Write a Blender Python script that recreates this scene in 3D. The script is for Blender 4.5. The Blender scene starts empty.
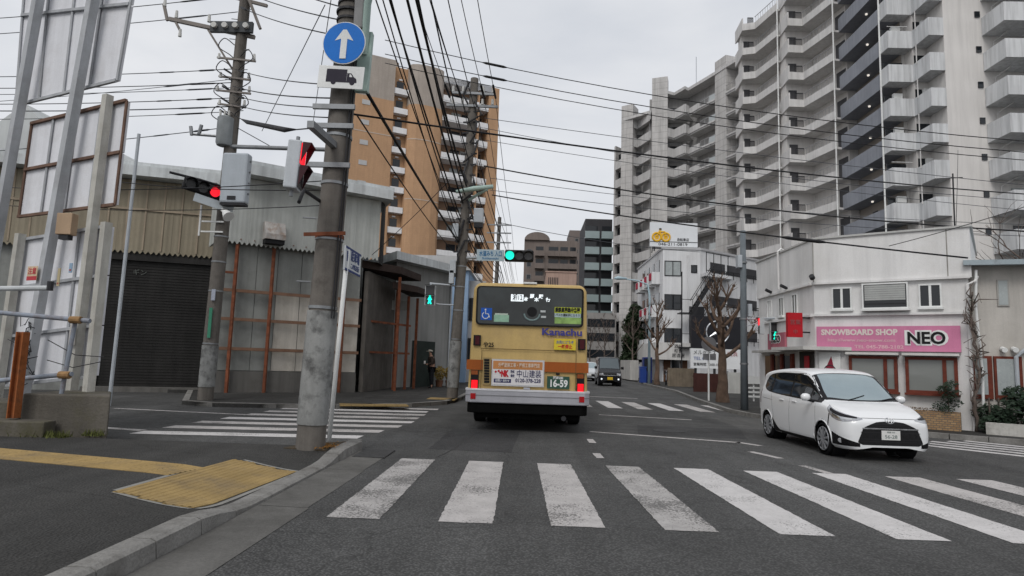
import bpy, bmesh, math, random
from mathutils import Vector, Matrix
random.seed(11)
R = math.radians
sc = bpy.context.scene
COL = sc.collection

# ---------------------------------------------------------------- camera
F_PX, ROLL, CAM_H = 640.0, R(1.8), 1.40
PITCH, YAW = R(6.4624), R(1.5373)
_fw = Vector((-math.sin(YAW)*math.cos(PITCH), math.cos(YAW)*math.cos(PITCH), math.sin(PITCH)))
_r0 = Vector((math.cos(YAW), math.sin(YAW), 0)); _u0 = _r0.cross(_fw)
_rt = _r0*math.cos(ROLL) + _u0*math.sin(ROLL); _up = -_r0*math.sin(ROLL) + _u0*math.cos(ROLL)
CAM = Vector((0, 0, CAM_H))
cd = bpy.data.cameras.new('camera'); cam = bpy.data.objects.new('camera', cd); COL.objects.link(cam)
cd.sensor_width = 36; cd.lens = 36*F_PX/1024; cd.clip_start = 0.05; cd.clip_end = 4000
m = Matrix((_rt, _up, -_fw)).transposed().to_4x4(); m.translation = CAM
cam.matrix_world = m; sc.camera = cam
def at(x, y, Y):            # point of the place seen at (x, y) that stands Y metres down the road
    d = _rt*((x-512)/F_PX) + _up*((288-y)/F_PX) + _fw
    return CAM + d*(Y/d.y)
def onz(x, y, z=0.0):       # point of the place seen at (x, y) at height z
    d = _rt*((x-512)/F_PX) + _up*((288-y)/F_PX) + _fw
    return CAM + d*((z-CAM_H)/d.z)

# ---------------------------------------------------------------- sky and light: flat white overcast, weak soft sun
SUN_EL, SUN_AZ = R(48), R(200)          # azimuth clockwise from +Y
w = bpy.data.worlds.new('World'); sc.world = w; w.use_nodes = True
nt = w.node_tree; nt.nodes.clear()
def N(t, **k):
    n = nt.nodes.new(t)
    for a, b in k.items(): setattr(n, a, b)
    return n
out = N('ShaderNodeOutputWorld'); mix = N('ShaderNodeMixShader'); mix.inputs[0].default_value = 0.82
sky = N('ShaderNodeTexSky', sky_type='NISHITA', sun_disc=False, sun_elevation=SUN_EL, sun_rotation=SUN_AZ, dust_density=4.0, ozone_density=1.5)
b1 = N('ShaderNodeBackground'); b1.inputs[1].default_value = 0.10
hs = N('ShaderNodeHueSaturation'); hs.inputs['Saturation'].default_value = 0.45
nt.links.new(sky.outputs[0], hs.inputs['Color']); nt.links.new(hs.outputs[0], b1.inputs[0])
tc = N('ShaderNodeTexCoord'); mp = N('ShaderNodeMapping'); mp.inputs['Scale'].default_value = (1.0, 1.0, 2.6)
n1 = N('ShaderNodeTexNoise'); n1.inputs['Scale'].default_value = 1.9; n1.inputs['Detail'].default_value = 7; n1.inputs['Roughness'].default_value = .52; n1.inputs['Distortion'].default_value = .35
cr = N('ShaderNodeValToRGB'); e = cr.color_ramp.elements
e[0].position = .32; e[0].color = (.62, .65, .705, 1); e[1].position = .68; e[1].color = (.88, .885, .90, 1)
b2 = N('ShaderNodeBackground'); b2.inputs[1].default_value = 1.0
nt.links.new(tc.outputs['Generated'], mp.inputs[0]); nt.links.new(mp.outputs[0], n1.inputs['Vector'])
nt.links.new(n1.outputs['Fac'], cr.inputs[0]); nt.links.new(cr.outputs[0], b2.inputs[0])
nt.links.new(b1.outputs[0], mix.inputs[1]); nt.links.new(b2.outputs[0], mix.inputs[2]); nt.links.new(mix.outputs[0], out.inputs[0])
sd = bpy.data.lights.new('sun', 'SUN'); sd.energy = 1.2; sd.angle = R(25); sd.color = (1, .97, .93)
so = bpy.data.objects.new('sun', sd); COL.objects.link(so)
_sv = Vector((math.sin(SUN_AZ)*math.cos(SUN_EL), math.cos(SUN_AZ)*math.cos(SUN_EL), math.sin(SUN_EL)))
so.rotation_euler = _sv.to_track_quat('Z', 'Y').to_euler(); so.location = (0, 0, 80)
vs = sc.view_settings; vs.view_transform = 'Standard'; vs.look = 'None'; vs.exposure = 0.15; vs.gamma = 1.0; vs.use_curve_mapping = False

# ---------------------------------------------------------------- materials
MATS = {}
def srgb(r, g, b):
    f = lambda c: (c/255/12.92) if c/255 <= .04045 else ((c/255+.055)/1.055)**2.4
    return (f(r), f(g), f(b))
def mat(name, col, rough=.75, var=.12, scale=1.2, streak=0.0, dirt=None, dirt_amt=.0, dirt_scale=.6, bump=0.0, bscale=60, metal=0.0, spec=.18, emit=0.0, fine=.05, fscale=45, coat=0.0, alpha=1.0):
    """procedural surface: broad tone variation, vertical rain streaks, blotches of dirt, fine grain, relief"""
    if name in MATS: return MATS[name]
    mt = bpy.data.materials.new(name); mt.use_nodes = True; t = mt.node_tree; L = t.links.new
    bs = t.nodes['Principled BSDF']
    bs.inputs['Roughness'].default_value = rough; bs.inputs['Metallic'].default_value = metal
    bs.inputs['Specular IOR Level'].default_value = spec; bs.inputs['Coat Weight'].default_value = coat; bs.inputs['Coat Roughness'].default_value = .06
    c4 = (*col, 1)
    if emit:
        bs.inputs['Emission Color'].default_value = c4; bs.inputs['Emission Strength'].default_value = emit
    geo = t.nodes.new('ShaderNodeNewGeometry')
    def noise(s, det=5, vec=None, ro=.55):
        n = t.nodes.new('ShaderNodeTexNoise'); n.inputs['Scale'].default_value = s; n.inputs['Detail'].default_value = det; n.inputs['Roughness'].default_value = ro
        L(vec if vec else geo.outputs['Position'], n.inputs['Vector']); return n.outputs['Fac']
    def rng(f, a, b, lo, hi):
        n = t.nodes.new('ShaderNodeMapRange'); n.inputs[1].default_value = a; n.inputs[2].default_value = b; n.inputs[3].default_value = lo; n.inputs[4].default_value = hi
        L(f, n.inputs[0]); return n.outputs[0]
    def mul(c, f):
        n = t.nodes.new('ShaderNodeMix'); n.data_type = 'RGBA'; n.blend_type = 'MULTIPLY'; n.inputs[0].default_value = 1
        if isinstance(c, tuple): n.inputs[6].default_value = c
        else: L(c, n.inputs[6])
        L(f, n.inputs[7]); return n.outputs[2]
    c = c4
    if var: c = mul(c, rng(noise(scale), .3, .7, 1-var, 1+var))
    if fine: c = mul(c, rng(noise(fscale, 3), .3, .7, 1-fine, 1+fine))
    if streak:
        mpn = t.nodes.new('ShaderNodeMapping'); mpn.inputs['Scale'].default_value = (1, 1, .06); L(geo.outputs['Position'], mpn.inputs[0])
        c = mul(c, rng(noise(3.2, 6, mpn.outputs[0], .65), .42, .72, 1, 1-streak))
    if dirt:
        n = t.nodes.new('ShaderNodeMix'); n.data_type = 'RGBA'; L(rng(noise(dirt_scale, 8, None, .66), .48, .68, 0, dirt_amt), n.inputs[0])
        if isinstance(c, tuple): n.inputs[6].default_value = c
        else: L(c, n.inputs[6])
        n.inputs[7].default_value = (*dirt, 1); c = n.outputs[2]
    if isinstance(c, tuple): bs.inputs['Base Color'].default_value = c
    else: L(c, bs.inputs['Base Color'])
    if var or fine: L(rng(noise(scale*2.3+.5), .3, .7, max(.02, rough-.08), min(1, rough+.08)), bs.inputs['Roughness'])
    if bump:
        b = t.nodes.new('ShaderNodeBump'); b.inputs['Strength'].default_value = bump; b.inputs['Distance'].default_value = .02
        L(noise(bscale, 4), b.inputs['Height']); L(b.outputs[0], bs.inputs['Normal'])
    MATS[name] = mt; return mt
def glass(name, col=(.02, .025, .03), rough=.04, spec=.5):
    if name in MATS: return MATS[name]
    mt = bpy.data.materials.new(name); mt.use_nodes = True; bs = mt.node_tree.nodes['Principled BSDF']
    bs.inputs['Base Color'].default_value = (*col, 1); bs.inputs['Roughness'].default_value = rough; bs.inputs['Specular IOR Level'].default_value = spec
    MATS[name] = mt; return mt
def clear(name, tint=(.75, .8, .8), frac=.62):     # see-through pane: part mirror, part clear
    if name in MATS: return MATS[name]
    mt = bpy.data.materials.new(name); mt.use_nodes = True; t = mt.node_tree; L = t.links.new
    o = t.nodes['Material Output']; t.nodes.remove(t.nodes['Principled BSDF'])
    g = t.nodes.new('ShaderNodeBsdfGlossy'); g.inputs['Roughness'].default_value = .03; g.inputs['Color'].default_value = (.9, .95, 1, 1)
    tr = t.nodes.new('ShaderNodeBsdfTransparent'); tr.inputs['Color'].default_value = (*tint, 1)
    fr = t.nodes.new('ShaderNodeFresnel'); fr.inputs['IOR'].default_value = 1.5
    ma = t.nodes.new('ShaderNodeMath'); ma.operation = 'MULTIPLY_ADD'; ma.inputs[1].default_value = 1.0; ma.inputs[2].default_value = 1-frac-.25
    ma.use_clamp = True
    mx = t.nodes.new('ShaderNodeMixShader'); L(fr.outputs[0], ma.inputs[0]); L(ma.outputs[0], mx.inputs[0]); L(tr.outputs[0], mx.inputs[1]); L(g.outputs[0], mx.inputs[2]); L(mx.outputs[0], o.inputs[0])
    MATS[name] = mt; return mt

# ---------------------------------------------------------------- mesh helpers
WM = {}
def world_of(o): return WM[o.name] if o else Matrix.Identity(4)
class MB:
    def __init__(s, xf=None): s.v = []; s.f = []; s.xf = xf
    def P(s, p):
        p = Vector(p); s.v.append(s.xf @ p if s.xf else p); return len(s.v)-1
    def poly(s, pts): s.f.append([s.P(p) for p in pts]); return s
    def box(s, x0, x1, y0, y1, z0, z1):
        i = [s.P(p) for p in ((x0,y0,z0),(x1,y0,z0),(x1,y1,z0),(x0,y1,z0),(x0,y0,z1),(x1,y0,z1),(x1,y1,z1),(x0,y1,z1))]
        for q in ((0,3,2,1),(4,5,6,7),(0,1,5,4),(1,2,6,5),(2,3,7,6),(3,0,4,7)): s.f.append([i[k] for k in q])
        return s
    def prism(s, pts, z0, z1):          # plan polygon extruded upward
        a = [s.P((p[0], p[1], z0)) for p in pts]; b = [s.P((p[0], p[1], z1)) for p in pts]; n = len(pts)
        s.f.append(a[::-1]); s.f.append(b)
        for k in range(n): s.f.append([a[k], a[(k+1) % n], b[(k+1) % n], b[k]])
        return s
    def extrude(s, pts, d):             # any flat polygon pushed along d
        d = Vector(d); a = [s.P(p) for p in pts]; b = [s.P(Vector(p)+d) for p in pts]; n = len(pts)
        s.f.append(a[::-1]); s.f.append(b)
        for k in range(n): s.f.append([a[k], a[(k+1) % n], b[(k+1) % n], b[k]])
        return s
    def bar(s, p, q, wx, wz, up=(0, 0, 1)):   # rectangular bar from p to q
        p = Vector(p); q = Vector(q); d = (q-p).normalized(); u = Vector(up)
        if abs(d.dot(u)) > .98: u = Vector((0, 1, 0))
        r = d.cross(u).normalized(); u = r.cross(d)
        c = [r*(sx*wx/2)+u*(sz*wz/2) for sx, sz in ((-1,-1),(1,-1),(1,1),(-1,1))]
        a = [s.P(p+k) for k in c]; b = [s.P(q+k) for k in c]
        s.f.append(a[::-1]); s.f.append(b)
        for k in range(4): s.f.append([a[k], a[(k+1) % 4], b[(k+1) % 4], b[k]])
        return s
    def tube(s, pts, r, n=8, caps=True):
        pts = [Vector(p) for p in pts]; rs = r if isinstance(r, (list, tuple)) else [r]*len(pts); rings = []
        prev = None
        for k, p in enumerate(pts):
            d = (pts[min(k+1, len(pts)-1)] - pts[max(k-1, 0)]).normalized()
            if prev is None:
                u = Vector((0, 0, 1)) if abs(d.z) < .9 else Vector((1, 0, 0))
                u = (u - d*u.dot(d)).normalized()
            else:
                u = prev - d*prev.dot(d)
                u = u.normalized() if u.length > 1e-6 else d.orthogonal().normalized()
            prev = u; wv = d.cross(u)
            rings.append([s.P(p + (u*math.cos(2*math.pi*j/n) + wv*math.sin(2*math.pi*j/n))*rs[k]) for j in range(n)])
        for a, b in zip(rings, rings[1:]):
            for j in range(n): s.f.append([a[j], a[(j+1) % n], b[(j+1) % n], b[j]])
        if caps: s.f.append(rings[0][::-1]); s.f.append(rings[-1])
        return s
    def wall(s, a, b, z0, z1, t, side=1):     # wall along plan segment a-b, thickness t to one side
        a = Vector((a[0], a[1])); b = Vector((b[0], b[1])); d = (b-a).normalized(); n = Vector((-d.y, d.x))*side*t
        return s.prism([a, b, b+n, a+n], z0, z1)
    def disc(s, c, r, nrm, t, n=28):
        c = Vector(c); nrm = Vector(nrm).normalized(); return s.tube([c, c+nrm*t], r, n)
    def build(s, name, m, parent=None, smooth=False, bevel=0.0, recalc=True, auto=None):
        me = bpy.data.meshes.new(name); vs_ = s.v; loc = None
        if parent is not None:
            inv = world_of(parent).inverted(); vs_ = [inv @ v for v in s.v]
        else:
            xs = [v.x for v in s.v]; ys = [v.y for v in s.v]; zs = [v.z for v in s.v]
            loc = Vector(((min(xs)+max(xs))/2, (min(ys)+max(ys))/2, min(zs))); vs_ = [v-loc for v in s.v]
        me.from_pydata([tuple(v) for v in vs_], [], s.f)
        if recalc or bevel:
            bm = bmesh.new(); bm.from_mesh(me)
            if recalc: bmesh.ops.recalc_face_normals(bm, faces=bm.faces)
            if bevel: bmesh.ops.bevel(bm, geom=list(bm.edges), offset=bevel, segments=2, affect='EDGES', profile=.5)
            bm.to_mesh(me); bm.free()
        if smooth:
            me.polygons.foreach_set('use_smooth', [True]*len(me.polygons))
            if auto: me.set_sharp_from_angle(angle=R(auto))
        me.materials.append(m); o = bpy.data.objects.new(name, me); COL.objects.link(o)
        if parent is not None: o.parent = parent; WM[o.name] = world_of(parent).copy()
        else: o.location = loc; WM[o.name] = Matrix.Translation(loc)
        return o
def tag(o, label=None, cat=None, group=None, kind=None):
    if label: o['label'] = label
    if cat: o['category'] = cat
    if group: o['group'] = group
    if kind: o['kind'] = kind
    return o
def thing(name, loc, label, cat, group=None, rz=0.0, scale=1.0):
    o = bpy.data.objects.new(name, None); COL.objects.link(o); o.location = loc; o.rotation_euler = (0, 0, rz); o.scale = (scale,)*3; o.empty_display_size = .2
    WM[o.name] = Matrix.Translation(Vector(loc)) @ Matrix.Rotation(rz, 4, 'Z') @ Matrix.Diagonal((scale, scale, scale, 1))
    return tag(o, label, cat, group)
def copy_tree(o, parent=None):
    c = o.copy(); COL.objects.link(c)
    if parent: c.parent = parent
    for ch in list(o.children): copy_tree(ch, c)
    return c
def box(name, m, parent, x0, x1, y0, y1, z0, z1, **k): return MB().box(x0, x1, y0, y1, z0, z1).build(name, m, parent, **k)
def frame_m(o, right, up):      # matrix whose x runs along right, y along up, z out of the face
    r = Vector(right).normalized(); u = Vector(up); u = (u-r*u.dot(r)).normalized(); z = r.cross(u)
    mm = Matrix((r, u, z)).transposed().to_4x4(); mm.translation = Vector(o); return mm
def text(body, size, m, parent, fm, extrude=.004, bold=0.0, align='CENTER', sx=1.0, shear=0.0, width=None, name='lettering'):
    cu = bpy.data.curves.new('t', 'FONT'); cu.body = body; cu.size = size; cu.extrude = extrude; cu.offset = bold; cu.align_x = align; cu.align_y = 'CENTER'; cu.shear = shear; cu.resolution_u = 3
    o = bpy.data.objects.new('t', cu); COL.objects.link(o); bpy.context.view_layer.update()
    dg = bpy.context.evaluated_depsgraph_get(); me = bpy.data.meshes.new_from_object(o.evaluated_get(dg))
    bpy.data.objects.remove(o); bpy.data.curves.remove(cu)
    if width and len(me.vertices):
        xs = [v.co.x for v in me.vertices]; sx = width/max(1e-4, max(xs)-min(xs)); mid = (max(xs)+min(xs))/2 if align == 'CENTER' else 0
        for v in me.vertices: v.co.x -= mid
    mm = world_of(parent).inverted() @ fm @ Matrix.Diagonal((sx, 1, 1, 1))
    me.transform(mm); me.materials.clear(); me.materials.append(m)
    q = bpy.data.objects.new(name, me); COL.objects.link(q); q.parent = parent; WM[q.name] = world_of(parent).copy()
    return q
def catmull(pts, n=8):
    pts = [Vector(p) for p in pts]; o = []
    for k in range(len(pts)-1):
        a, b, c, d = pts[max(k-1, 0)], pts[k], pts[k+1], pts[min(k+2, len(pts)-1)]
        for j in range(n):
            t = j/n; o.append(.5*((2*b)+(c-a)*t+(2*a-5*b+4*c-d)*t*t+(3*b-a-3*c+d)*t**3))
    o.append(pts[-1]); return o

# common materials
WHITE = mat('white_paint', (.72, .73, .72), .5, .06, 3, .12)
STEEL = mat('galvanised_steel', (.25, .26, .27), .45, .12, 4, .15, metal=.55)
GREYP = mat('grey_paint', (.40, .43, .46), .5, .08, 4, .12)
DARK = mat('dark_metal', (.03, .03, .033), .5, .15, 6)
BLACK = mat('black_plastic', (.010, .010, .011), .5, .1, 6)
RUBBER = mat('rubber', (.012, .012, .013), .9, .15, 9, spec=.08)
RUST = mat('rusted_steel', (.19, .065, .034), .85, .35, 5, .2, dirt=(.09, .04, .025), dirt_amt=.8, dirt_scale=4)
CONC = mat('concrete', (.30, .295, .28), .9, .15, 1.5, .25, dirt=(.13, .125, .11), dirt_amt=.6, dirt_scale=1.4, bump=.25, bscale=50)
POLE = mat('pole_concrete', (.155, .142, .128), .9, .2, 3, .45, dirt=(.05, .045, .04), dirt_amt=.7, dirt_scale=3, bump=.3, bscale=60)
SLEEVE = mat('pole_sleeve', (.25, .255, .25), .85, .2, 3, .35, dirt=(.06, .06, .06), dirt_amt=.85, dirt_scale=5, bump=.3)
PANE = glass('window_pane', (.015, .018, .022), .06)
CURTAIN = mat('curtained_pane', (.33, .36, .36), .25, .1, 3, .15, spec=.5)
# ================================================================ SETTING: ground, roads, pavements
def asphalt(name, col, agg=.6, patch=.24):
    mt = bpy.data.materials.new(name); mt.use_nodes = True; t = mt.node_tree; L = t.links.new; bs = t.nodes['Principled BSDF']
    bs.inputs['Specular IOR Level'].default_value = .2
    geo = t.nodes.new('ShaderNodeNewGeometry')
    def noise(s, det=4, vec=None, ro=.6):
        n = t.nodes.new('ShaderNodeTexNoise'); n.inputs['Scale'].default_value = s; n.inputs['Detail'].default_value = det; n.inputs['Roughness'].default_value = ro
        L(vec or geo.outputs['Position'], n.inputs['Vector']); return n.outputs['Fac']
    def rng(f, a, b, lo, hi):
        n = t.nodes.new('ShaderNodeMapRange'); n.inputs[1].default_value = a; n.inputs[2].default_value = b; n.inputs[3].default_value = lo; n.inputs[4].default_value = hi; L(f, n.inputs[0]); return n.outputs[0]
    def mul(c, f):
        n = t.nodes.new('ShaderNodeMix'); n.data_type = 'RGBA'; n.blend_type = 'MULTIPLY'; n.inputs[0].default_value = 1
        if isinstance(c, tuple): n.inputs[6].default_value = c
        else: L(c, n.inputs[6])
        L(f, n.inputs[7]); return n.outputs[2]
    c = mul((*col, 1), rng(noise(.35, 5), .3, .7, 1-patch, 1+patch))
    mp_ = t.nodes.new('ShaderNodeMapping'); mp_.inputs['Scale'].default_value = (1, .05, 1); L(geo.outputs['Position'], mp_.inputs[0])
    c = mul(c, rng(noise(1.6, 4, mp_.outputs[0]), .35, .68, .84, 1.18))            # tyre-polished bands along the road
    c = mul(c, rng(noise(9, 5), .3, .7, .9, 1.1))
    vo = t.nodes.new('ShaderNodeTexVoronoi'); vo.inputs['Scale'].default_value = 48; L(geo.outputs['Position'], vo.inputs['Vector'])
    c = mul(c, rng(vo.outputs['Distance'], .05, .6, 1+agg, 1-agg*.55))
    # fine cracks
    vc = t.nodes.new('ShaderNodeTexVoronoi'); vc.feature = 'DISTANCE_TO_EDGE'; vc.inputs['Scale'].default_value = .45
    nz = t.nodes.new('ShaderNodeTexNoise'); nz.inputs['Scale'].default_value = 1.5; L(geo.outputs['Position'], nz.inputs['Vector'])
    ad = t.nodes.new('ShaderNodeMix'); ad.data_type = 'RGBA'; ad.inputs[0].default_value = .35; L(geo.outputs['Position'], ad.inputs[6]); L(nz.outputs['Color'], ad.inputs[7]); L(ad.outputs[2], vc.inputs['Vector'])
    c = mul(c, rng(vc.outputs['Distance'], .0, .006, .72, 1))
    L(c, bs.inputs['Base Color']); L(rng(noise(1.3), .3, .7, .62, .86), bs.inputs['Roughness'])
    b = t.nodes.new('ShaderNodeBump'); b.inputs['Strength'].default_value = .9; b.inputs['Distance'].default_value = .012
    L(vo.outputs['Distance'], b.inputs['Height']); L(b.outputs[0], bs.inputs['Normal']); return mt
ASPH = asphalt('asphalt', (.080, .080, .079)); ASPH2 = asphalt('pavement_asphalt', (.044, .043, .041), .35)
def paint(name, col, wear, ws=1.3):
    """thermoplastic road paint: dirty film, chips that cluster where a broad mask says traffic wears it"""
    mt = bpy.data.materials.new(name); mt.use_nodes = True; t = mt.node_tree; L = t.links.new; bs = t.nodes['Principled BSDF']; bs.inputs['Roughness'].default_value = .75; bs.inputs['Specular IOR Level'].default_value = .2
    geo = t.nodes.new('ShaderNodeNewGeometry')
    def noise(s, d, ro=.6):
        n = t.nodes.new('ShaderNodeTexNoise'); n.inputs['Scale'].default_value = s; n.inputs['Detail'].default_value = d; n.inputs['Roughness'].default_value = ro; L(geo.outputs['Position'], n.inputs['Vector']); return n.outputs['Fac']
    def rng(f, a, b, lo, hi):
        n = t.nodes.new('ShaderNodeMapRange'); n.inputs[1].default_value = a; n.inputs[2].default_value = b; n.inputs[3].default_value = lo; n.inputs[4].default_value = hi; L(f, n.inputs[0]); return n.outputs[0]
    def math_(op, a, b):
        n = t.nodes.new('ShaderNodeMath'); n.operation = op
        for k, v in enumerate((a, b)):
            if isinstance(v, float): n.inputs[k].default_value = v
            else: L(v, n.inputs[k])
        return n.outputs[0]
    mask = noise(ws, 3); hf = noise(38, 5, .7)
    chips = rng(math_('SUBTRACT', hf, rng(mask, .38, .66, .70-.10*wear, .56-.16*wear)), .0, .035, 0, .85)
    film = math_('MULTIPLY', rng(noise(3.5, 6, .65), .35, .7, 1.06, 1-.22*wear-.06), rng(noise(22, 4), .3, .7, .92, 1.06))
    m2 = t.nodes.new('ShaderNodeMix'); m2.data_type = 'RGBA'; m2.blend_type = 'MULTIPLY'; m2.inputs[0].default_value = 1; m2.inputs[6].default_value = (*col, 1); L(film, m2.inputs[7])
    mx = t.nodes.new('ShaderNodeMix'); mx.data_type = 'RGBA'; L(chips, mx.inputs[0]); L(m2.outputs[2], mx.inputs[6]); mx.inputs[7].default_value = (.095, .093, .09, 1); L(mx.outputs[2], bs.inputs['Base Color'])
    b = t.nodes.new('ShaderNodeBump'); b.inputs['Strength'].default_value = .5; b.inputs['Distance'].default_value = .01; v = t.nodes.new('ShaderNodeTexVoronoi'); v.inputs['Scale'].default_value = 48; L(geo.outputs['Position'], v.inputs['Vector']); L(v.outputs['Distance'], b.inputs['Height']); L(b.outputs[0], bs.inputs['Normal'])
    return mt
PAINT = paint('road_paint', (.44, .42, .41), .6); PAINT2 = paint('road_paint_fresh', (.52, .505, .50), .3); PAINT3 = paint('road_paint_worn', (.40, .385, .375), 1.0)
YELLOW = mat('tactile_yellow', (.285, .20, .085), .85, .14, 2.5, 0, dirt=(.17, .13, .08), dirt_amt=.7, dirt_scale=2.2, bump=.2, fine=.1)
KERB = mat('kerb_concrete', (.20, .195, .185), .9, .18, 3, 0, dirt=(.085, .08, .072), dirt_amt=.75, dirt_scale=2, bump=.5, bscale=45, fine=.12)
GUT = mat('gutter_concrete', (.115, .112, .106), .9, .18, 2, 0, dirt=(.06, .058, .054), dirt_amt=.7, dirt_scale=1.1, bump=.4, bscale=55, fine=.12)
SOIL = mat('soil', (.07, .055, .038), .95, .3, 3, 0, bump=.8, bscale=30, fine=.2)

tag(MB().poly([(-1500,-600,-.03),(1500,-600,-.03),(1500,2500,-.03),(-1500,2500,-.03)]).build('ground', mat('ground_concrete', (.14, .138, .13), .9, .2, .3, bump=.3), recalc=False), kind='structure')
rd = MB()
rd.poly([(-2.4,-30,0),(6.4,-30,0),(6.4,8,0),(-2.4,8,0)]); rd.poly([(-60,8,0),(70,8,0),(70,24,0),(-60,24,0)])
rd.poly([(-2.4,24,0),(9.2,24,0),(9.2,320,0),(-2.4,320,0)]); rd.poly([(6.4,-30,0),(70,-30,0),(70,8,0),(6.4,8,0)])
road = tag(rd.build('road', ASPH, recalc=False), kind='structure')
def strip(name, m, pts, z=.004, parent=road):
    pts = [Vector((p[0], p[1])) for p in pts]; out_ = []; rg = random.Random(int(abs(pts[0].x*131+pts[0].y*71)*10))
    for a, b in zip(pts, pts[1:]+pts[:1]):
        n = max(1, int((b-a).length/.06)) if 'patch' not in name else 6; d = (b-a); nn = Vector((-d.y, d.x)).normalized()
        for k in range(n): out_.append(a+d*(k/n)+nn*(rg.gauss(0, .0035) if k else 0))
    return MB().poly([(p.x, p.y, z) for p in out_]).build(name, m, parent, recalc=False)
# near crosswalk: every stripe
xs0 = -1.70
for k in range(-1, 11):
    x = xs0 + .955*k
    if k < 0: continue
    mm = PAINT3 if k in (0, 3) else PAINT2 if k in (4, 5, 6) else PAINT
    wv = random.uniform(.455, .475); a = random.uniform(-.02, .02); dy = -.045*max(0, k-6)
    strip('crosswalk_stripe', mm, [(x+.018*k, 5.69+a+dy), (x+wv+.018*k, 5.69+a+dy), (x+wv-.016*k, 9.06+a+dy), (x-.016*k, 9.06+a+dy)])
# crosswalk over the left street
ca, sa = math.cos(R(6)), math.sin(R(6))
for k in range(8):
    y0 = 11.05 + .93*k; x0 = -6.55 + random.uniform(-.06, .06) + (.06*k); x1 = -2.75 + random.uniform(-.1, .1) + (.12*k if k < 3 else .25)
    rot = lambda x, y: (x, y + .10*(x+4.6))
    strip('crosswalk_stripe', PAINT if k % 3 else PAINT2, [rot(x0, y0-.22), rot(x1, y0-.22), rot(x1, y0+.22), rot(x0, y0+.22)])
# far crosswalk
for k in range(-4, 5):
    x = 2.62 + .93*k; f = lambda X, Y: (X, Y - .17*(X-2.6))
    strip('crosswalk_stripe', PAINT if k % 2 else PAINT2, [f(x, 20.75), f(x+.46, 20.75), f(x+.44, 24.3), f(x-.02, 24.3)])
# crosswalk over the right street
dv = Vector((.62, -.78)); nv = Vector((.78, .62))
for k in range(7):
    o = Vector((7.55, 13.2)) + nv*(.47*k) + dv*(.15*k-.2)
    a, b = o, o + dv*3.6; c = nv*.23
    strip('crosswalk_stripe', PAINT2, [a, b, b+c, a+c])
# guide dashes, waiting lines
for pts, wd in (([(1.13, 9.75), (1.12, 10.25)], .12), ([(1.2, 11.55), (1.2, 12.1)], .12), ([(3.80, 11.12), (4.03, 10.40)], .13), ([(4.07, 9.72), (4.18, 9.05)], .13), ([(1.33, 13.40), (4.05, 12.36)], .16), ([(4.0, 12.42), (4.28, 11.98)], .14),
               ([(2.0, 17.85), (4.35, 17.15)], .15), ([(-9.6, 14.95), (-6.3, 14.5)], .14), ([(-7.5, 11.3), (-6.6, 11.12)], .2), ([(-14, 14.2), (-10.2, 13.7)], .14), ([(2.4, 26), (2.6, 29.5)], .14), ([(2.75, 33), (2.95, 37)], .14), ([(3.2, 41), (3.4, 45)], .14), ([(2.0, 27.4), (4.6, 26.9)], .25)):
    a, b = Vector(pts[0]), Vector(pts[1]); d = (b-a).normalized(); n = Vector((-d.y, d.x))*wd/2
    strip('road_line', PAINT, [a-n, b-n, b+n, a+n])
mh = MB().tube([(3.1, 14.1, .003), (3.1, 14.1, .008)], .34, 28).build('manhole_cover', mat('cast_iron', (.045, .045, .046), .6, .2, 8, bump=.6, bscale=70), road)
MB().box(-2.38, -1.93, 9.0, 9.75, .004, .016).build('drain_grate', mat('cast_iron', (0, 0, 0)), road)
strip('asphalt_patch', asphalt('old_patch', (.052, .052, .053), .4), [(2.3, 13.3), (4.4, 13.0), (4.9, 15.0), (2.6, 15.2)], .002)
strip('asphalt_patch', MATS.get('x') or bpy.data.materials['old_patch'], [(-1.6, 24.5), (1.9, 24.5), (1.9, 34), (-1.5, 34)], .002)

# ---- near left pavement: surface dips to the kerb drop by the tactile paving
def pz(x, y):
    def sm(a, b, v): t = min(1, max(0, (v-a)/(b-a))); return t*t*(3-2*t)
    drop = sm(5.0, 5.9, y)*(1-sm(8.1, 8.9, y)); near = sm(-3.9, -2.6, x)
    flush = sm(9.05, 9.5, y)*(1-sm(-3.4, -2.7, x))
    return .13 - .095*drop*near - .10*flush
KX = lambda y: -2.45 + (.0 if y > 5 else -.0) 
gx = [-40, -20, -12, -9, -7.6] + [-7 + .25*k for k in range(12)] + [-4.0 + .08*k for k in range(17)] + [-2.64]
gy = [-12, 0, 2, 3.4, 4.2] + [4.6 + .08*k for k in range(61)]
pm = MB(); idx = {}
for i, x in enumerate(gx):
    for j, y in enumerate(gy):
        yy = y
        if y > 9.3 and x < -2.7: yy = min(y, 9.45)
        idx[i, j] = pm.P((x, yy, pz(x, yy)))
for i in range(len(gx)-1):
    for j in range(len(gy)-1): pm.f.append([idx[i, j], idx[i+1, j], idx[i+1, j+1], idx[i, j+1]])
for i in range(len(gx)-1):
    a, b = idx[i, len(gy)-1], idx[i+1, len(gy)-1]; c = pm.P(pm.v[b] - Vector((0, 0, .3))); d = pm.P(pm.v[a] - Vector((0, 0, .3))); pm.f.append([a, b, c, d])
pave = tag(pm.build('pavement_near', ASPH2, smooth=True, recalc=False), kind='structure')
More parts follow.
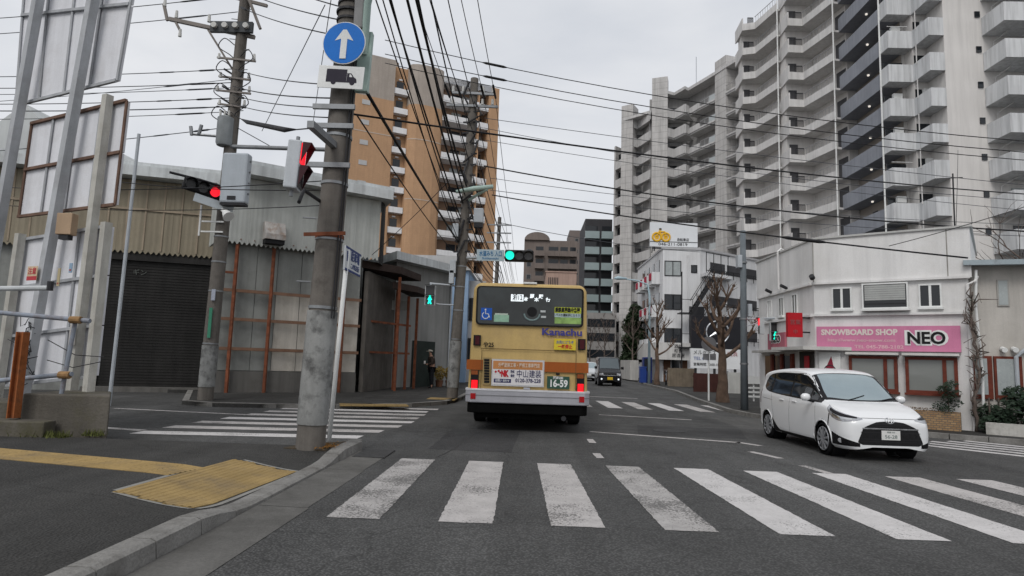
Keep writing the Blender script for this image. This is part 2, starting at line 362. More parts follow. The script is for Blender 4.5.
# kerb stones, each one a block with a rounded top, dropping at the crossing
ys = [-4 + .6*k for k in range(25)]
for y0, y1 in zip(ys, ys[1:]):
    if y0 > 9.3: break
    mbk = MB(); g_ = .006
    for ya, yb in ((y0+g_, y1-g_),):
        ring = []
        for y in (ya, (ya+yb)/2, yb):
            h = max(.035, pz(-2.64, y)+.008); x0, x1 = -2.63, -2.44
            ring.append([mbk.P(p) for p in ((x0, y, -.1), (x0, y, h), (x1-.05, y, h), (x1-.012, y, h-.018), (x1+.012, y, -.1))])
        for a, b in zip(ring, ring[1:]):
            for q in range(5): mbk.f.append([a[q], a[(q+1) % 5], b[(q+1) % 5], b[q]])
        mbk.f.append(ring[0][::-1]); mbk.f.append(ring[-1])
    mbk.build('kerb_stone', KERB, pave)
arc = [Vector((-2.54 - .55*(1-math.cos(t)), 9.82 + .25*math.sin(t))) for t in [k*math.pi/2/4 for k in range(5)]]
for a, b in zip(arc, arc[1:]):
    d = (b-a).normalized(); n = Vector((d.y, -d.x))*.1; h0 = .135
    hh = [max(.03, .135-.16*max(0, (-2.62-p.x))/.6) for p in (a, b)]
    mk = MB(); A = [mk.P((*(q), z)) for q, z in ((a-n, -.1), (a-n, hh[0]), (a+n*.8, hh[0]), (a+n, -.1))]; B = [mk.P((*(q), z)) for q, z in ((b-n, -.1), (b-n, hh[1]), (b+n*.8, hh[1]), (b+n, -.1))]
    for q in range(4): mk.f.append([A[q], A[(q+1) % 4], B[(q+1) % 4], B[q]])
    mk.f.append(A[::-1]); mk.f.append(B); mk.build('kerb_stone', KERB, pave)
for k in range(8):
    y0 = -6 + 2.0*k
    if y0 < 9: MB().poly([(-2.43, y0+.006, .012), (-1.97, y0+.006, .004), (-1.95, min(9.6, y0+1.994), .004), (-2.43, min(9.6, y0+1.994), .012)]).build('gutter_slab', GUT, pave, recalc=False)
# tactile tiles: guiding block run and the block field at the kerb drop
def tile(cx, cy, ang, s=.30, dots=False):
    ca, sa = math.cos(ang), math.sin(ang); f = lambda u, v: (cx+u*ca-v*sa, cy+u*sa+v*ca)
    mb = MB(); h = s/2-.0015; T = lambda u, v, dz: (*f(u, v), pz(*f(u, v))+dz)
    a = [mb.P(T(u, v, -.03)) for u, v in ((-h,-h),(h,-h),(h,h),(-h,h))]; b = [mb.P(T(u, v, .007)) for u, v in ((-h,-h),(h,-h),(h,h),(-h,h))]
    mb.f.append(b)
    for k in range(4): mb.f.append([a[k], a[(k+1) % 4], b[(k+1) % 4], b[k]])
    if not dots:
        for k in range(4):
            v0 = -h + (k+.5)*2*h/4; w_ = .018
            p = [mb.P(T(u, v, dz*1.0)) for u, v, dz in ((-h, v0-w_, .007), (h, v0-w_, .007), (h, v0-w_*.55, .0125), (-h, v0-w_*.55, .0125), (-h, v0+w_*.55, .0125), (h, v0+w_*.55, .0125), (h, v0+w_, .007), (-h, v0+w_, .007))]
            for q in ((0,1,2,3),(3,2,5,4),(4,5,6,7)): mb.f.append([p[i] for i in q])
    return mb
fA, fB, fC, fD = Vector((-3.41, 7.79)), Vector((-2.66, 7.42)), Vector((-2.73, 5.52)), Vector((-3.62, 5.93))
ang = math.atan2(-.20, .0) if False else R(0)
u = (Vector((-2.48, 7.22))-Vector((-3.41, 7.79))).normalized(); 
for i in range(3):
    for j in range(7):
        c = Vector((-3.50, 5.92)) + Vector((.285*i, -.105*i)) + Vector((.022*j, .288*j))
        tile(c.x, c.y, math.atan2(.288, .022), .296).build('tactile_tile', YELLOW, pave)
for i in range(14):
    for j in range(2):
        c = Vector((-3.74, 6.80)) + Vector((-.272*i, .066*i)) + Vector((.066*j, .272*j))
        tile(c.x, c.y, math.atan2(.066, -.272), .278).build('tactile_tile', YELLOW, pave)
edge = mat('tile_mortar', (.22, .215, .20), .9, .15, 4)
for a, b in (((-3.66, 5.80), (-2.78, 5.46)), ((-2.74, 5.50), (-2.60, 7.58)), ((-3.40, 7.88), (-2.62, 7.60)), ((-3.68, 5.85), (-3.62, 6.86))):
    a, b = Vector(a), Vector(b); n = (b-a).normalized(); n = Vector((-n.y, n.x))*.025
    mb = MB()
    for k in range(12):
        p, q = a.lerp(b, k/12), a.lerp(b, (k+1)/12); mb.poly([(*(r_), pz(*r_)+.004) for r_ in (p-n, q-n, q+n, p+n)])
    mb.build('mortar_edge', edge, pave, recalc=False)
# soil and dead leaves round the pole foot, low weeds by the concrete block
tag(MB().prism([(-3.25, 8.75), (-2.66, 8.7), (-2.64, 9.6), (-3.15, 9.25)], .0, .136).build('planting_soil', SOIL), kind='structure')
lv = MB()
for k in range(150):
    x, y = random.gauss(-2.72, .07), random.gauss(8.95, .17); a = random.uniform(0, 6.28); s = random.uniform(.012, .03); z = .15 + random.uniform(0, .012)
    lv.poly([(x+s*math.cos(a), y+s*math.sin(a), z), (x-s*.5*math.sin(a), y+s*.5*math.cos(a), z+.006), (x-s*math.cos(a), y-s*math.sin(a), z), (x+s*.5*math.sin(a), y-s*.5*math.cos(a), z+.004)])
tag(lv.build('fallen_leaves', mat('dry_leaves', (.26, .13, .035), .9, .35, 30), recalc=False), 'dry brown leaves at the foot of the pole with the round sign', 'leaves', kind='stuff')

# ---- far left pavement and far right pavement
fl = [(-40, 40), (-40, 22.6), (-14, 21.2), (-11.1, 21.0), (-8.9, 16.6), (-7.9, 16.2), (-5.6, 16.6), (-4.4, 17.3), (-3.2, 18.3), (-2.4, 19.8), (-2.2, 22), (-2.25, 60), (-2.3, 320), (-40, 320)]
tag(MB().prism(fl, -.05, .10).build('pavement_far_left', ASPH2, recalc=True), kind='structure')
plf = bpy.data.objects['pavement_far_left']
for a, b in zip(fl[3:11], fl[4:12]):
    a, b = Vector(a), Vector(b); L_ = (b-a).length; n = max(1, int(L_/.6)); d = (b-a)/n; nn = Vector((d.y, -d.x)).normalized()*.16
    for k in range(min(n, 20)):
        p, q = a+d*(k+.01), a+d*(k+.99); MB().prism([p, q, q-nn, p-nn] if True else 0, -.02, .112).build('kerb_stone', KERB, plf)
for (x, y, nx, ny, an) in ((-4.75, 17.0, 6, 2, 18), (-3.0, 20.6, 3, 3, 0)):
    for i in range(nx):
        for j in range(ny):
            ca, sa = math.cos(R(an)), math.sin(R(an)); cx, cy = x+.3*i*ca-.3*j*sa, y+.3*i*sa+.3*j*ca
            MB(Matrix.Translation((cx, cy, .1)) @ Matrix.Rotation(R(an), 4, 'Z')).box(-.145, .145, -.145, .145, -.02, .012).build('tactile_tile', YELLOW, plf)
fr = [(6.45, 20.4), (6.55, 19.0), (7.0, 17.2), (7.9, 15.7), (9.3, 14.5), (12, 12.4), (20, 6.8), (45, -11), (70, -11), (70, 320), (9.6, 320), (9.4, 80), (8.75, 50), (8.25, 43), (7.95, 34), (6.95, 26), (6.6, 22)]
frm = tag(MB().prism(fr, -.05, .10).build('pavement_far_right', ASPH2), kind='structure')
seq = fr[-5:] + fr[:6]
for a, b in zip(seq, seq[1:]):
    a, b = Vector(a), Vector(b); n = max(1, int((b-a).length/.6)); d = (b-a)/n; nn = Vector((d.y, -d.x)).normalized()*-.16
    for k in range(n):
        p, q = a+d*(k+.01), a+d*(k+.99); MB().prism([p, q, q-nn, p-nn], -.02, .112).build('kerb_stone', KERB, frm)

# oil stains and old utility cuts in the lanes
for a, b, wd in (((-1.2, 9.3), (-.9, 12.6), .018), ((5.6, 14.5), (5.2, 19.2), .02), ((-6.9, 13.0), (-3.0, 13.3), .018)):
    a, b = Vector(a), Vector(b); n = 12; d = (b-a)/n; nn = Vector((-d.y, d.x)).normalized(); off = [random.gauss(0, .02) for _ in range(n+1)]
    MB_ = MB(); pts = [a+d*k+nn*off[k] for k in range(n+1)]
    for p, q in zip(pts, pts[1:]): MB_.poly([(*(p-nn*wd/2), .003), (*(q-nn*wd/2), .003), (*(q+nn*wd/2), .003), (*(p+nn*wd/2), .003)])
    MB_.build('sealed_crack', mat('crack_sealant', (.028, .028, .028), .6, .1, 5), road, recalc=False)
strip('asphalt_patch', bpy.data.materials['old_patch'], [(-1.5, 10.1), (-.2, 10.0), (-.1, 12.9), (-1.45, 13.0)], .0025)
strip('asphalt_patch', asphalt('light_patch', (.095, .094, .091), .4), [(5.0, 15.2), (6.5, 15.0), (6.6, 18.4), (5.1, 18.6)], .0025)
MB().tube([(-.35, 3.55, .003), (-.35, 3.55, .007)], .30, 28).build('manhole_cover', MATS['cast_iron'], road) if False else None
# ================================================================ TOWERS
def tilemat(name, col, pitch=.1, line=.75, var=.1, streak=.2, vertical=False):
    mt = mat(name, col, .7, var, .6, streak, fine=.05, fscale=6); t = mt.node_tree; L = t.links.new; bs = t.nodes['Principled BSDF']
    src = bs.inputs['Base Color'].links[0].from_socket
    geo = t.nodes.new('ShaderNodeNewGeometry'); sp = t.nodes.new('ShaderNodeSeparateXYZ'); L(geo.outputs['Position'], sp.inputs[0])
    m1 = t.nodes.new('ShaderNodeMath'); m1.operation = 'MULTIPLY'; m1.inputs[1].default_value = 1/pitch; L(sp.outputs['Z'], m1.inputs[0])
    m2 = t.nodes.new('ShaderNodeMath'); m2.operation = 'FRACT'; L(m1.outputs[0], m2.inputs[0])
    m3 = t.nodes.new('ShaderNodeMapRange'); m3.inputs[1].default_value = .0; m3.inputs[2].default_value = .16; m3.inputs[3].default_value = line; m3.inputs[4].default_value = 1; L(m2.outputs[0], m3.inputs[0])
    mx = t.nodes.new('ShaderNodeMix'); mx.data_type = 'RGBA'; mx.blend_type = 'MULTIPLY'; mx.inputs[0].default_value = 1; L(src, mx.inputs[6]); L(m3.outputs[0], mx.inputs[7]); L(mx.outputs[2], bs.inputs['Base Color'])
    return mt
TW = mat('tower_paint', (.64, .63, .62), .75, .05, .25, .22, dirt=(.34, .33, .32), dirt_amt=.35, dirt_scale=.35)
TWARM = mat('tower_wall_paint', (.66, .64, .62), .75, .05, .25, .14)
TBAL = mat('tower_balcony_panel', (.62, .63, .64), .7, .08, .3, .36)
TBLUE = mat('corridor_parapet_paint', (.27, .285, .32), .7, .1, .5, .2)
WTILE = tilemat('wing_tile', (.50, .49, .48), .95, .72, .08, .3)
WPAR = mat('wing_parapet', (.55, .545, .54), .75, .06, .4, .28)
DOOR = mat('dark_door', (.075, .075, .08), .6, .15, 2)
LAMP = mat('corridor_lamp_glow', (1, .93, .82), .4, 0, fine=0, emit=.7)
RAILM = mat('rail_metal', (.30, .30, .31), .5, .1, 2)
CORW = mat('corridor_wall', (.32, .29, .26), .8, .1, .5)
ZK = lambda k: 1.8 + 2.95*k

def balcony(name, parent, outer, inner, z, h, m, t=.12, slab=.2, seg_h=None, side=1):
    mb = MB(); mb.prism(list(outer) + list(inner)[::-1], z, z+slab)
    for i, (a, b) in enumerate(zip(outer, outer[1:])):
        hh = seg_h[i] if seg_h else h
        if hh > 0: mb.wall(a, b, z+slab, z+hh, t, side)
    return mb.build(name, m, parent)
def onwall(name, m, parent, a, b, s0, s1, z0, z1, out=.04, depth=.03):   # panel on plan wall a->b between s0 and s1, proud of the wall on its left side
    a = Vector(a[:2]); b = Vector(b[:2]); d = (b-a).normalized(); n = Vector((-d.y, d.x))
    p, q = a+d*s0, a+d*s1
    return MB().prism([p+n*out, q+n*out, q+n*(out-depth), p+n*(out-depth)], z0, z1).build(name, m, parent)
def window(parent, a, b, s0, s1, z0, z1, fm, pm=None, mull=1, fr=.06, out=.05):
    """framed window standing proud of wall a->b (outside on its left)"""
    a = Vector(a[:2]); b = Vector(b[:2]); d = (b-a).normalized(); n = Vector((-d.y, d.x)); mb = MB()
    def bx_(u0, u1, w0, w1, o0, o1): 
        p, q = a+d*u0, a+d*u1; mb.prism([p+n*o1, q+n*o1, q+n*o0, p+n*o0], w0, w1)
    bx_(s0, s1, z0, z0+fr, -.02, out); bx_(s0, s1, z1-fr, z1, -.02, out); bx_(s0, s0+fr, z0+fr, z1-fr, -.02, out); bx_(s1-fr, s1, z0+fr, z1-fr, -.02, out)
    for k in range(1, mull+1):
        c = s0+(s1-s0)*k/(mull+1); bx_(c-fr/2, c+fr/2, z0+fr, z1-fr, -.02, out-.008)
    w_ = mb.build('window', fm, parent); mb = MB(); bx_(s0+fr, s1-fr, z0+fr, z1-fr, .004, out-.028); mb.build('pane', pm or PANE, w_)
    return w_

# ---- right tower, staircase plan along the side road
tw = thing('apartment_tower', (31, 52, 0), 'tall pale grey apartment tower with stepped balconies rising behind the snowboard shop', 'building')
mass = [(46, 49.45), (32.62, 49.45), (32.62, 51.62), (31.45, 51.62), (31.45, 52.8), (31.2, 52.8), (31.2, 60.2), (30.3, 60.2), (29.3, 65.4), (26.5, 65.4), (26.5, 66.75), (27.4, 66.75), (26.5, 71.9), (24.1, 72.1), (24.25, 73.6), (28.6, 84), (46, 84)]
MB().prism(mass, 0, 41.2).build('wall', TWARM, tw)
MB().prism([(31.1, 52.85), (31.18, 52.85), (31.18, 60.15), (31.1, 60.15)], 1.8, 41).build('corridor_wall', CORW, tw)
for k in range(1, 14):
    z = ZK(k); top = k == 13
    # corner balconies at the right end
    balcony('balcony', tw, [(46, 47.0), (35.6, 47.0), (35.62, 49.42)], [(46, 49.42), (36, 49.42), (35.8, 49.42)], z, 1.5, TBAL, side=-1)
    # stepped double balcony
    balcony('balcony', tw, [(32.60, 49.40), (31.40, 49.38), (31.40, 51.60), (29.40, 51.58), (29.40, 52.78)], [(32.60, 51.6), (31.44, 51.61), (31.44, 52.78), (30.6, 52.78), (29.5, 52.78)], z, 1.5, TBAL, side=-1)
    # blue grey access corridor
    balcony('corridor_parapet', tw, [(29.52, 52.85), (29.52, 60.1)], [(31.1, 52.85), (31.1, 60.1)], z, 1.38, TBLUE, side=-1, t=.15)
    # M and N landings: box end, raking side
    balcony('landing', tw, [(28.85, 59.9), (27.85, 64.25), (26.3, 64.2), (26.42, 66.9)], [(30.28, 60.2), (29.3, 65.4), (27, 65.4), (26.5, 66.7)], z, 1, TW, seg_h=[.82, .82, 1.5], side=-1)
    balcony('landing', tw, [(26.02, 66.4), (25.1, 70.4), (23.8, 70.8), (24.0, 74.0)], [(27.38, 66.8), (26.5, 71.9), (24.6, 72.05), (24.1, 73.9)], z, 1, TW, seg_h=[.82, .82, 1.5], side=-1)
    for pts in ([(28.85, 59.9), (27.85, 64.25)], [(26.02, 66.4), (25.1, 70.4)]):
        a, b = Vector(pts[0]), Vector(pts[1]); mb = MB()
        mb.bar((*a, z+1.46), (*b, z+1.46), .05, .05)
        for j in range(9): p = a.lerp(b, (j+.5)/9); mb.bar((*p, z+.8), (*p, z+1.45), .03, .03)
        mb.build('handrail', RAILM, tw)
    for x0, x1, y in ((26.9, 27.75, 64.23), (24.35, 25.0, 70.62)):
        mb = MB(); mb.box(x0, x1, y-.03, y+.03, z+1.42, z+1.5); n = 9
        for j in range(n+1): xx = x0+(x1-x0)*j/n; mb.box(xx-.02, xx+.02, y-.02, y+.02, z+.8, z+1.42)
        mb.build('grille_panel', DARK, tw)
    if not top:
        MB().box(26.75, 27.6, 65.33, 65.39, z+.2, z+2.25).build('door', DOOR, tw); MB().box(24.3, 25.0, 71.98, 72.06, z+.2, z+2.25).build('door', DOOR, tw)
        onwall('door', DOOR, tw, (30.3, 60.2), (29.3, 65.4), .15, 1.5, z+.2, z+2.4); onwall('door', DOOR, tw, (27.4, 66.8), (26.5, 71.9), .15, 1.5, z+.2, z+2.4)
        for yy in (54.2, 57.0): MB().box(31.05, 31.09, yy, yy+.85, z+.2, z+2.2).build('door', DOOR, tw)
        MB().tube([(30.4, 56.6, z+2.93), (30.4, 56.6, z+2.82)], .10, 10).build('corridor_lamp', LAMP, tw)
        MB().tube([(31.35, 51.0, z+1.3), (31.35, 51.0, z+2.9)], .045, 6).build('drain_pipe', TW, tw)
        MB().box(29.6, 31.2, 52.75, 52.79, z+.2, z+2.2).build('balcony_door', PANE, tw)
        MB().box(31.5, 32.55, 51.56, 51.60, z+.2, z+2.3).build('balcony_door', PANE, tw)
        MB().box(35.1, 35.5, 49.36, 49.44, z+1.55, z+2.05).build('window', PANE, tw)
        MB().box(37.2, 40.5, 49.36, 49.43, z+.2, z+2.3).build('balcony_door', CURTAIN if k % 3 == 1 else PANE, tw)
        if k % 3 != 2: MB().box(30.2, 30.95, 52.4, 52.7, z+1.75, z+2.3).build('air_conditioner', WHITE, tw, bevel=.02)
        if k % 4 == 1: MB().bar((29.6, 52.0, z+2.1), (31.3, 52.0, z+2.1), .04, .04).build('drying_pole', WHITE, tw)
        if k % 2: MB().box(32.0, 32.5, 51.2, 51.5, z+1.7, z+2.25).build('air_conditioner', WHITE, tw, bevel=.02)
        MB().tube([(36.4, 49.3, z+.2), (36.4, 49.3, z+2.4), (37.0, 48.4, z+2.93)], .05, 6).build('drain_pipe', TW, tw)
for x, y in ((28.84, 59.75), (26.02, 66.25), (29.35, 52.72)):
    MB().tube([(x, y, .5), (x, y, 41.5)], .07, 8).build('drain_pipe', WHITE, tw)
for px_ in (33.9, 37.6):
    pass

# ---- left wing beyond, angled away
wg = thing('apartment_wing', (20, 91, 0), 'grey tiled apartment block with angular balconies left of the pale tower', 'building')
I = lambda p, d=1.5: (p[0]+d, p[1]+d*.40)
A = [(27.6, 76.4), (25.35, 82.0)]; B = [(24.6, 84.2), (23.25, 87.0), (22.3, 89.5)]; Cz = [(22.3, 89.5), (21.63, 88.84), (20.61, 91.2), (19.5, 90.5)]; D = [(14.9, 94.2), (15.9, 94.9), (17.1, 91.3)]; Eb = [(12.85, 97.2), (13.7, 95.2)]
inner = [I(A[0]), I(A[1]), I(B[0]), I(B[2]), (23.0, 92.0), (19.5, 92.4), (17.3, 92.8)]
MB().prism([(33, 78)] + inner + [(21, 112), (33, 112)], 0, 41.0).build('wall', mat('wing_wall_paint', (.36, .355, .35), .8, .1, .4, .25), wg)
MB().prism([(17.29, 92.85), (16.9, 95.6), (15.2, 96.0), (15.4, 97.6), (18, 112), (20.9, 112)], 0, 38.3).build('wall', MATS['wing_wall_paint'], wg)
MB().prism([(15.19, 96.05), (13.0, 98.3), (14.9, 112), (17.9, 112), (15.39, 97.65)], 0, 34.6).build('wall', MATS['wing_wall_paint'], wg)
MB().prism([(24.55, 84.25), (25.35, 81.95), (26.9, 82.5), (26.1, 84.8)], 0, 42.8).build('pier', WTILE, wg)
MB().prism([(17.35, 91.2), (19.47, 90.4), (20.0, 92.3), (17.9, 93.2)], 0, 43.6).build('pier', WTILE, wg)
MB().prism([(13.45, 95.1), (15.0, 94.0), (16.2, 96.2), (13.9, 97.6)], 0, 40.8).build('pier', WTILE, wg)
MB().prism([(12.75, 97.6), (12.9, 97.15), (13.9, 98.2), (13.1, 99.5)], 0, 35.2).build('pier', WTILE, wg)
for k in range(1, 14):
    z = ZK(k); top = k == 13
    if not top:
        balcony('balcony', wg, A, [I(p) for p in A], z, .42, WPAR, side=1)
        balcony('balcony', wg, B[:2], [I(p) for p in B[:2]], z, .42, WPAR, side=1)
        balcony('balcony', wg, B[1:], [I(p) for p in B[1:]], z, 1.05, WPAR, side=1)
        balcony('balcony', wg, Cz, [(23.4, 91.2), (22.6, 91.8), (20.8, 92.3), (19.6, 92.3)], z, 1.5, WPAR, side=1)
        # railings with pale panels
        for a, b in ((A[0], A[1]), (B[0], B[1])):
            a, b = Vector(a), Vector(b); mb = MB(); mb.bar((*a, z+1.3), (*b, z+1.3), .05, .05)
            for j in range(12): p = a.lerp(b, (j+.5)/12); mb.bar((*p, z+.4), (*p, z+1.3), .025, .025)
            mb.build('railing', RAILM, wg)
            q = a.lerp(b, .02); r = a.lerp(b, .40); MB().wall(q, r, z+.42, z+1.25, .03, 1).build('rail_panel', mat('frosted_panel', (.42, .45, .46), .4, .05, 2), wg)
        a_, b_ = I(A[1]), I(A[0]); Lw = (Vector(b_)-Vector(a_)).length
        for s in (.5, 3.3): window(wg, a_, b_, s, s+1.9, z+.25, z+2.3, WHITE, CURTAIN if random.random() < .4 else PANE, mull=1)
        a_, b_ = I(B[2]), I(B[0])
        for s in (.6, 3.2): window(wg, a_, b_, s, s+1.8, z+.25, z+2.3, WHITE, CURTAIN if random.random() < .4 else PANE, mull=1)
        MB().box(20.2, 21.4, 92.2, 92.3, z+.2, z+2.3).build('balcony_door', PANE, wg)
        mb = MB(); mb.wall((22.6, 91.85), (22.1, 92.2), z+.2, z+2.9, .1); mb.build('partition', WPAR, wg)
    if z < 38:
        balcony('balcony', wg, D, [(15.2, 95.9), (16.4, 95.8), (17.3, 92.6)], z, 1.35, WPAR, side=1)
        MB().box(15.7, 16.7, 95.55, 95.62, z+.2, z+2.2).build('balcony_door', DOOR, wg)
    if z < 33.5:
        balcony('balcony', wg, Eb, [(13.3, 98.0), (14.4, 96.3)], z, 1.3, WPAR, side=1)
        onwall('window', PANE, wg, (14.2, 96.9), (13.2, 98.1), .1, 1.2, z+1.3, z+2.7)
MB().prism([(27.7, 76.3), (25.3, 81.9), (24.5, 84.1), (22.2, 89.4), (21.6, 88.8), (20.6, 91.1), (19.4, 90.5), (19.8, 93.5), (24, 93), (30, 80)], 41.0, 41.45).build('roof_slab', WPAR, wg)
MB().prism([(13.6, 95.0), (17.3, 91.4), (18.4, 93.5), (14.5, 97)], 38.4, 38.8).build('roof_slab', WPAR, wg)
MB().tube([(23.4, 89.5, 41.4), (23.4, 89.5, 46.2)], .05, 6).build('antenna_mast', GREYP, wg)

# ---- brown tower on the left, turned about 28 degrees
TA = R(28); bx, by = -12.0, 88.0
S = lambda s, o=0.0: Vector((bx + s*math.cos(TA) + o*math.sin(TA), by + s*math.sin(TA) - o*math.cos(TA)))   # o: metres out of the facade, towards us
BROWN = tilemat('brown_tile', (.46, .285, .168), .28, .93, .07, .12); BEIGE = tilemat('beige_tile', (.37, .325, .285), .28, .93, .07, .15)
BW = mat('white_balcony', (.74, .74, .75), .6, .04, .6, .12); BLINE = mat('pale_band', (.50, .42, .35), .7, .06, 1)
bt = thing('apartment_tower', (*S(-3), 0), 'tall brown tiled apartment tower with white balcony bands left of the road', 'building')
def slabp(name, m, s0, s1, o0, o1, z0, z1): return MB().prism([S(s0, o1), S(s1, o1), S(s1, o0), S(s0, o0)], z0, z1).build(name, m, bt)
slabp('wall', BROWN, -14.4, -8.25, -9, 0, 0, 36.3); slabp('upper_wall', BEIGE, -14.4, -8.25, -9, 0, 36.3, 42.2)
slabp('wall', BROWN, -8.25, -6.14, -9, -1.1, 0, 41.8)
cv = [S(-6.14, .0), S(-5.9, .35), S(-5.2, .75), S(-4.0, .95), S(-2.6, .9), S(-1.6, .6), S(-1.27, .3)]
MB().prism(cv + [S(-1.27, -9), S(-6.14, -9)], 0, 36.3).build('bay_wall', BROWN, bt); MB().prism(cv + [S(-1.27, -9), S(-6.14, -9)], 36.3, 42.1).build('upper_wall', BEIGE, bt)
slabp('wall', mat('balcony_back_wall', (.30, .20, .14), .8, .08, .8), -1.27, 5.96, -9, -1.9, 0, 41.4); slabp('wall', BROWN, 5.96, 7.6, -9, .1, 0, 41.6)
for z in (31.25, 22.8, 14.4):
    slabp('band', BLINE, -14.42, -8.2, -.2, .03, z, z+.12)
    MB().prism([p + Vector((math.sin(TA), -math.cos(TA)))*.03 for p in cv] + [S(-1.4, -.5), S(-6.0, -.5)], z, z+.12).build('band', BLINE, bt)
for k in range(-8, 4):
    z = 29.75 + 2.79*k
    slabp('window_parapet', BW, -8.2, -6.2, -1.0, -.12, z-.55, z+.25)
    slabp('window', PANE, -7.7, -6.7, -1.08, -1.02, z+.5, z+1.6)
    slabp('vent', BW, -7.45, -6.95, -1.0, -.9, z+1.75, z+1.95)
    if k < 3: slabp('window', mat('small_window', (.45, .45, .45), .4, .05), -12.6, -11.5, -.02, .05, z-.3, z+.35)
for k in range(-7, 6):
    z = 26.7 + 2.79*k
    if z > 41.2: continue
    mb = MB(); mb.prism([S(-1.25, -1.88), S(-1.25, .35), S(4.3, .35), S(4.3, -1.88)], z-.12, z+.08); mb.prism([S(-1.25, .25), S(-1.25, .4), S(4.3, .4), S(4.3, .25)], z+.081, z+.82); mb.prism([S(-1.25, -1.2), S(-1.25, .25), S(-1.12, .25), S(-1.12, -1.2)], z+.081, z+.82)
    mb.build('balcony', BW, bt)
    mb = MB(); mb.prism([S(4.5, -1.88), S(4.5, .05), S(5.95, .05), S(5.95, -1.88)], z-.12, z+.08); mb.prism([S(4.5, -.05), S(4.5, .1), S(5.95, .1), S(5.95, -.05)], z+.081, z+.82); mb.build('balcony', BW, bt)
    if z < 39:
        for s0, s1 in ((.9, 2.3), (2.5, 3.6), (4.75, 5.7)): window(bt, S(s0, -1.9), S(s1, -1.9), 0, s1-s0, z+.15, z+2.15, WHITE, CURTAIN if (k+int(s0)) % 3 == 0 else PANE, mull=1) if False else MB().prism([S(s0, -1.88), S(s1, -1.88), S(s1, -1.82), S(s0, -1.82)], z+.15, z+2.15).build('window', CURTAIN if (k+int(s0)) % 3 == 0 else PANE, bt)
        # raking white screen at the left end of each balcony
        if 0: MB().extrude([(*S(-1.1, -.9), z+.85), (*S(-1.1, -.9), z+2.6), (*S(.5, -.9), z+2.6)], (*(S(0, -.96)-S(0, -.9)), 0)).build('screen', BW, bt)
slabp('pier', BROWN, 4.3, 4.5, -1.9, .1, 0, 40.5)
slabp('roof_canopy', mat('grey_canopy', (.36, .37, .39), .5, .1, 1), -1.2, 6.2, -2, .4, 40.6, 41.5); slabp('roof_block', BEIGE, -11, -7, -8, -3, 42.2, 43.4)

# ---- far buildings closing the street
def flats(name, label, x0, x1, Y, H, wallm, floors, cols, pitch, railm=None, depth=12, arch=False, win=(.5, 1.1), z0=.5):
    t = thing(name, ((x0+x1)/2, Y, 0), label, 'building'); wd = x1-x0
    MB().box(x0, x1, Y, Y+depth, 0, H).build('wall', wallm, t)
    for f in range(floors):
        z = H - 1.2 - pitch*(f+1) + .5
        if z < 6: break
        for c0, c1, kind in cols:
            a, b = x0+wd*c0, x0+wd*c1
            if kind == 'w':
                w_ = MB().box(a, b, Y-.05, Y+.02, z+.3, z+1.5).build('window', mat('far_frame', (.2, .2, .2)), t); MB().box(a+.12, b-.12, Y-.07, Y-.052, z+.4, z+1.4).build('pane', PANE, w_)
            else:
                MB().box(a, b, Y-.03, Y+.02, z+.1, z+2.2).build('window', PANE, t)
                mb = MB(); mb.box(a-.2, b+.2, Y-1.3, Y-.03, z-.2, z); mb.box(a-.2, b+.2, Y-1.3, Y-1.2, z+.001, z+1.05); mb.build('balcony', railm or wallm, t)
    return t
FB = mat('far_brown', (.185, .155, .14), .8, .12, .4, .2); FD = mat('far_dark', (.05, .05, .055), .7, .15, .4); FG = mat('far_glass_rail', (.30, .37, .38), .2, .05, 1)
t = flats('apartment_block', 'brownish grey apartment block with arched roof above the bus', -1.4, 11.2, 150, 30.0, FB, 9, [(.05, .14, 'w'), (.22, .36, 'b'), (.46, .64, 'b'), (.68, .82, 'b'), (.86, .97, 'b')], 3.0)
ar = [(-1.4 + 6.0*math.sin(math.pi*k/14 - math.pi/2)*.5 + 3.0, 30.0 + 1.9*math.sin(math.pi*k/14)) for k in range(15)]
MB().extrude([(x, 149.5, z) for x, z in ar], (0, 10, 0)).build('arched_roof', FB, t)
flats('apartment_block', 'plain dark brown tower slab seen behind the arched roof block', 10.6, 15.6, 172, 37.2, mat('far_brown_plain', (.16, .135, .125), .8, .12, .4), 10, [(.3, .5, 'w')], 3.0)
flats('apartment_block', 'black apartment block with pale glass balconies right of the bus', 9.5, 14.2, 110, 26.4, FD, 9, [(.02, .46, 'b'), (.62, .96, 'b')], 2.75, FG)
t = thing('low_building', (5, 100, 0), 'small salmon coloured building peeping over the bus roof', 'building'); MB().box(2.6, 7.4, 100, 108, 0, 15.4).build('wall', mat('salmon_wall', (.42, .30, .25), .8, .08, .5, .2), t)
for k in range(6): MB().box(3.0+.28*k, 3.12+.28*k, 99.93, 99.98, 13.2, 14.6).build('slot_window', DARK, t)
MB().box(2.5, 7.5, 99.9, 108, 15.4, 15.6).build('coping', mat('salmon_wall', (0, 0, 0)), t)
# ================================================================ RIGHT SIDE OF THE STREET
def onplane(x, y, a, b):        # (distance along plan wall a->b, height) of the wall point seen at (x, y)
    a = Vector((a[0], a[1], 0)); b = Vector((b[0], b[1], 0)); d = (b-a).normalized(); n = Vector((-d.y, d.x, 0))
    r = _rt*((x-512)/F_PX) + _up*((288-y)/F_PX) + _fw
    q = CAM + r*((a-CAM).dot(n)/r.dot(n)); return (q-a).dot(d), q.z
WB = mat('white_render', (.68, .685, .695), .75, .07, .5, .2, dirt=(.38, .37, .36), dirt_amt=.4, dirt_scale=.5)
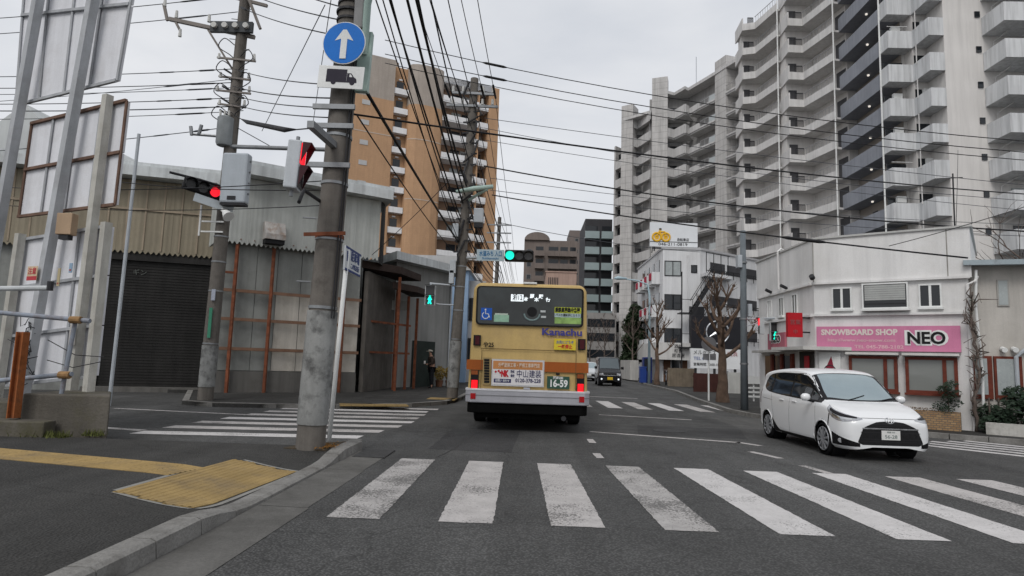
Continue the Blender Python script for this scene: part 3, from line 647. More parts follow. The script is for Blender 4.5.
# ---- small white block with outside stairs
wb = thing('small_apartment_building', (13, 54, 0), 'white three storey building with outside stairs and black star sign in front', 'building')
MB().prism([(10.87, 52), (13.9, 52), (20.5, 57), (20.5, 64), (10.87, 64)], 0, 10.85).build('wall', WB, wb)
MB().prism([(10.8, 51.93), (13.95, 51.93), (20.6, 56.95), (20.6, 64.1), (10.8, 64.1)], 10.85, 11.02).build('coping', mat('coping_grey', (.42, .42, .43), .7, .1, 1), wb)
BLKF = mat('black_frame', (.02, .02, .022), .4, .1, 4)
for z in (8.65, 5.9, 3.15):
    window(wb, (13.9, 52), (10.87, 52), 1.55, 2.9, z, z+1.25, BLKF, CURTAIN if z > 8 else PANE, mull=1)
    if z > 6: window(wb, (13.9, 52), (10.87, 52), .25, .75, z+.3, z+.95, BLKF, PANE, mull=0)
    for y0 in (53.2, 55.4, 57.6, 59.8):
        MB().box(10.78, 10.9, y0, y0+1.3, z-.2, z+.9).build('balcony_panel', WB, wb) if False else None
        MB().box(10.2, 10.86, y0-.1, y0+1.5, z-.55, z+.45).build('balcony', WB, wb); MB().box(10.82, 10.89, y0+.1, y0+1.2, z+.5, z+1.5).build('window', PANE, wb)
        if z > 4: MB().box(10.13, 10.19, y0+.15, y0+.95, z-.2, z+.38).build('red_cover', mat('red_cloth', (.38, .03, .06), .8, .15, 4), wb)
# corridors on the raking side: their inner shade is painted as dark panels
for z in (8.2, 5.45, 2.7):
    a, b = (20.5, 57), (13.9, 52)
    onwall('corridor_shade_panel', mat('shaded_corridor', (.06, .06, .065), .8, .2, 1), wb, a, b, .3, 7.2, z+.95, z+1.8, out=.03)
    mb = MB(); A_, B_ = Vector(a), Vector(b); d = (B_-A_).normalized(); n = Vector((-d.y, d.x))*.25
    for h in (.95, 1.15): mb.bar((*(A_+d*.3+n), z+h), (*(A_+d*7.2+n), z+h), .05, .05)
    for j in range(8): p = A_+d*(.4+.95*j)+n; mb.bar((*p, z+.55), (*p, z+1.15), .05, .05)
    mb.build('railing', BLKF, wb)
    for j in range(4): p = A_+d*(.3+2.25*j); MB().prism([p+n*.15, p+d*.25+n*.15, p+d*.25, p], z-.1, z+2.3).build('corridor_post', WB, wb)
# terrace railing and outside steel stair
mb = MB()
for q in range(4):
    x = 14.2 + q*.75; y = 51.3+q*.55; mb.bar((x, y, 8.9), (x, y, 10.6), .05, .05)
for h in (9.1, 10.55): mb.bar((14.2, 51.3, h), (16.6, 53.0, h), .05, .05)
mb.build('terrace_railing', BLKF, wb); MB().prism([(14.1, 51.2), (16.8, 53.1), (17.0, 54.5), (14.0, 52.2)], 8.65, 8.9).build('terrace_slab', WB, wb)
for k, z in enumerate((5.6, 2.9)):
    mb = MB(); p0 = Vector((12.9, 51.3, z)); p1 = Vector((14.6, 51.5, z+2.75))
    for o in (0, .8): mb.bar(p0+Vector((0, -o, 0)), p1+Vector((0, -o, 0)), .06, .25); mb.bar(p0+Vector((0, -o, 1)), p1+Vector((0, -o, 1)), .04, .04)
    for j in range(12): c = p0.lerp(p1, j/11); mb.box(c.x-.12, c.x+.12, c.y-.8, c.y, c.z-.02, c.z+.02)
    for j in range(6): c = p0.lerp(p1, j/5); mb.bar(c+Vector((0, -.8, 0)), c+Vector((0, -.8, 1)), .03, .03)
    mb.box(11.9, 12.95, 50.4, 51.4, z-.12, z-.02); mb.bar((12, 50.4, z-.1), (12, 50.4, z+1), .04, .04); mb.bar((12, 50.4, z+1), (12.9, 50.4, z+1), .04, .04)
    mb.build('outside_stair', BLKF, wb)
for x in (12.05, 14.6): MB().tube([(x, 50.5, 0), (x, 50.5, 8.8)], .05, 8).build('stair_post', BLKF, wb)
MB().tube([(12.9, 51.9, 3), (12.9, 51.9, 10.4)], .05, 8).build('drain_pipe', WB, wb)
MB().box(13.0, 14.2, 51.9, 51.97, 3.2, 6.2).build('stair_recess_shade', mat('shaded_corridor', (0, 0, 0)), wb)  # flat dark panel, shade of the stair recess put into its colour
# shop fascia at the foot
MB().prism([(10.1, 51.0), (12.9, 51.0), (12.9, 51.9), (10.85, 51.9), (10.1, 60)], 1.85, 3.2).build('shop_fascia', mat('fascia_white', (.58, .57, .55), .6, .06, 2, .2), wb)
for j, tx in enumerate(('酒処', '和食', '居酒屋')): text(tx, .34, DARK, wb, frame_m((11.9+.0*j, 50.99, 2.9-.36*j), (1, 0, 0), (0, 0, 1)), .01)
for x0, x1, mm in ((10.95, 11.5, mat('brown_wood', (.10, .05, .03), .7, .2, 3)), (11.6, 12.2, PANE), (12.3, 12.85, mat('brown_wood', (0, 0, 0)))): MB().box(x0, x1, 51.92, 51.98, .1, 1.85).build('door', mm, wb)
# roof billboard with yellow bicycles
bb = thing('roof_billboard', (12, 53, 11), 'white roof billboard with yellow bicycle picture on the white building', 'billboard')
MB().box(9.99, 13.95, 53, 53.15, 11.25, 13.3).build('panel', mat('billboard_face', (.66, .68, .70), .5, .03, 2), bb)
mb = MB()
for x in (10.4, 11.6, 12.8, 13.6): mb.bar((x, 53.25, 10.9), (x, 53.25, 13.2), .1, .1); mb.bar((x, 53.25, 12.6), (x, 54.3, 10.9), .07, .07)
mb.bar((10.3, 53.22, 11.15), (13.8, 53.22, 11.15), .12, .12); mb.build('support_frame', DARK, bb)
YB = mat('billboard_yellow', (.72, .42, .03), .5, .03, 2)
for cx in (10.55, 11.3):
    MB().tube([(cx + .34*math.cos(a), 52.975, 12.05+.34*math.sin(a)) for a in [k*math.pi/8 for k in range(17)]], .085, 6).build('painted_wheel', YB, bb)
    MB().disc((cx, 52.985, 12.05), .2, (0, -1, 0), .01, 14).build('painted_wheel', YB, bb)
mb = MB(); mb.tube([(10.55, 52.97, 12.1), (10.75, 52.97, 12.5), (11.2, 52.97, 12.5), (11.3, 52.97, 12.1)], .07, 6); mb.tube([(10.95, 52.97, 12.1), (10.8, 52.97, 12.65)], .06, 6); mb.build('painted_frame', YB, bb)
MB().box(10.75, 10.95, 52.96, 52.985, 12.65, 12.8).build('painted_saddle', DARK, bb)
MB().box(10.0, 13.95, 52.98, 52.995, 11.63, 11.68).build('printed_line', DARK, bb)
text('046-211-0819', .34, DARK, bb, frame_m((11.9, 52.985, 11.45), (1, 0, 0), (0, 0, 1)), .008, width=2.4); text('自転車店', .28, DARK, bb, frame_m((12.75, 52.985, 11.85), (1, 0, 0), (0, 0, 1)), .008, width=.95)

# ---- black and white star sign
ms = thing('roadside_sign', (11, 38, .1), 'black sign with silver three pointed star above white panel behind bare tree', 'sign')
MB().box(9.62, 12.5, 38, 38.18, 2.45, 4.36).build('black_panel', mat('sign_black', (.018, .018, .022), .4, .1, 2), ms)
MB().box(9.58, 12.5, 37.97, 38.2, 1.3, 2.447).build('white_panel', mat('sign_white', (.66, .67, .68), .5, .04, 2), ms)
SIL = mat('silver_badge', (.55, .57, .6), .3, .05, 4, metal=.6)
MB().tube([(11.15+.66*math.cos(a), 37.96, 3.42+.66*math.sin(a)) for a in [k*math.pi/18 for k in range(37)]], .045, 8, False).build('ring', SIL, ms, smooth=True)
mb = MB(); c = Vector((11.15, 37.985, 3.42))
for k in range(3):
    a = math.pi/2 + k*2*math.pi/3; d = Vector((math.cos(a), 0, math.sin(a))); s = Vector((math.sin(a), 0, -math.cos(a)))
    tip = c+d*.65; e0 = c+s*.1+d*.06; e1 = c-s*.1+d*.06; rid = c+Vector((0, -.05, 0))
    mb.poly([rid, e0, tip]); mb.poly([rid, tip, e1]); mb.poly([e0, c, tip]); mb.poly([c, e1, tip])
mb.build('star', SIL, ms, recalc=True)
text('メルセデス', .3, DARK, ms, frame_m((10.4, 37.96, 2.2), (1, 0, 0), (0, 0, 1)), .006, width=1.3); text('横浜', .3, mat('sign_red_text', (.3, .05, .06), .6), ms, frame_m((12.0, 37.96, 2.15), (1, 0, 0), (0, 0, 1)), .006, width=.6)
text('TEL 042', .26, mat('sign_blue_text', (.05, .10, .3), .6), ms, frame_m((10.2, 37.96, 1.86), (1, 0, 0), (0, 0, 1)), .006, width=.9); text('営業時間 10:00-18:00', .2, DARK, ms, frame_m((10.6, 37.96, 1.52), (1, 0, 0), (0, 0, 1)), .006, width=1.7)
for x in (9.9, 11.0, 12.2): MB().box(x-.06, x+.06, 38.05, 38.17, .1, 1.3).build('post', DARK, ms)
# fences at its foot
def board_fence(label, m, a, b, z1, n, gap=.02):
    a = Vector(a); b = Vector(b); d = (b-a)/n; f = thing('board_fence', (*((a+b)/2), .1), label, 'fence'); nn = Vector((-d.y, d.x)).normalized()*.03
    for k in range(n): p, q = a+d*(k+gap), a+d*(k+1-gap); MB().prism([p, q, q+nn, p+nn], .1, z1+random.uniform(-.01, .01)).build('board', m, f)
    mb = MB()
    for z in (.3, z1-.2): mb.wall(a-nn*.0+nn*1.2, b+nn*1.2, z, z+.08, .04)
    mb.build('rail', m, f); return f
board_fence('dark red board fence under the star sign', mat('red_brown_board', (.055, .022, .018), .8, .2, 3), (8.6, 33.5), (10.3, 34.1), 1.05, 9)
board_fence('beige board fence left of the dark red fence', mat('beige_board', (.17, .14, .105), .85, .2, 3), (8.9, 41.0), (10.6, 41.0), 1.25, 9)
MB().box(0, 0, 0, 0, 0, 0)
t = thing('panel_gate', (10.6, 33, .1), 'grey white sheet panel standing right of the dark red fence', 'panel'); MB().box(10.2, 11.0, 33, 33.06, .1, 1.15).build('sheet', mat('pale_sheet', (.42, .42, .4), .6, .1, 2, .3), t)
for x in (10.22, 10.95): MB().box(x-.03, x+.03, 33.07, 33.13, .1, 1.2).build('post', STEEL, t)
t = thing('slat_fence', (9.2, 25.8, .1), 'white slatted steel barrier beside the signal pole', 'fence')
for z in (.25, .42, .59): MB().box(8.55, 10.0, 25.8, 25.83, z, z+.07).build('slat', WHITE, t)
MB().box(8.5, 10.05, 25.78, 25.84, .78, 1.08).build('top_board', WHITE, t)
for x in (8.6, 9.0, 9.4, 9.95): MB().box(x-.025, x+.025, 25.84, 25.88, .1, 1.1).build('post', WHITE, t)

# ---- snowboard shop
C0, C1, C2 = (7.75, 17.5), (10.52, 15.48), (7.72, 21.6)
SHOPW = mat('shop_render', (.71, .705, .70), .8, .05, .7, .17, dirt=(.50, .485, .46), dirt_amt=.4, dirt_scale=.8, bump=.15)
sh = thing('shop_building', (9.5, 18.5, .1), 'white two storey snowboard shop with pink sign on the street corner', 'building')
MB().prism([C0, C1, (13.2, 19.2), (13.2, 21.6), C2], 0, 3.70).build('wall', SHOPW, sh)
off = .05
MB().prism([(7.73, 17.46), (10.55, 15.40), (13.3, 19.2), (13.3, 21.65), (7.68, 21.65)], 3.72, 4.94).build('upper_wall', SHOPW, sh)
MB().prism([(7.70, 17.42), (10.57, 15.33), (13.35, 19.2), (13.35, 21.7), (7.64, 21.7)], 4.94, 4.99).build('coping', mat('shop_coping', (.45, .45, .44), .7, .1, 2), sh)
SP = lambda x, y: onplane(x, y, C0, C1); SL = lambda x, y: onplane(x, y, C0, C2)
dF = (Vector(C1)-Vector(C0)).normalized(); nF = Vector((dF.y, -dF.x))        # outward, towards the camera
if nF.dot(-Vector(C0)) < 0: nF = -nF
def fbox(name, m, s0, s1, z0, z1, o0, o1, parent=sh, base=C0, d=dF, n=nF, **k):
    p, q = Vector(base)+d*s0, Vector(base)+d*s1
    return MB().prism([p+n*o0, q+n*o0, q+n*o1, p+n*o1], z0, z1).build(name, m, parent, **k)
LW = (Vector(C1)-Vector(C0)).length
fbox('ledge', SHOPW, -.03, LW+.04, 3.70, 3.76, -.1, .1); fbox('ledge', SHOPW, -.03, LW+.02, 2.84, 2.90, -.1, .09)
dL = Vector((0, 1)); nL = Vector((-1, 0))
fbox('ledge', SHOPW, .1, 4.1, 3.70, 3.76, -.1, .09, base=C0, d=dL, n=nL); fbox('ledge', SHOPW, .1, 4.1, 2.84, 2.90, -.1, .08, base=C0, d=dL, n=nL)
def shopwin(x0, x1, zb, zt, mull, fm=WHITE, pm=PANE, fr=.035, base=C0, d=dF, n=nF, o=.05):
    mb = MB(); P_ = lambda s, k: Vector(base)+d*s+n*k
    def q(s0, s1, z0, z1, o0, o1): mb.prism([P_(s0, o0), P_(s1, o0), P_(s1, o1), P_(s0, o1)], z0, z1)
    q(x0, x1, zb, zb+fr, -.02, o); q(x0, x1, zt-fr, zt, -.02, o); q(x0, x0+fr, zb+fr, zt-fr, -.02, o); q(x1-fr, x1, zb+fr, zt-fr, -.02, o)
    for k in range(1, mull+1): c = x0+(x1-x0)*k/(mull+1); q(c-fr*.8, c+fr*.8, zb+fr, zt-fr, -.02, o-.008)
    w_ = mb.build('window', fm, sh); mb = MB(); q(x0+fr, x1-fr, zb+fr, zt-fr, .004, o-.03); mb.build('pane', pm, w_)
    mb = MB(); q(x0-.03, x1+.03, zb-.05, zb-.002, -.02, o+.05); mb.build('sill', fm, w_); return w_
s0, s1 = SP(832, 300)[0], SP(852, 300)[0]; shopwin(s0, s1, 3.02, 3.60, 1)
s0, s1 = SP(863, 300)[0], SP(909, 300)[0]
ww = shopwin(s0, s1, 3.0, 3.66, 0, o=.16); 
blm = mat('blind', (.40, .41, .40), .7, .06, 8, .1)
for k in range(7): fbox('blind_slat', blm, s0+.06, s1-.06, 3.22+.056*k, 3.27+.056*k, .135, .15)
fbox('window_rail', DARK, s0+.05, s1-.05, 3.12, 3.145, .135, .15)
s0, s1 = SP(919, 300)[0], SP(942, 300)[0]; shopwin(s0, s1, 3.02, 3.60, 1)
WOOD = mat('red_brown_wood', (.13, .032, .02), .6, .25, 6, .1)
for xa, xb in ((850, 898), (906, 958)):
    s0, s1 = SP(xa, 370)[0], SP(xb, 370)[0]
    w_ = shopwin(s0, s1, .92, 1.80, 0, WOOD, glass('shop_glass', (.20, .21, .20), .08), fr=.07, o=.14)
    fbox('display_board', mat('display_white', (.42, .42, .4), .8, .06, 3), s0+.1, s1-.25, 1.15, 1.66, .02, .03)
    fbox('wood_post', WOOD, s1-.30, s1-.22, .95, 1.78, .10, .145)
    fbox('window_hood', mat('hood_white', (.55, .54, .52), .7, .1, 2), s0-.05, s1+.05, 1.83, 1.89, 0, .30)
# pink sign with lettering
PINK = mat('pink_sign', (.56, .20, .33), .55, .05, 2, .10)
s0, s1 = SP(817.5, 340)[0], SP(961, 340)[0]; zb, zt = 1.93, 2.56
fbox('pink_sign', PINK, s0, s1, zb, zt, .02, .10)
def sign_at(s, z, o=.103, base=C0, d=dF, n=nF): p = Vector(base)+d*s+n*o; return frame_m((p.x, p.y, z), (d.x, d.y, 0), (0, 0, 1))
PALE = mat('pale_letters', (.66, .60, .56), .6, .03, 2)
sA, sB = SP(822, 330)[0], SP(898, 330)[0]
text('SNOWBOARD SHOP', .2, PALE, sh, sign_at((sA+sB)/2, 2.40), .004, .008, width=sB-sA)
text('http://www.neo-snow.com', .11, mat('pale_letters2', (.64, .42, .46), .6), sh, sign_at((sA+sB)/2+.05, 2.20), .003, .002, width=(sB-sA)*.88)
text('TEL 045-788-2182', .12, mat('pale_letters2', (0, 0, 0)), sh, sign_at((sA+sB)/2+.45, 2.03), .003, .002, width=(sB-sA)*.62)
sC = (SP(908, 340)[0]+SP(946, 340)[0])/2; wN = SP(946, 340)[0]-SP(908, 340)[0]
text('NEO', .42, WHITE, sh, sign_at(sC, 2.25, .104), .006, .045, width=wN+.12); text('NEO', .40, BLACK, sh, sign_at(sC, 2.25, .114), .006, .012, width=wN)
# side facing the main road
for xa, xb in ((767.5, 772), (779, 784), (792.5, 798)):
    a, b = sorted((SL(xa, 300)[0], SL(xb, 300)[0])); shopwin(a, b, 3.0, 3.58, 1, base=C0, d=dL, n=nL, fr=.03)
a, b = sorted((SL(769.5, 340)[0], SL(787, 340)[0])); fbox('pink_side_sign', mat('pink_sign_faded', (.42, .14, .18), .6, .08, 2, .2), a, b, 2.0, 2.50, .02, .08, d=dL, n=nL)
text('NEO', .3, WHITE, sh, frame_m((C0[0]-.083, C0[1]+(a+b)/2, 2.3), (0, -1, 0), (0, 0, 1)), .004, .03, width=(b-a)*.55); text('NEO', .29, BLACK, sh, frame_m((C0[0]-.09, C0[1]+(a+b)/2, 2.3), (0, -1, 0), (0, 0, 1)), .004, .008, width=(b-a)*.5)
p = Vector((7.72, 17.72)); rs = MB().box(7.12, 7.52, 17.72, 17.86, 2.28, 2.95).build('red_box_sign', mat('red_sign', (.42, .012, .02), .45, .06, 3), sh)
text('営業', .15, mat('red_sign_text', (.28, .10, .10), .6), sh, frame_m((7.32, 17.715, 2.68), (1, 0, 0), (0, 0, 1)), .003); text('中', .13, mat('red_sign_text', (0, 0, 0)), sh, frame_m((7.32, 17.715, 2.42), (1, 0, 0), (0, 0, 1)), .003)
MB().box(7.52, 7.74, 17.77, 17.81, 2.4, 2.44).build('sign_bracket', DARK, sh); MB().box(7.52, 7.74, 17.77, 17.81, 2.8, 2.84).build('sign_bracket', DARK, sh)
MB().prism([(7.1, 18.9), (7.3, 17.2), (8.3, 16.9), (8.6, 16.88), (7.9, 17.45), (7.73, 19.0)], 1.93, 2.02).build('entrance_canopy', mat('canopy_white', (.5, .49, .47), .7, .1, 2, .2), sh)
fbox('white_panel', WHITE, .1, .62, .9, 1.88, .02, .06); 
lp = SP(838, 365); 
fbox('panel_badge', mat('badge_dark', (.04, .04, .05), .5), .28, .44, 1.35, 1.38, .061, .066); P_ = lambda s, z, o: (*(Vector(C0)+dF*s+nF*o), z)
MB().extrude([P_(.26, 1.46, .062), P_(.46, 1.46, .062), P_(.40, 1.78, .062)], (nF.x*.004, nF.y*.004, 0)).build('panel_badge', mat('badge_red', (.22, .02, .04), .5), sh)
MB().tube([P_(.36+.13*math.cos(a), 1.42+.12*math.sin(a), .064) for a in [k*math.pi/10 for k in range(21)]], .012, 6).build('panel_badge', DARK, sh)
fbox('entrance', mat('entrance_dark', (.04, .035, .03), .6), .05, .9, .1, 1.9, .01, .05, d=dL, n=nL); fbox('poster', mat('red_poster', (.4, .03, .04), .6), .25, .5, 1.45, 1.78, .055, .09, d=dL, n=nL)
for k in range(3): fbox('wood_window', WOOD, 1.3+.75*k, 1.45+.75*k, .2, 1.85, .02, .10, d=dL, n=nL); fbox('pane', PANE, 1.46+.75*k, 2.04+.75*k, .3, 1.8, .02, .05, d=dL, n=nL)
fbox('side_hood', mat('canopy_white', (0, 0, 0)), 1.1, 3.9, 1.9, 1.97, 0, .35, d=dL, n=nL)
for x, y0, y1 in ((813, 240, 283), (946, 230, 277)):
    s, z = SP(x, y0); fbox('wall_joint', mat('joint_stain', (.28, .27, .25), .9, .2, 4), s-.012, s+.012, 3.77, 4.93, .046, .053)
MB().tube([(7.66, 17.36, 3.86), (7.6, 17.3, 3.92)], .07, 10).build('floodlight', DARK, sh)
for yy in (19.2, 20.4): MB().tube([(7.7, yy, 3.8), (7.5, yy-.05, 3.88)], .05, 8).build('floodlight', DARK, sh)
MB().tube([(7.62, 19.6, 3.8), (7.6, 19.6, 4.98), (7.72, 19.65, 5.08), (7.9, 19.7, 5.0)], .03, 8).build('drain_pipe', SHOPW, sh)
MB().tube([(*(Vector(C1)+nF*.06+dF*(-.02)), .1), (*(Vector(C1)+nF*.06+dF*(-.02)), 3.55), (10.62, 15.4, 3.62), (10.75, 15.5, 3.75)], .035, 8).build('drain_pipe', SHOPW, sh)
MB().tube([(11.0, 16.6, 4.98), (10.95, 16.5, 6.6)], .02, 6).build('antenna_mast', DARK, sh); MB().tube([(10.55, 16.5, 6.45), (11.2, 16.5, 6.5)], .012, 5).build('antenna_arm', DARK, sh)
# ---- beige house beside it
AB = mat('annex_render', (.50, .475, .44), .85, .08, .7, .25, dirt=(.30, .28, .25), dirt_amt=.5, dirt_scale=.7, bump=.2)
an = thing('house', (14, 17, .1), 'beige rendered house with pale eaves right of the snowboard shop', 'building')
E0, E1 = (10.62, 15.72), (18.0, 13.3); dE = (Vector(E1)-Vector(E0)).normalized(); nE = Vector((dE.y, -dE.x))
if nE.y > 0: nE = -nE
MB().prism([E0, E1, (19.5, 20), (13.4, 21)], 0, 4.15).build('wall', AB, an)
ROOFB = mat('pale_blue_roof', (.34, .40, .43), .6, .12, 3, .15, dirt=(.10, .09, .09), dirt_amt=.6, dirt_scale=3)
e0, e1 = Vector(E0)+nE*.42-dE*.15, Vector(E1)+nE*.42
mb = MB(); mb.poly([(*e0, 4.12), (*e1, 4.12), (19.0, 17, 4.45), (12.4, 18.6, 4.45)]); mb.poly([(*e0, 4.0), (*e1, 4.0), (*e1, 4.12), (*e0, 4.12)]); mb.poly([(*e0, 4.0), (*e1, 4.0), (19.0, 17, 4.33), (12.4, 18.6, 4.33)]); mb.poly([(*e0, 4.0), (*e0, 4.12), (12.4, 18.6, 4.45), (12.4, 18.6, 4.33)])
mb.build('roof', ROOFB, an)
SE = lambda x, y: onplane(x, y, E0, E1)
def ebox(name, m, s0, s1, z0, z1, o0, o1): return fbox(name, m, s0, s1, z0, z1, o0, o1, parent=an, base=E0, d=dE, n=nE)
s0, s1 = SE(998, 290)[0], SE(1007, 290)[0]; z0, z1 = SE(1002, 305)[1], SE(1002, 281)[1]; wq = ebox('window', mat('annex_frame', (.35, .34, .32), .7), s0-.03, s1+.03, z0-.03, z1+.03, 0, .03); fbox('pane', CURTAIN, s0, s1, z0, z1, .02, .035, parent=wq, base=E0, d=dE, n=nE)
for xa, xb in ((974, 989), (996, 1019)):
    s0, s1 = SE(xa, 370)[0], SE(xb, 370)[0]; wq = ebox('window', WOOD, s0-.05, s1+.05, .85, 1.86, 0, .06); fbox('pane', CURTAIN, s0, s1-.05, .95, 1.8, .05, .065, parent=wq, base=E0, d=dE, n=nE)
for x in (1002, 1013): s, z = SE(x, 349); p = Vector(E0)+dE*s; MB().tube([(*(p+nE*.02), z), (*(p+nE*.18), z-.03)], .06, 10).build('wall_lamp', WHITE, an)
s, z = SE(1012, 360); p = Vector(E0)+dE*(s+.05)+nE*.1; MB().tube([(*p, .5), (*p, 1.85), (*(p+dE*.2), 2.05), (*(p+dE*.9), 2.12)], .045, 8).build('drain_pipe', GREYP, an)
p = Vector(E0)+dE*.15+nE*.25; MB().tube([(*p, .2), (*(p+Vector((.03, 0))), 1.4), (*(p+Vector((-.05, 0))), 3.0), (*(p), 3.9)], .03, 8).build('drain_pipe', WHITE, an)
# ================================================================ VEGETATION
BARK = mat('bark', (.135, .092, .068), .95, .3, 4, .2, dirt=(.06, .045, .035), dirt_amt=.7, dirt_scale=5, bump=.8, bscale=35)
BARK2 = mat('bark_grey', (.12, .095, .082), .95, .3, 4, .2, bump=.6, bscale=35)
def pollard(name, loc, H, r, label, seed, group, mt=BARK, lean=0.0, spread=1.0, limbs=9, knob=1.0):
    """street tree cut back to knuckles: tapering leader, arching limbs, swollen ends with a few shoots"""
    rnd = random.Random(seed); t = thing(name, loc, label, 'tree', group); base = Vector(loc); n = 10; top = H*.72
    pts = [base + Vector((lean*H*.12*(k/n)**1.5 + (rnd.gauss(0, .018)*H/5 if k else 0), rnd.gauss(0, .015) if k else 0, top*k/n - (.06 if k == 0 else 0))) for k in range(n+1)]
    rs = [r*(1.42 if k == 0 else 1.12 if k == 1 else (1-.68*(k/n)**1.25)*rnd.uniform(.93, 1.08)) for k in range(n+1)]
    MB().tube(catmull(pts, 3), [rs[min(n, k//3)]+(rs[min(n, k//3+1)]-rs[min(n, k//3)])*(k % 3)/3 for k in range(3*n+1)], 12).build('trunk', mt, t, smooth=True)
    br = MB(); tw_ = br
    def ball(p, d, rr):
        br.tube([p-d*rr*.9, p-d*rr*.35, p+d*rr*.25, p+d*rr*.8], [rr*.55, rr*1.0, rr*.95, rr*.35], 7)
        for k in range(rnd.randint(3, 6)):
            nd = (d*.7+Vector((rnd.gauss(0, .6), rnd.gauss(0, .6), rnd.gauss(.35, .4)))).normalized(); l = rnd.uniform(.10, .30)*H/5
            tw_.tube([p+nd*rr*.5, p+nd*(rr*.5+l*.5)+Vector((rnd.gauss(0, .01), 0, .012)), p+nd*(rr*.5+l)+Vector((0, 0, .03))], [.011*H/5, .008*H/5, .003], 4)
    def limb(p, d, L, rr, dep):
        q = [p]; rad = [rr]; cur = p; m_ = 6
        for k in range(m_):
            d = (d + Vector((rnd.gauss(0, .13), rnd.gauss(0, .13), .16+rnd.gauss(0, .08)))).normalized(); cur = cur+d*L/m_; q.append(cur); rad.append(rr*(1-.45*(k+1)/m_)*rnd.uniform(.92, 1.1))
        br.tube(q, rad, 8); ball(cur, d, max(rad[-1]*1.75*knob, .03*H/5))
        if dep < 2:
            for k in range(2 if dep == 0 else 1):
                i = rnd.randint(2, m_-1); nd = (d+Vector((rnd.gauss(0, .8), rnd.gauss(0, .8), rnd.gauss(0, .35)))).normalized(); limb(q[i], nd, L*rnd.uniform(.38, .6), rad[i]*.66, dep+1)
    for k in range(limbs):
        f = .45+.5*k/(limbs-1); i = f*n; p = pts[int(i)].lerp(pts[min(n, int(i)+1)], i-int(i)); a = k*2.4+rnd.uniform(-.4, .4); el = .25+.75*(k/limbs)+rnd.uniform(-.1, .2)
        limb(p, Vector((math.cos(a)*spread, math.sin(a)*spread, el)).normalized(), H*rnd.uniform(.20, .31)*(1.15-.35*k/limbs), r*(.41-.09*k/limbs), 0)
    limb(pts[-1]-Vector((0, 0, .05)), Vector((lean*.3, 0, 1)), H*.24, rs[-1]*.9, 0)
    br.build('crown', mt, t, smooth=True)
    return t
G1 = 'bare pollarded street trees'
pollard('bare_tree', (7.35, 24.4, .1), 5.0, .195, 'large bare pollarded tree in front of the black star sign', 5, G1, lean=-.2)
pollard('bare_tree', (8.75, 43.6, .1), 6.0, .16, 'bare pollarded tree beside the pale blue lamp post', 9, G1)
pollard('bare_tree', (9.3, 57.0, .1), 6.2, .10, 'thin bare tree in front of the dark evergreen', 14, G1, BARK2, spread=.7, limbs=7)
pollard('bare_tree', (7.9, 66.0, .1), 6.2, .09, 'thin bare tree far down the road above the black van', 21, G1, BARK2, spread=.7, limbs=7)
pollard('bare_tree', (6.8, 70.0, .1), 6.2, .09, 'thin bare tree furthest down the road beside the bus', 28, G1, BARK2, spread=.6)
# fine bare tree behind the beige house
def bare_fine(loc, H, label, seed):
    rnd = random.Random(seed); t = thing('bare_tree', loc, label, 'tree'); br = MB(); base = Vector(loc)
    MB().tube([base-Vector((0, 0, .1)), base+Vector((.1, 0, H*.25)), base+Vector((0, .1, H*.5))], [.17, .13, .1], 8).build('trunk', BARK2, t, smooth=True)
    def limb(p, d, L, rr, dep):
        q = [p]; cur = p; d = d.normalized()
        for k in range(4): d = (d + Vector((rnd.gauss(0, .17), rnd.gauss(0, .17), rnd.gauss(.06, .1)))).normalized(); cur = cur+d*L/4; q.append(cur)
        br.tube(q, [rr, rr*.85, rr*.7, rr*.55, rr*.4], 5)
        if dep < 3:
            for k in range(3): i = rnd.randint(1, 4); limb(q[i], (d+Vector((rnd.gauss(0, .6), rnd.gauss(0, .6), rnd.gauss(.1, .35)))).normalized(), L*rnd.uniform(.5, .75), rr*.55, dep+1)
    for k in range(6): a = k*1.05+rnd.uniform(-.3, .3); limb(base+Vector((0, .05, H*(.35+.03*k))), Vector((math.cos(a), math.sin(a), .55)), H*.36, .07, 0)
    br.build('crown', BARK2, t); return t
bare_fine((20.3, 25.0, .1), 8.4, 'fine branched bare tree behind the beige house at the right edge', 4)
def leaf_mass(mb, rnd, c, rad, n, s, squash=1.0, shell=.55):
    for _ in range(n):
        while True:
            v = Vector((rnd.uniform(-1, 1), rnd.uniform(-1, 1), rnd.uniform(-1, 1)))
            if shell < v.length < 1 or (v.length < 1 and rnd.random() < .25): break
        p = Vector(c) + Vector((v.x*rad[0], v.y*rad[1], v.z*rad[2])); a = Vector((rnd.gauss(0, 1), rnd.gauss(0, 1), rnd.gauss(0, 1))).normalized(); b = a.orthogonal().normalized(); l = s*rnd.uniform(.6, 1.3)
        mb.poly([p-a*l, p+b*l*.45, p+a*l, p-b*l*.45])
LEAF = mat('evergreen_leaves', (.022, .036, .016), .6, .5, .9, fine=.25, fscale=9)
LEAF2 = mat('hedge_leaves', (.018, .032, .019), .6, .5, 1.6, fine=.25, fscale=12)
def evergreen(loc, H, rx, label, seed):
    rnd = random.Random(seed); t = thing('evergreen_tree', loc, label, 'tree'); b = Vector(loc)
    MB().tube([b-Vector((0, 0, .1)), b+Vector((.05, 0, H*.4)), b+Vector((0, 0, H*.8))], [.18, .13, .05], 8).build('trunk', BARK2, t, smooth=True)
    mb = MB()
    for k in range(26):
        z = rnd.uniform(.16, .95); w_ = rx*(1.1-.55*z)*rnd.uniform(.5, 1); a = rnd.uniform(0, 6.28)
        leaf_mass(mb, rnd, b+Vector((math.cos(a)*w_*.7, math.sin(a)*w_*.7, H*z)), (rx*.5, rx*.5, H*.11), 260, .17)
    mb.build('crown', LEAF, t, recalc=False); return t
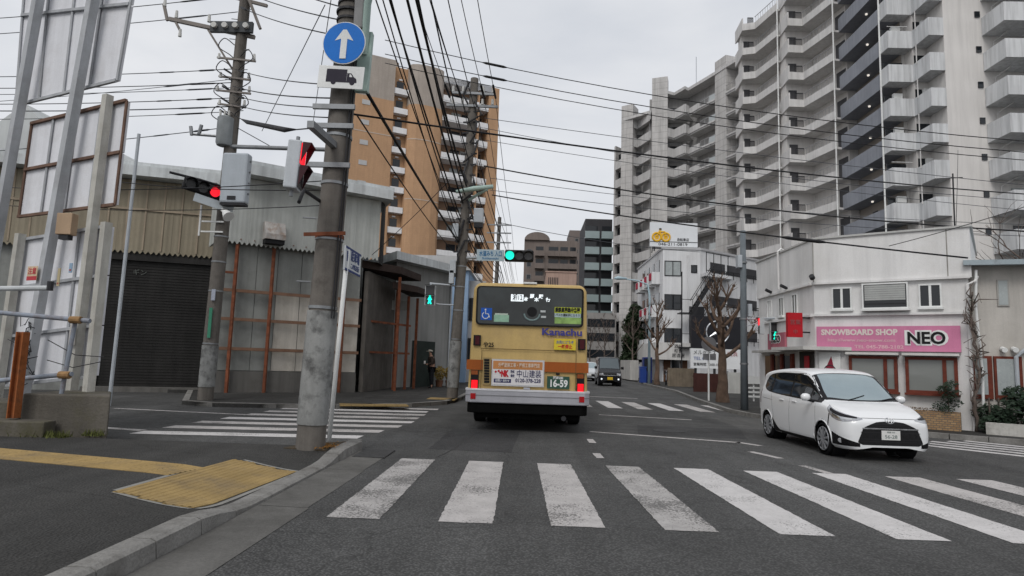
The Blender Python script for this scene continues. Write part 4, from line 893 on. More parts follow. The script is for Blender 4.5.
evergreen((9.9, 60.0, .1), 6.9, 1.25, 'dark evergreen tree at the left side of the white building', 3)
evergreen((11.3, 68.0, .1), 5.6, 1.2, 'darker evergreen tree further back behind the wall', 8)
# hedge on a low white wall in front of the beige house
hw = [(10.25, 14.75), (12.2, 13.2), (15, 11.0)]
t = thing('low_wall', (11.5, 13.8, .1), 'low weathered white concrete wall under the dark hedge', 'wall')
mb = MB()
for a, b in zip(hw, hw[1:]): MB().wall(a, b, .08, .36, .16, 1).build('wall_block', mat('weathered_white', (.50, .49, .46), .9, .15, 2, .3, dirt=(.16, .15, .13), dirt_amt=.7, dirt_scale=2.5, bump=.3), t)
rnd = random.Random(77); mb = MB()
for a, b in zip(hw, hw[1:]):
    a, b = Vector(a), Vector(b); L_ = (b-a).length; n = Vector((-(b-a).y, (b-a).x)).normalized()
    for k in range(int(L_*7)):
        p = a.lerp(b, k/(L_*7)) + n*rnd.uniform(.36, .85); h = rnd.uniform(.32, .92)*(1-.10*math.sin(k)); leaf_mass(mb, rnd, (p.x, p.y, h), (.30, .30, .24), 360, .062)
he = thing('hedge', (11.5, 14, .36), 'dark green clipped hedge along the low white wall', 'hedge'); mb.build('foliage', LEAF2, he, recalc=False)
mb = MB()
for k in range(14): p = Vector(hw[0]).lerp(Vector(hw[1]), k/14) + Vector((.35, .35)); mb.tube([(p.x, p.y, .1), (p.x+rnd.uniform(-.1, .1), p.y, .9)], .02, 5)
mb.build('stems', BARK2, he)
# brick planter with shrub by the shop
def brickmat():
    mt = bpy.data.materials.new('planter_brick'); mt.use_nodes = True; t = mt.node_tree; L = t.links.new; bs = t.nodes['Principled BSDF']; bs.inputs['Roughness'].default_value = .9
    tcn = t.nodes.new('ShaderNodeTexCoord'); sp = t.nodes.new('ShaderNodeSeparateXYZ'); cb = t.nodes.new('ShaderNodeCombineXYZ'); L(tcn.outputs['Object'], sp.inputs[0]); L(sp.outputs['X'], cb.inputs[0]); L(sp.outputs['Z'], cb.inputs[1])
    b = t.nodes.new('ShaderNodeTexBrick'); b.inputs['Scale'].default_value = 1; b.inputs['Brick Width'].default_value = .11; b.inputs['Row Height'].default_value = .05; b.inputs['Mortar Size'].default_value = .006
    b.inputs['Color1'].default_value = (.36, .235, .12, 1); b.inputs['Color2'].default_value = (.25, .15, .075, 1); b.inputs['Mortar'].default_value = (.14, .12, .10, 1); L(cb.outputs[0], b.inputs['Vector']); L(b.outputs['Color'], bs.inputs['Base Color'])
    bp = t.nodes.new('ShaderNodeBump'); bp.inputs['Distance'].default_value = .01; L(b.outputs['Fac'], bp.inputs['Height']); bp.invert = True; L(bp.outputs[0], bs.inputs['Normal']); return mt
pa, pb = Vector((8.75, 16.05)), Vector((9.98, 15.17)); d = (pb-pa).normalized()
pl = thing('brick_planter', (*pa, .1), 'tan brick planter box under the shop window', 'planter', rz=math.atan2(d.y, d.x)); L_ = (pb-pa).length
X = Matrix.Translation((*pa, .1)) @ Matrix.Rotation(math.atan2(d.y, d.x), 4, 'Z'); bm_ = brickmat()
for a in ((0, L_, 0, .08), (0, L_, .30, .38), (0, .08, .081, .299), (L_-.08, L_, .081, .299)): MB(X).box(*a, 0, .42).build('brick_side', bm_, pl)
MB(X).box(.08, L_-.08, .081, .299, .0, .38).build('soil', SOIL, pl)
t = thing('shrub', (*pb, .5), 'small bushy shrub growing in the brick planter', 'shrub'); mb = MB(); rnd = random.Random(5); c = pb - d*.22 + Vector((.1, .15))
for k in range(9): leaf_mass(mb, rnd, (c.x+rnd.gauss(0, .08), c.y+rnd.gauss(0, .06), .58+.075*k), (.17-.006*k, .17, .1), 130, .03)
mb.build('foliage', LEAF2, t, recalc=False); MB().tube([(c.x, c.y, .45), (c.x, c.y, 1.1)], .015, 5).build('stem', BARK2, t)
mb = MB()
for k in range(16): p = pa.lerp(pb, .05+.05*k) + Vector((.09, .13)); leaf_mass(mb, rnd, (p.x, p.y, .55), (.08, .08, .05), 30, .02)
tag(mb.build('ground_plants', mat('dry_plants', (.10, .06, .03), .8, .4, 6), recalc=False), 'dry low plants filling the brick planter', 'plants', kind='stuff')
# old vine stem up the corner of the shop
t = thing('vine', (10.4, 15.3, .1), 'old leafless vine stem climbing the shop corner', 'vine'); mb = MB(); rnd = random.Random(12); pts = []
for k in range(22): pts.append(Vector((10.46+rnd.gauss(0, .03)-.05*math.sin(k*.5), 15.30+rnd.gauss(0, .01), .1+.155*k)))
mb.tube(pts, [.040-.001*k+rnd.uniform(-.010, .010) for k in range(22)], 7)
for k in range(60): p = pts[rnd.randint(3, 20)]; mb.tube([p, p+Vector((rnd.gauss(0, .1), -.02, rnd.gauss(.1, .1))), p+Vector((rnd.gauss(0, .16), -.03, rnd.gauss(.2, .15)))], [.02, .014, .006], 5)
mb.build('stem', BARK2, t, smooth=True); mb = MB()
for k in range(6): p = pts[rnd.randint(6, 20)]; leaf_mass(mb, rnd, p, (.1, .05, .12), 25, .03)
mb.build('leaves', LEAF2, t, recalc=False)
# grass and weeds at the concrete block
mb = MB(); rnd = random.Random(3)
for k in range(700):
    x = rnd.uniform(-7.6, -6.1); y = 9.02+rnd.gauss(0, .05)+(.3 if x > -6.4 else 0); h = rnd.uniform(.03, .12); a = rnd.uniform(0, 6.28); o = Vector((math.cos(a), math.sin(a), 0))*.008
    b = Vector((x, y, .13)); tip = b+Vector((rnd.gauss(0, .03), rnd.gauss(0, .03), h)); mb.poly([b-o, b+o, tip])
tag(mb.build('weeds', mat('weed_grass', (.09, .10, .03), .8, .4, 8), recalc=False), 'thin weeds along the foot of the concrete block', 'weeds', kind='stuff')

# ================================================================ SIGNALS, LAMPS, SMALL STREET FURNITURE ON THE RIGHT
GREENL = mat('signal_green', (.01, .78, .55), .3, 0, fine=0, emit=1.15); REDL = mat('signal_red', (.95, .015, .03), .3, 0, fine=0, emit=.95); DARKL = glass('signal_off', (.03, .03, .032), .25)
def man(parent, c, s, m, walking):        # little walking figure on a signal lens, facing -Y
    x, y, z = c; mb = MB(); d = -.006
    mb.disc((x, y+d, z+.33*s), .09*s, (0, -1, 0), .004, 10)
    def bar(p, q, w_): mb.bar((x+p[0]*s, y+d-.002, z+p[1]*s), (x+q[0]*s, y+d-.002, z+q[1]*s), w_*s, .004, up=(0, 1, 0))
    bar((0, .24), (0, -.05), .22)
    if walking: bar((0, -.03), (.12, -.36), .13); bar((0, -.03), (-.13, -.34), .13); bar((0, .2), (.17, 0), .09); bar((0, .2), (-.17, .02), .09)
    else: bar((.03, -.03), (.04, -.38), .08); bar((-.03, -.03), (-.04, -.38), .08); bar((.1, .22), (.1, -.05), .05); bar((-.1, .22), (-.1, -.05), .05)
    return mb.build('walking_figure', m, parent)
def ped_signal(p, label, s=1.0, hood=True):
    t = thing('pedestrian_signal', p, label, 'traffic light', 'pedestrian signals'); x, y, z = p; w_ = .16*s; h = .34*s
    MB().box(x-w_-.03*s, x+w_+.03*s, y, y+.16*s, z-h-.03*s, z+h+.03*s).build('housing', mat('signal_housing', (.42, .44, .45), .5, .08, 4), t, bevel=.012)
    MB().box(x-w_, x+w_, y-.012, y-.002, z+.02*s, z+h).build('red_lens', DARKL, t); gl = MB().box(x-w_, x+w_, y-.012, y-.002, z-h, z-.02*s).build('green_lens', DARKL, t)
    man(gl, (x, y-.012, z-h/2), h*1.25, GREENL, True)
    mb = MB()
    for zz in (z+h+.012, z-.002): mb.box(x-w_-.02, x+w_+.02, y-.13*s, y-.013, zz, zz+.012)
    mb.build('visor', BLACK, t); return t
sp = thing('signal_pole', (6.78, 20.3, .1), 'grey steel pole with signal arm in front of the star sign', 'pole')
MB().tube([(6.78, 20.3, .05), (6.78, 20.3, 3.0), (6.78, 20.3, 5.75)], [.12, .10, .085], 14).build('shaft', mat('weathered_steel', (.13, .15, .165), .6, .15, 3, .3), sp, smooth=True)
MB().tube([(6.78, 20.25, 2.92), (7.75, 20.25, 2.98)], .03, 8).build('arm', GREYP, sp); MB().tube([(6.78, 20.25, 2.68), (7.6, 20.25, 2.95)], .018, 6).build('arm_brace', GREYP, sp)
MB().box(6.58, 6.72, 20.18, 20.42, 4.55, 4.95).build('control_box', GREYP, sp, bevel=.01); MB().box(6.90, 7.02, 20.2, 20.4, 3.0, 3.4).build('control_box', GREYP, sp, bevel=.01)
for z in (1.5, 2.9, 4.7): MB().tube([(6.78, 20.3, z), (6.78, 20.3, z+.05)], .125, 14).build('band', STEEL, sp)
ped_signal((7.68, 20.1, 2.55), 'green walking pedestrian signal in front of the snowboard shop', .78)
rs = thing('pedestrian_signal', (7.24, 20.3, 2.7), 'red pedestrian signal seen edge on beside the grey steel pole', 'traffic light', 'pedestrian signals')
X = Matrix.Translation((7.22, 20.2, 2.72)) @ Matrix.Rotation(R(-100), 4, 'Z') @ Matrix.Diagonal((.85, .85, .85, 1))
MB(X).box(-.16, .16, 0, .16, -.30, .30).build('housing', mat('signal_housing', (0, 0, 0)), rs); MB(X).box(-.14, .14, -.012, -.002, .02, .28).build('red_lens', REDL, rs); MB(X).box(-.14, .14, -.012, -.002, -.28, -.02).build('green_lens', DARKL, rs); MB(X).box(-.16, .16, -.11, -.013, .285, .298).build('visor', BLACK, rs)
# round sign seen from behind
t = thing('road_sign', (7.05, 25.2, .1), 'round road sign seen from behind on thin white pole', 'road sign')
MB().tube([(7.05, 25.2, .05), (7.05, 25.2, 2.5)], .035, 10).build('pole', WHITE, t); MB().disc((7.05, 25.16, 2.28), .29, (0, -1, 0), .02).build('disc', mat('sign_back', (.20, .20, .21), .5, .1, 4), t); 
for x in (6.93, 7.2): MB().box(x-.11, x+.12, 25.14, 25.16, 1.66, 1.9).build('plate', mat('sign_back', (0, 0, 0)), t)
# pale blue lamp post far right kerb
PB = mat('pale_blue_paint', (.36, .47, .52), .5, .08, 3, .1)
t = thing('lamp_post', (8.45, 44.8, .1), 'pale blue lamp post with arm reaching over the road', 'street lamp')
MB().tube([(8.45, 44.8, .05), (8.45, 44.8, 6.2), (8.3, 44.8, 7.0), (7.6, 44.8, 7.25), (6.6, 44.8, 7.35)], [.10, .075, .06, .05, .045], 10).build('post', PB, t, smooth=True); MB().tube([(6.85, 44.8, 7.37), (6.2, 44.8, 7.40), (5.95, 44.8, 7.36)], [.07, .13, .05], 10).build('lamp_head', PB, t, smooth=True)
# blue bin, wall, bicycles
t = thing('recycling_bin', (8.6, 46.8, .1), 'blue recycling bin beside the pale blue lamp post', 'bin'); MB().box(8.15, 8.6, 46.6, 47.1, .1, 1.15).build('body', mat('blue_bin', (.02, .05, .22), .5, .1, 4), t, bevel=.03); MB().box(8.13, 8.62, 46.58, 47.12, 1.16, 1.26).build('lid', mat('blue_bin', (0, 0, 0)), t, bevel=.02)
t = thing('vending_machine', (8.7, 47.6, .1), 'blue vending machine by the shop fascia', 'vending machine'); MB().box(8.55, 9.2, 47.6, 48.2, .1, 1.95).build('body', mat('deep_blue', (.015, .03, .14), .4, .1, 4), t, bevel=.02); MB().box(8.62, 9.13, 47.57, 47.595, .95, 1.85).build('front_panel', PANE, t)
t = thing('boundary_wall', (9.0, 56, .1), 'pale concrete boundary wall beside the dark evergreen', 'wall')
for k in range(4): MB().box(8.6+.02*k, 9.3+.02*k, 54+1.5*k, 55.48+1.5*k, .1, 1.75).build('wall_panel', mat('pale_concrete', (.42, .41, .39), .85, .1, 1, .3), t)
t = thing('low_building', (11, 96, 0), 'grey low building with dark bands beyond the black van', 'building'); MB().box(8.2, 12.6, 92, 98, 0, 8.6).build('wall', mat('grey_low_wall', (.27, .26, .25), .8, .1, .6, .2), t)
for z in (2.2, 4.6, 6.6): MB().box(8.5, 12.4, 91.9, 91.98, z, z+1.1).build('window_band', PANE, t)
def bicycle(loc, rz, label, col):
    t = thing('bicycle', loc, label, 'bicycle', 'bicycles parked by the white building', rz=rz); X = Matrix.Translation(Vector(loc)) @ Matrix.Rotation(rz, 4, 'Z'); fm = mat('bike_'+col[0], col[1], .4, .1, 4)
    for x in (-.52, .52):
        w_ = MB(X).tube([(x+.32*math.cos(a), 0, .33+.32*math.sin(a)) for a in [k*math.pi/10 for k in range(21)]], .02, 6).build('wheel', RUBBER, t); mb = MB(X)
        for k in range(8): a = k*math.pi/4; mb.tube([(x, 0, .33), (x+.31*math.cos(a), 0, .33+.31*math.sin(a))], .004, 4)
        mb.build('spokes', STEEL, w_)
    mb = MB(X)
    for p, q in (((-.52, 0, .33), (-.1, 0, .3)), ((-.1, 0, .3), (-.2, 0, .78)), ((-.1, 0, .3), (.38, 0, .72)), ((-.52, 0, .33), (-.18, 0, .7)), ((.52, 0, .33), (.36, 0, .95)), ((-.18, 0, .68), (.37, 0, .78))): mb.tube([p, q], .02, 6)
    mb.build('frame', fm, t); MB(X).box(-.32, -.08, -.07, .07, .80, .86).build('saddle', BLACK, t, bevel=.02); MB(X).tube([(.25, -.26, .98), (.36, -.1, .98), (.36, .1, .98), (.25, .26, .98)], .015, 6).build('handlebar', STEEL, t); MB(X).box(.42, .74, -.15, .15, .68, .92).build('basket', DARK, t)
bicycle((9.5, 42.2, .1), R(65), 'red bicycle parked left of the beige fence', ('red', (.3, .03, .03))); bicycle((9.3, 43.3, .1), R(75), 'silver bicycle parked next to the bare tree trunk', ('silver', (.4, .4, .42))); bicycle((10.0, 43.0, .1), R(80), 'black bicycle parked behind the red bicycle', ('black', (.02, .02, .02)))
# ================================================================ LEFT SIDE: warehouse row
TAN = mat('tan_sheet', (.29, .255, .19), .8, .1, 1.2, .3, dirt=(.17, .14, .10), dirt_amt=.5, dirt_scale=1.2); GSH = mat('grey_sheet', (.44, .455, .435), .8, .08, 1.0, .25, dirt=(.30, .31, .29), dirt_amt=.5, dirt_scale=.9)
GPAN = mat('grey_panel', (.23, .238, .226), .85, .1, 1.2, .25, dirt=(.12, .12, .115), dirt_amt=.5, dirt_scale=1.4); CREAM = mat('cream_panel', (.50, .47, .42), .8, .08, 1.5, .3, dirt=(.28, .25, .21), dirt_amt=.5, dirt_scale=2)
BASEC = mat('plinth_concrete', (.135, .13, .122), .9, .15, 1.2, .35, dirt=(.07, .066, .06), dirt_amt=.6, dirt_scale=1.2, bump=.3)
ROOFE = mat('roof_edge', (.60, .63, .64), .7, .1, .8, .35, dirt=(.30, .30, .29), dirt_amt=.5, dirt_scale=.8); SHUT = mat('shutter_metal', (.024, .023, .022), .55, .25, 1.2, .35)
W0, W1, G0, G1 = (-21, 18.65), (-10.95, 21.9), (-10.15, 20.2), (-6.15, 23.0)
wh = thing('warehouse', (-11, 24, .1), 'old grey and tan sheet metal warehouse with dark roller shutter', 'building')
def corrug(a, b, z0, z1, pitch, amp, m, name, out, parent, sheet=.8, step=6):
    a = Vector(a); b = Vector(b); d = (b-a).normalized(); n = Vector((d.y, -d.x)); L_ = (b-a).length; k0 = 0.0
    while k0 < L_-.05:
        k1 = min(L_, k0+sheet); cnt = max(2, int((k1-k0)/pitch*step)); mb = MB(); jig = random.uniform(-.008, .008)
        F_ = [a+d*(k0+(k1-k0-.004)*i/cnt)+n*(out+jig+amp*math.sin(2*math.pi*(k0+(k1-k0)*i/cnt)/pitch)) for i in range(cnt+1)]
        sc_ = lambda i: z0+.045*math.sin(2*math.pi*(k0+(k1-k0)*i/cnt)/pitch)
        fr_ = [(mb.P((*p, sc_(i))), mb.P((*p, z1)), mb.P((*(p-n*.012), sc_(i))), mb.P((*(p-n*.012), z1))) for i, p in enumerate(F_)]
        for p, q in zip(fr_, fr_[1:]): mb.f.append([p[0], q[0], q[1], p[1]]); mb.f.append([p[2], p[3], q[3], q[2]]); mb.f.append([p[0], p[2], q[2], q[0]]); mb.f.append([p[1], q[1], q[3], p[3]])
        mb.build(name, m, parent, recalc=False); k0 = k1
dW = (Vector(W1)-Vector(W0)).normalized(); nW = Vector((dW.y, -dW.x)); dG = (Vector(G1)-Vector(G0)).normalized(); nG = Vector((dG.y, -dG.x))
MB().prism([W0, W1, (-10.9, 21.9), G0, G1, (-7.0, 26.5), (-10, 38), (-24, 34)], .0, 7.05).build('wall', GPAN, wh)
# tan upper cladding and roller shutter
corrug(W0, W1, 4.62, 7.1, .165, .004, TAN, 'tan_sheet', .22, wh, sheet=.83)
s_lo = onplane(96, 388, W0, W1)[0]; s_hi = onplane(203, 389, W0, W1)[0]
mb = MB(); P_ = lambda s, o: Vector(W0)+dW*s+nW*o
for k in range(46):
    z = .16 + .096*k; mb.prism([P_(s_lo, .02), P_(s_hi, .02), P_(s_hi, .045), P_(s_lo, .045)], z, z+.05); mb.prism([P_(s_lo, .02), P_(s_hi, .02), P_(s_hi, .028), P_(s_lo, .028)], z+.05, z+.096)
mb.build('roller_shutter', SHUT, wh)
MB().prism([P_(s_lo-.3, .0), P_(s_hi+.2, .0), P_(s_hi+.2, .55), P_(s_lo-.3, .55)], .0, .15).build('threshold', BASEC, wh)
MB().prism([P_(s_lo-.1, .05), P_(s_hi+.1, .05), P_(s_hi+.1, .16), P_(s_lo-.1, .16)], 4.35, 4.62).build('shutter_box', SHUT, wh)
for s in (s_lo-.06, s_hi+.06): MB().prism([P_(s-.06, .02), P_(s+.06, .02), P_(s+.06, .12), P_(s-.06, .12)], .1, 4.6).build('shutter_guide', SHUT, wh)
text('ギン', .22, mat('faded_letters', (.12, .13, .12), .7), wh, frame_m((*P_(onplane(140, 276, W0, W1)[0], .06), 3.95), (dW.x, dW.y, 0), (0, 0, 1)), .004)
# grey part: flat skirt above, panels and rusty frame below
corrug(G0, Vector(G1)+(Vector(G1)-Vector(G0)).normalized()*.55, 4.92, 7.1, .15, .003, GSH, 'grey_sheet', .30, wh, sheet=.9)
MB().prism([Vector(G0)+nG*.30+Vector((-.15, .1)), Vector(G0)+nG*.30, Vector(G0)-nG*1.0, Vector(G0)-nG*1.0+Vector((-.15, .1))], 4.9, 6.95).build('side_sheet', GSH, wh)
PG = lambda s, o: Vector(G0)+dG*s+nG*o; LG = (Vector(G1)-Vector(G0)).length
MB().prism([PG(0, .0), PG(LG, .0), PG(LG, .10), PG(0, .10)], .1, .78).build('plinth', BASEC, wh)
rows = [.80, 1.45, 2.42, 3.35, 4.9]; cols = [0, .62, 1.28, 1.95, 2.75, 3.45, LG]
for i in range(6):
    for j in range(4):
        cream = (i >= 2 and j in (1, 2) and not (i == 2 and j > 2)) or (i >= 2 and j == 0)
        cream = i >= 3 and j <= 2
        MB().prism([PG(cols[i]+.01, .0), PG(cols[i+1]-.01, .0), PG(cols[i+1]-.01, .035), PG(cols[i]+.01, .035)], rows[j]+.008, rows[j+1]-.008).build('wall_panel', CREAM if cream else GPAN, wh)
for s0, h in ((0.60, 4.9), (1.75, 4.9), (4.25, 4.9)):
    p = PG(s0, .22); MB().bar((*p, .1), (*p, h), .09, .09).build('rusty_post', RUST, wh)
for z in (1.5, 2.45, 3.38):
    mb = MB(); mb.bar((*PG(.05, .20), z), (*PG(LG, .20), z), .06, .10); mb.build('rusty_rail', mat('rusty_timber', (.21, .125, .085), .9, .25, 4, .2, dirt=(.10, .05, .03), dirt_amt=.6, dirt_scale=4), wh)
MB().prism([Vector(W0)+nW*.246+dW*.5, Vector(W1)+nW*.246, Vector(W1)+nW*.262, Vector(W0)+nW*.262+dW*.5], 6.05, 6.12).build('batten', mat('brown_batten', (.34, .28, .21), .8, .2, 2, .3), wh)
MB().bar((*PG(.05, .20), 3.95), (*PG(.6, .20), 3.95), .05, .07).build('rusty_rail', RUST, wh)
p = P_(s_hi+.28, .45); MB().bar((*p, .1), (*(p+Vector((.05, 0))), 4.7), .10, .10).build('rusty_post', RUST, wh)
# roof edge
rf = [Vector(W0)+nW*.75, Vector(W1)+nW*.80+dW*.1, Vector(G0)+nG*.85+dG*.5, Vector(G1)+nG*.75+dG*.8, (-6.9, 27), (-10, 39), (-25, 35)]
mbr = MB(); mbr.prism(rf, 7.12, 7.46); rfo = mbr.build('roof_edge', ROOFE, wh)
MB().prism([Vector(p)*1.0 - Vector((0, -.12)) for p in rf[:4]] + rf[4:], 7.46, 7.60).build('roof_sheet', ROOFE, rfo)
mb = MB(); e0, e1 = Vector(G1)+nG*.26+dG*.56, Vector(G1)+nG*.05+dG*.74; mb.prism([e0, e1, e1+Vector((-.05, .5)), e0+Vector((-.05, .5))], 4.8, 7.1); mb.build('dark_gable', mat('gable_dark', (.03, .03, .03), .8), wh)
MB().box(0, 0, 0, 0, 0, 0)
s, z = onplane(272, 220, G0, G1); 
mb = MB(); a = PG(s-.33, .30); b = PG(s+.33, .30); mb.extrude([(*a, 5.12), (*a, 5.72), (*(a+nG*.18), 5.72), (*(a+nG*.42), 5.30), (*(a+nG*.42), 5.12)], (*(b-a), 0)); mb.build('vent_hood', mat('vent_metal', (.42, .40, .38), .6, .12, 4, .4, dirt=(.2, .11, .06), dirt_amt=.6, dirt_scale=5), wh)
# entrance canopy and grey end building
MB().prism([(-6.15, 23.1), (-5.0, 24.6), (-4.6, 26.9), (-5.6, 27), (-6.0, 25)], 4.62, 4.9).build('canopy', mat('dark_timber', (.045, .032, .028), .85, .2, 3), wh)
MB().prism([(-5.3, 24.6), (-4.55, 26.0), (-4.3, 28.0), (-5.2, 28)], 4.05, 4.3).build('canopy', mat('dark_timber', (0, 0, 0)), wh)
for x, y, h in ((-5.05, 24.7, 4.5), (-4.95, 26.2, 3.9), (-4.72, 27.0, 3.9), (-5.3, 25.6, 4.4)): MB().bar((x, y, .1), (x, y, h), .10, .10).build('rusty_post', RUST, wh)
for z in (1.55, 2.7): MB().bar((-6.0, 23.5, z), (-4.9, 26.6, z), .06, .08).build('rusty_rail', RUST, wh)
MB().prism([(-6.05, 23.2), (-5.85, 27), (-5.7, 27), (-5.9, 23.2)], .1, 4.5).build('recess_wall', mat('shaded_recess_boards', (.11, .10, .09), .9, .2, 2, .3), wh)  # wall colour darkened for the shade under the canopy
MB().box(-5.95, -5.0, 26.6, 26.68, 3.35, 3.75).build('sign_board', mat('board_pale', (.35, .35, .33), .7, .1, 2, .3), wh)
ga = thing('annex_building', (-5, 30, .1), 'plain grey end building with dark door behind the pedestrian', 'building')
ND0, ND1 = (-5.75, 27.3), (-3.75, 31.0)
MB().prism([ND0, ND1, (-6.5, 36), (-9, 32)], 0, 5.5).build('wall', mat('annex_grey', (.25, .25, .24), .85, .1, .8, .3), ga); dN = (Vector(ND1)-Vector(ND0)).normalized(); nN = Vector((dN.y, -dN.x))
MB().prism([Vector(ND0)+nN*.5-dN*.6, Vector(ND1)+nN*.5+dN*.3, (-6.3, 36.4), (-9.3, 32)], 5.5, 5.85).build('roof_edge', ROOFE, ga)
s0, s1 = onplane(411, 370, ND0, ND1)[0], onplane(433, 370, ND0, ND1)[0]; p, q = Vector(ND0)+dN*s0, Vector(ND0)+dN*s1; MB().prism([p+nN*.02, q+nN*.02, q+nN*.06, p+nN*.06], .1, 2.15).build('door', mat('door_green', (.022, .03, .026), .6, .15, 3), ga)
MB().tube([(*(Vector(ND1)-dN*.15+nN*.06), .1), (*(Vector(ND1)-dN*.15+nN*.06), 5.4)], .04, 8).build('drain_pipe', GREYP, ga)
bl = thing('house', (-4.5, 38, .1), 'light blue house wall beside the far pole', 'building')
MB().box(-6.6, -3.45, 36, 46, 0, 6.4).build('wall', mat('light_blue_wall', (.27, .38, .53), .7, .06, 1, .12), bl); MB().box(-3.449, -2.5, 36.6, 46, 0, 5.9).build('side_wall', mat('pale_grey_wall', (.42, .42, .42), .7, .08, 1, .15), bl)
MB().extrude([(-6.7, 35.8, 6.4), (-3.3, 35.8, 6.4), (-4.2, 35.8, 7.2), (-6.7, 35.8, 7.2)], (0, 10, 0)).build('roof', mat('pale_grey_wall', (0, 0, 0)), bl)
for z in (1.3, 3.6): wq = MB().box(-3.4, -2.55, 36.52, 36.6, z, z+1.3).build('window', DARK, bl); MB().box(-3.33, -2.62, 36.49, 36.515, z+.07, z+1.23).build('pane', PANE, wq)
mb = MB()
for k in range(6): mb.bar((-4.75+.12*k, 33.5, .1), (-4.75+.12*k, 33.5, 1.75), .025, .025)
for z in (1.0, 1.72): mb.bar((-4.8, 33.5, z), (-4.1, 33.5, z), .04, .04)
tag(mb.build('iron_railing', DARK), 'short black iron railing in front of the light blue house', 'railing')
rnd = random.Random(8)
for k, (x, y, lb) in enumerate(((-4.0, 29.6, 'left yellowish potted shrub beside the pedestrian'), (-3.55, 29.7, 'right yellowish potted shrub near the far pole'))):
    t = thing('potted_shrub', (x, y, .1), lb, 'plant', 'potted shrubs'); MB().tube([(x, y, .1), (x, y, .4)], [.14, .19], 12).build('pot', mat('terracotta', (.16, .08, .05), .9, .2, 4), t)
    mb = MB(); leaf_mass(mb, rnd, (x, y, .72), (.25, .25, .34), 420, .055); mb.build('foliage', mat('yellow_leaves', (.24, .17, .05), .8, .35, 4), t, recalc=False)
gb = thing('house', (-30, 40, 0), 'white gabled house roof at the far left edge', 'building'); MB().box(-40, -27.5, 40, 52, 0, 11).build('wall', mat('pale_wall', (.5, .5, .48), .8, .08, .6, .15), gb); MB().extrude([(-41, 39.7, 11), (-26.8, 39.7, 11), (-33.5, 39.7, 17.2)], (0, 13, 0)).build('roof', mat('pale_roof', (.48, .50, .50), .7, .1, .5, .1), gb)

# ================================================================ POLES ON THE LEFT
def util_pole(loc, top, r0, r1, label, sleeve=1.9):
    t = thing('utility_pole', loc, label, 'utility pole'); a = Vector(loc); b = Vector(top); n = 12
    MB().tube([a.lerp(b, k/n)-(Vector((0, 0, .05)) if k == 0 else Vector()) for k in range(n+1)], [r0+(r1-r0)*k/n for k in range(n+1)], 20).build('shaft', POLE, t, smooth=True, auto=60)
    if sleeve: MB().tube([a+(b-a)*(.35/(b.z-a.z)), a+(b-a)*(sleeve/(b.z-a.z))], r0+.013, 20).build('sleeve', SLEEVE, t, smooth=True, auto=60)
    for zz in (sleeve+.03, 2.9, 3.7, 4.4):
        c = a+(b-a)*(zz/(b.z-a.z)); MB().tube([c, c+(b-a).normalized()*.04], r0+(r1-r0)*zz/(b.z-a.z)+.012, 20).build('band', STEEL, t, smooth=True, auto=60)
    return t
def along(a, b, z): a = Vector(a); b = Vector(b); return a+(b-a)*((z-a.z)/(b.z-a.z))
A0, A1 = (-2.93, 8.87, .1), (-2.60, 8.87, 11.6); B0, B1 = (-8.55, 17.1, .1), (-8.33, 17.1, 13.2); D0, D1 = (-2.46, 21.5, .1), (-2.12, 21.5, 11.2)
pA = util_pole(A0, A1, .195, .15, 'large concrete pole carrying the round blue arrow sign')
pB = util_pole(B0, B1, .20, .14, 'concrete pole with crossarm and grey box before the warehouse', 1.45); pC = util_pole(D0, D1, .19, .14, 'concrete pole left of the bus carrying the green signal', 1.9)
INS = mat('porcelain', (.5, .5, .48), .3, .1, 5); 
# fittings on the near pole
c = along(A0, A1, 5.75); PG_ = mat('pale_green_paint', (.36, .47, .43), .5, .08, 3, .1)
lampb = MB(); lampb.bar(c+Vector((.24, -.02, -.55)), c+Vector((.27, -.02, .35)), .10, .22, up=(1, 0, 0)); lampb.tube([c+Vector((.27, -.05, .0)), c+Vector((.32, -.2, .7)), c+Vector((.55, -.5, 1.4)), c+Vector((1.1, -.9, 2.0)), c+Vector((1.9, -1.3, 2.2))], .055, 10); lampb.build('lamp_bracket', PG_, pA, smooth=True, auto=40)
MB().box(c.x+.12, c.x+.26, c.y-.18, c.y+.0, 6.1, 6.55).build('junction_box', mat('grey_box', (.22, .22, .22), .6, .1, 4), pA, bevel=.02)
mb = MB()
for k in range(7): p = along(A0, A1, 6.0+.13*k); mb.tube([p, p+Vector((.0, 0, .035))], .19+.012*(k % 2), 18)
mb.build('cable_wrap', DARK, pA)
for zz in (4.9, 4.62, 4.05): p = along(A0, A1, zz); mb = MB(); mb.bar(p+Vector((-.35, -.19, 0)), p+Vector((.25, -.19, 0)), .05, .07); mb.build('clamp', STEEL, pA)
p = along(A0, A1, 3.05); mb = MB(); mb.tube([p+Vector((0, 0, -.02)), p+Vector((0, 0, .03))], .20, 20); mb.bar(p+Vector((-.3, -.2, .0)), p+Vector((.28, -.2, .03)), .02, .05); mb.build('rusty_strap', RUST, pA)
for zz in (3.3, 2.4): p = along(A0, A1, zz); MB().tube([p+Vector((-.18, -.1, 0)), p+Vector((-.36, -.14, 0))], .012, 6).build('step_bolt', STEEL, pA)
mb = MB(); 
for k in range(2): mb.tube([along(A0, A1, 1.9)+Vector((.17+.02*k, -.13+.05*k, 0)), along(A0, A1, 11)+Vector((.13+.02*k, -.11+.05*k, 0))], .010, 6)
mb.build('conduit', DARK, pA)
